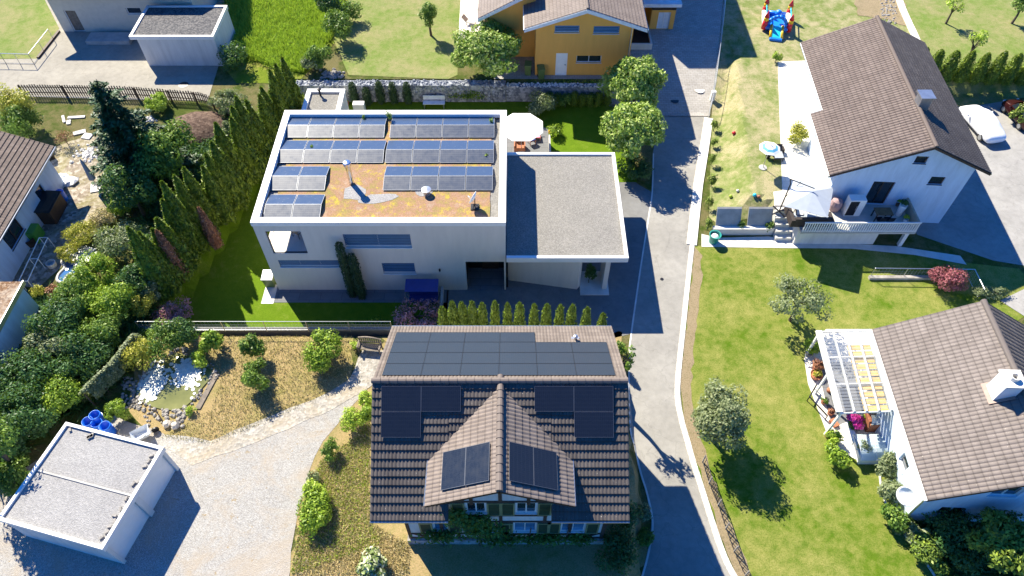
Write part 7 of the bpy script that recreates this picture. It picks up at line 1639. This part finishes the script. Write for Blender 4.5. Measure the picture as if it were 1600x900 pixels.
# wooden bench in the dry garden
q = G(579,548); t = thing('wooden_bench', 'weathered wooden bench with curved back beside the tiled roof', 'bench', q, -.12); m = MB()
for i in range(5): m.box(-.7,-.25+i*.1,.42,.7,-.17+i*.1,.45)
m.build('seat', M['old_wood'], t, local=True); m = MB()
for i in range(11): x = -.65+i*.13; m.box(x-.04,.28,.48,x+.04,.31,.82+.14*math.cos(x*2.2))
m.box(-.7,.27,.47,.7,.32,.53); 
for i in range(14): x = -.7+i*.1; m.obox((x,.26,.82+.14*math.cos(x*2.2)),(.1,0,.14*(math.cos((x+.1)*2.2)-math.cos(x*2.2))),(0,.07,0),(0,0,.06))
m.build('backrest', M['old_wood'], t, local=True)
for s_ in (-.66,.66): MB().box(s_-.04,-.27,.60,s_+.04,.28,.65).build('armrest', M['old_wood'], t, local=True)
legs4(t, (-.64,.64), (-.22,.27), 0, .6, 'old_wood', .035)

# ------------------------------------------------------------ BINS, BARRELS, SMALL THINGS
def bin_(label, loc, rz, mat, lidmat=None, h=1.05, w=.55, name='wheelie_bin', group=None):
    t = thing(name, label, 'bin', loc, rz, group); m = MB(); a, b = w*.42, w*.5; vs = [(-a,-a,0),(a,-a,0),(a,a,0),(-a,a,0),(-b,-b*1.1,h*.9),(b,-b*1.1,h*.9),(b,b*1.1,h*.9),(-b,b*1.1,h*.9)]
    m.add(vs,[(3,2,1,0),(4,5,6,7),(0,1,5,4),(1,2,6,5),(2,3,7,6),(3,0,4,7)]); m.build('body', M[mat], t, local=True, bevel=.02); m = MB(); m.obox((-b-.02,-b*1.1-.03,h*.905),(2*b+.04,0,0),(0,2.2*b+.06,.08),(0,0,.05)); m.build('lid', M[lidmat or mat], t, local=True, bevel=.015)
    for s_ in (-1,1): MB().tube((s_*b*.8,b,.1),(s_*b*.98,b,.1),.1,n=12).build('wheel', M['black'], t, local=True)
    MB().tube((-b*.8,b*1.1+.06,h*.92),(b*.8,b*1.1+.06,h*.92),.02).build('handle', M['black'], t, local=True); return t
q = G(845,122); bin_('green wheelie bin at the left corner of the orange wall', q, .2, 'green_plastic'); q = G(825,116); bin_('green wheelie bin in shade beside the pale green tree', q, -.1, 'green_plastic')
q = U(424,444,0); bin_('dark green compost bin with white lid at the modern house corner', (q.x,q.y,0), 0, 'green_plastic', 'white', 1.0, .7, 'compost_bin'); single(MB().box(-16.4,27.9,-.02,-15.6,29.5,.03), 'corner_slab', M['concrete_lt'], 'pale concrete slab under the compost bin', 'slab', (-16,28.5,0))
q = U(1116,372,.4); t = thing('turquoise_bin', 'round turquoise open tub at the kerb end by the road', 'tub', (q.x,q.y,0)); m = MB(); m.lathe((0,0,0),[(.30,0),(.38,.75),(.42,.78),(.36,.78),(.30,.1),(.02,.09)],18); m.build('tub', M['teal_plastic'], t, local=True); m = MB(); m.ball((0,0,.55),(.28,.28,.18),10,6); m.build('bag', M['white_fabric'], t, local=True)
for i, (px, py, hh, lab) in enumerate([(147,648,.95,'rearmost of the four blue barrels beside the white double garage'),(136,658,.9,'leftmost of the four blue barrels beside the white double garage'),(150,660,.85,'middle one of the four blue barrels, between the others'),(163,665,.9,'rightmost of the four blue barrels beside the white double garage')]):
    q = at(px, py, hh); m = MB(); m.lathe((0,0,0), [(.24,0),(.30,.08),(.31,hh*.5),(.30,hh),(.27,hh),(.27,.12),(.02,.1)], 20); t = thing('blue_barrel', lab, 'barrel', q, 0, 'blue barrels beside the garage'); m.build('shell', M['barrel_blue'], t, local=True, smooth=True)
    m = MB(); [m.tube((.318*math.cos(a),.318*math.sin(a),hh*.7),(.318*math.cos(a+.35),.318*math.sin(a+.35),hh*.7),.018,n=4) for a in [k*.35 for k in range(18)]]; m.build('hoop', M['barrel_blue'], t, local=True)
q = at(219,678,.5); t = thing('wheelbarrow', 'blue-grey wheelbarrow standing by the garage wall', 'wheelbarrow', q, .6); m = MB(); m.add([(-.3,-.25,.3),(.3,-.25,.3),(.3,.25,.3),(-.3,.25,.3),(-.45,-.35,.6),(.5,-.35,.6),(.5,.35,.6),(-.45,.35,.6)],[(3,2,1,0),(0,1,5,4),(1,2,6,5),(2,3,7,6),(3,0,4,7)]); m.build('tray', M['blue_trim'], t, local=True)
m = MB(); 
for s_ in (-.25,.25): m.tube((.7,0,.2),(-.9,s_,.55),.02)
m.build('handles', M['steel'], t, local=True); MB().tube((.7,-.04,.2),(.7,.04,.2),.2,n=14).build('wheel', M['black'], t, local=True)
for px, py, rr0, mt, lab, z0 in ((1146,210,.15,'red','red ball on the dry lawn near the upper kerb',1),(1178,308,.14,'vinyl_aqua','blue ball beside the orange ball on the dry lawn',1),(1185,309,.12,'terracotta','orange ball right of the blue ball on the dry lawn',1),(1141,309,.13,'lf_lime','lime yellow ball left on the dry lawn',1),(1152,300,.12,'pale_stone','pale ball above the lime one on the dry lawn',1),(1241,376,.13,'vinyl_blue','blue ball on the ledge below the balustrade',0)):
    q = G(px,py) if z0 else U(px,366,.3); single(MB().ball((q.x,q.y,q.z+rr0), rr0, 14, 9), 'ball', M[mt], lab, 'ball', q, 'balls around the dry lawn', smooth=True)
# manhole covers
for px, py, lab, r_ in ((1093,141,'pale round manhole cover on the paved drive',.42),(1054,158,'dark round manhole cover in the tree shade on the paved drive',.34),(1034,437,'small round cover in the middle of the asphalt road',.12),(287,133,'dark rectangular drain grate on the shaded concrete yard',.4)):
    q = G(px,py); single(MB().lathe((q.x,q.y,q.z+OFF*2),[(r_,0),(r_,.012)],24), 'manhole_cover', M['concrete_lt'] if 'pale' in lab else M['dark_metal'], lab, 'manhole cover', (q.x,q.y,q.z))
q = G(1112,157); single(MB().cbox(q.x,q.y,q.z,.35,.3,.9), 'meter_box', M['white'], 'small white utility box at the fence by the paved drive', 'utility box', q, bevel=.01)
# west house bits: shed box, green tank, railing, tarpaulin, blue drum
q = at(72,322,.8); t = thing('wood_store', 'dark covered wood store against the white wall on the west terrace', 'wood store', (q.x,q.y,HI)); MB().cbox(q.x,q.y,HI,1.5,1.9,1.25).build('body', M['dark_wood'], t); MB().obox((q.x-.85,q.y-1.05,HI+1.26),(1.7,0,-.1),(0,2.1,0),(0,0,.05)).build('roof', M['black'], t)
q = at(94,303,.6); single(MB().lathe(q,[(.28,0),(.3,.3),(.3,.8),(.25,.85)],16), 'blue_drum', M['barrel_blue'], 'bright blue drum beside the dark wood store', 'drum', q)
q = at(90,285,.3); m = MB(); g3r = random.Random(3)
for i in range(9): m.rock((q.x+g3r.uniform(-.9,.9), q.y+g3r.uniform(-.9,.9), HI+.1), (g3r.uniform(.3,.55),g3r.uniform(.3,.55),.22), g3r)
single(m, 'tarpaulin', M['white_fabric'], 'crumpled white tarpaulin heap by the upper left house wall', 'tarpaulin', q)
q = at(47,357,1.0); single(MB().cbox(q.x,q.y,HI,.7,1.0,1.0), 'water_tank', M['lime_plastic'], 'bright green water tank against the left white wall', 'water tank', q, bevel=.06); q = at(44,375,.4); single(MB().lathe(q,[(.4,0),(.48,.6),(.42,.62),(.38,.2)],14), 'brown_tub', M['dark_wood'], 'brown wooden tub below the green water tank', 'tub', q)
P1, P2 = Vector((at(62,372,.9).x, at(62,372,.9).y, HI)), Vector((at(30,440,.9).x, at(30,440,.9).y, HI)); t = thing('stair_railing', 'white tubular railing beside the dark cellar strip at the left wall', 'railing', P1); m = MB()
for o_ in (0, .55): m.tube(P1+Vector((o_,0,.95)), P2+Vector((o_,0,.95)), .03)
for k in (0,.5,1): p = P1.lerp(P2,k); m.tube(p+Vector((0,0,.95)), p+Vector((.55,0,.95)), .025); m.tube(p, p+Vector((0,0,.95)), .025); m.tube(p+Vector((.55,0,0)), p+Vector((.55,0,.95)), .025)
m.build('tubes', M['white'], t)
q = at(76,240,.5); potted('dark pot with shaded plant at the roof corner, west terrace', q, .3, .5, .3, .3, 'lf_dark', 'dark_metal'); single(MB().cbox(at(73,268,.6).x, at(73,268,.6).y, HI, .3,.9,.7,.5), 'red_barrow', M['terracotta'], 'dark red box half hidden under the tiled eave', 'box', at(73,268,.6))

# ------------------------------------------------------------ BOUNCY CASTLE
q = G(1211,44); bc = thing('bouncy_castle', 'blue inflatable bouncy castle with red and yellow corner towers', 'bouncy castle', q, -.22); W_, D_ = 1.05, 1.75
m = MB()
for a in ((-W_,-.6,W_,D_),): m.box(a[0],a[1],0,a[2],a[3],.28)
m.build('floor', M['vinyl_blue'], bc, local=True, bevel=.1)
m = MB()
for y in (-.6,): m.tube((-W_,y,.4),(W_,y,.4),.22,n=14)
m.tube((-W_,D_,.4),(W_,D_,.4),.2,n=14); m.build('front_tube', M['vinyl_blue'], bc, local=True, smooth=True)
for s_ in (-1,1): m = MB(); m.tube((s_*W_,-.6,.5),(s_*W_,D_,.5),.24,n=14); m.build('side_tube', M['white_fabric'], bc, local=True, smooth=True)
for x in (-W_,W_):
    for y in (-.6,D_):
        m = MB(); m.tube((x,y,.2),(x,y,1.0),.24,.22,14); tw_ = m.build('tower', M['red'], bc, local=True, smooth=True); MB().tube((x,y,1.0),(x,y,1.3),.22,.21,14).build('band', M['yellow'], tw_, local=True, smooth=True); MB().tube((x,y,1.3),(x,y,1.85),.22,.02,14).build('spire', M['red'], tw_, local=True, smooth=True)
m = MB()
for i in range(8): a0, a1 = math.pi*i/8, math.pi*(i+1)/8; m.tube((math.cos(a0)*W_*.75,-.5,.5+math.sin(a0)*.9),(math.cos(a1)*W_*.75,-.5,.5+math.sin(a1)*.9),.16,n=10)
m.build('arch', M['vinyl_blue'], bc, local=True, smooth=True); MB().ball((0,.6,1.1),(.3,.3,.3),12,8).build('ball_top', M['vinyl_blue'], bc, local=True, smooth=True)
m = MB(); m.obox((-.42,-1.9,.05),(.84,0,0),(0,1.2,.45),(0,-.05,.16)); m.build('slide', M['vinyl_aqua'], bc, local=True, bevel=.05); m = MB(); m.obox((-.55,-2.15,0),(1.1,0,0),(0,.35,0),(0,0,.25)); m.build('slide_end', M['vinyl_blue'], bc, local=True, bevel=.08)
for s_ in (-1,1): m = MB(); m.tube((s_*.48,-1.9,.2),(s_*.48,-.7,.68),.12,n=10); m.build('slide_side', M['yellow'], bc, local=True, smooth=True)
for x in (-W_,W_): m = MB(); m.tube((x,-.6,1.2),(x,D_,1.2),.05,n=8); m.build('rail_tube', M['vinyl_aqua'], bc, local=True)

# ------------------------------------------------------------ LOWER RIGHT TERRACE THINGS
q = at(1279,570,.5); potted('terracotta pot with dry reddish plant under the pergola edge', q, .32, .4, .45, .45, 'lf_brown', n=500); q = at(1265,551,.3); potted('grey stone urn beside the leafy pergola shrub', q, .25, .35, .15, .1, 'lf_grey', 'stone', n=80); q = at(1276,585,.3); potted('big terracotta bowl below the reddish pot plant', q, .38, .32, .3, .22, 'lf_yellow', n=300)
q = at(1297,608,.3); single(MB().lathe(q,[(.12,0),(.16,.25),(.1,.3)],10), 'small_pot', M['terracotta'], 'lone small terracotta pot between bowl and angled sunscreen', 'pot', q)
q = at(1288,626,.3); potted('small green pot plant inside the dark angled edging', q, .16, .25, .25, .25, 'lf_mid', n=180); q = at(1299,643,.3); potted('brown pot with withered plant near the terrace edge', q, .2, .3, .18, .15, 'lf_brown', n=100); q = at(1304,660,.2); single(MB().cbox(q.x,q.y,0.02,.35,.5,.2,.4), 'brown_box', M['terracotta'], 'small brown box beside the terrace hedge', 'box', q); q = at(1295,679,.25); potted('terracotta pot at the lawn border of the terrace', q, .2, .3, .12, .12, 'lf_mid', n=80)
m = MB(); A, B, C = U(1276,601,.5), U(1265,620,.5), U(1293,650,.5); m.tube(A, B, .045, n=6); m.tube(B, C, .045, n=6); 
for p in (A,B,C): m.tube((p.x,p.y,0),p,.03,n=6)
single(m, 'angled_rail', M['dark_metal'], 'dark angled low rail at the terrace corner', 'railing', (B.x,B.y,0))
q = at(1338,652,1.0); t = potted('hanging ball of magenta petunias at the pergola end', (q.x,q.y,0), .2, .5, .55, .45, 'magenta', n=1300, leaf=.06, name='flower_basket')
q = at(1353,653,.5); potted('small yellow-green pot plant right of the magenta flowers', q, .16, .4, .18, .3, 'lf_lime', n=150)
q = at(1373,653,.9); t = thing('garden_oven', 'terracotta garden oven with rounded grey lid behind the magenta flowers', 'oven', (q.x,q.y,0)); MB().cbox(q.x,q.y,0,1.15,.9,.85).build('body', M['terracotta'], t, bevel=.02); m = MB()
for i in range(8):
    a0, a1 = math.pi*i/8, math.pi*(i+1)/8; m.slab([(q.x-.55,q.y+math.cos(a0)*.42,.86+math.sin(a0)*.35),(q.x+.55,q.y+math.cos(a0)*.42,.86+math.sin(a0)*.35),(q.x+.55,q.y+math.cos(a1)*.42,.86+math.sin(a1)*.35),(q.x-.55,q.y+math.cos(a1)*.42,.86+math.sin(a1)*.35)],(0,0,-.03))
m.build('lid', M['chrome'], t)
q = at(1364,698,.6); t = thing('cold_frame', 'glass cold frame with curved lid against the white wall', 'cold frame', (q.x,q.y,0)); MB().cbox(q.x,q.y,0,1.7,1.55,.5).build('box', M['white'], t); m = MB()
for i in range(8):
    f0, f1 = i/8, (i+1)/8; y0, y1 = q.y+.8-1.6*f0, q.y+.8-1.6*f1; z0, z1 = .52+.35*math.sin(math.pi*f0), .52+.35*math.sin(math.pi*f1); m.slab([(q.x-.87,y0,z0),(q.x+.87,y0,z0),(q.x+.87,y1,z1),(q.x-.87,y1,z1)],(0,0,.02))
m.build('glass_lid', sheetglass('frame_glass',(.60,.72,.75),.75), t); m = MB()
for x in (-.87,0,.87): m = MB(); m.path([(q.x+x,q.y+.8-1.6*i/8,.545+.35*math.sin(math.pi*i/8)) for i in range(9)],.02,5); m.build('glazing_bar', M['white'], t)
q = at(1347,698,.7); potted('white pot with feathery bush beside the cold frame', (q.x,q.y,0), .22, .4, .42, .6, 'lf_grey', 'white', n=500)
q = G(1325,680); single(MB().cbox(q.x,q.y,.02,.5,1.2,.35,.35), 'planter_box', M['white'], 'white trough planter between round bushes and cold frame', 'planter', q, bevel=.02)
single(MB().path([(p.x,p.y,.03) for p in dense([U(*p) for p in ((1374,740),(1378,770),(1390,800),(1402,815),(1418,842),(1440,870),(1460,900))],3)], .07, 5), 'border_kerb', M['pale_stone'], 'pale stone kerb between lawn and shrub border', 'kerb', U(1390,800,0))
q = at(1527,867,.3); single(MB().obox((q.x-.6,q.y-.15,.3),(1.3,.45,0),(-.03,.08,0),(0,0,.05)), 'garden_board', M['white'], 'pale board lying in the deep shade at lower right', 'board', q)
# under-deck bicycle-like clutter, white patio small pieces near the orange house
q = G(733,38); lounger('grey sun lounger on the white path left of the orange house', q, 1.2, .55, 1.3, mat='concrete'); q = G(751,32); chair('garden_chair', 'grey chair on the white path beside the orange wall', q, 0, 'concrete'); q = G(761,38); t = thing('barbecue', 'black barbecue standing by the left orange wall corner', 'barbecue', q); m = MB(); m.ball((q.x,q.y,q.z+.9),(.32,.3,.22),12,8); m.build('bowl', M['black'], t, smooth=True); m = MB(); m.cbox(q.x,q.y,q.z+.1,.45,.4,.6); m.build('cart', M['black'], t)
for i, (px, py) in enumerate(((729,64),(727,72),(745,66))): q = G(px,py); single(MB().cbox(q.x,q.y,q.z+.02,.45,.35,.03), 'stepping_stone', M['concrete_lt'], ['upper left stepping stone beside the white path end','lower left stepping stone beside the white path end','right stepping stone below the white path end'][i], 'stepping stone', q)
# loggia armchair
q = UY(446,388,Y0+1.6); chair('loggia_chair', 'wooden rocking chair inside the corner loggia of the modern house', (X0+1.9,Y0+1.5,lz), 2.6, 'old_wood', 'white_fabric', w=.6)
q = U(22,7,HI);
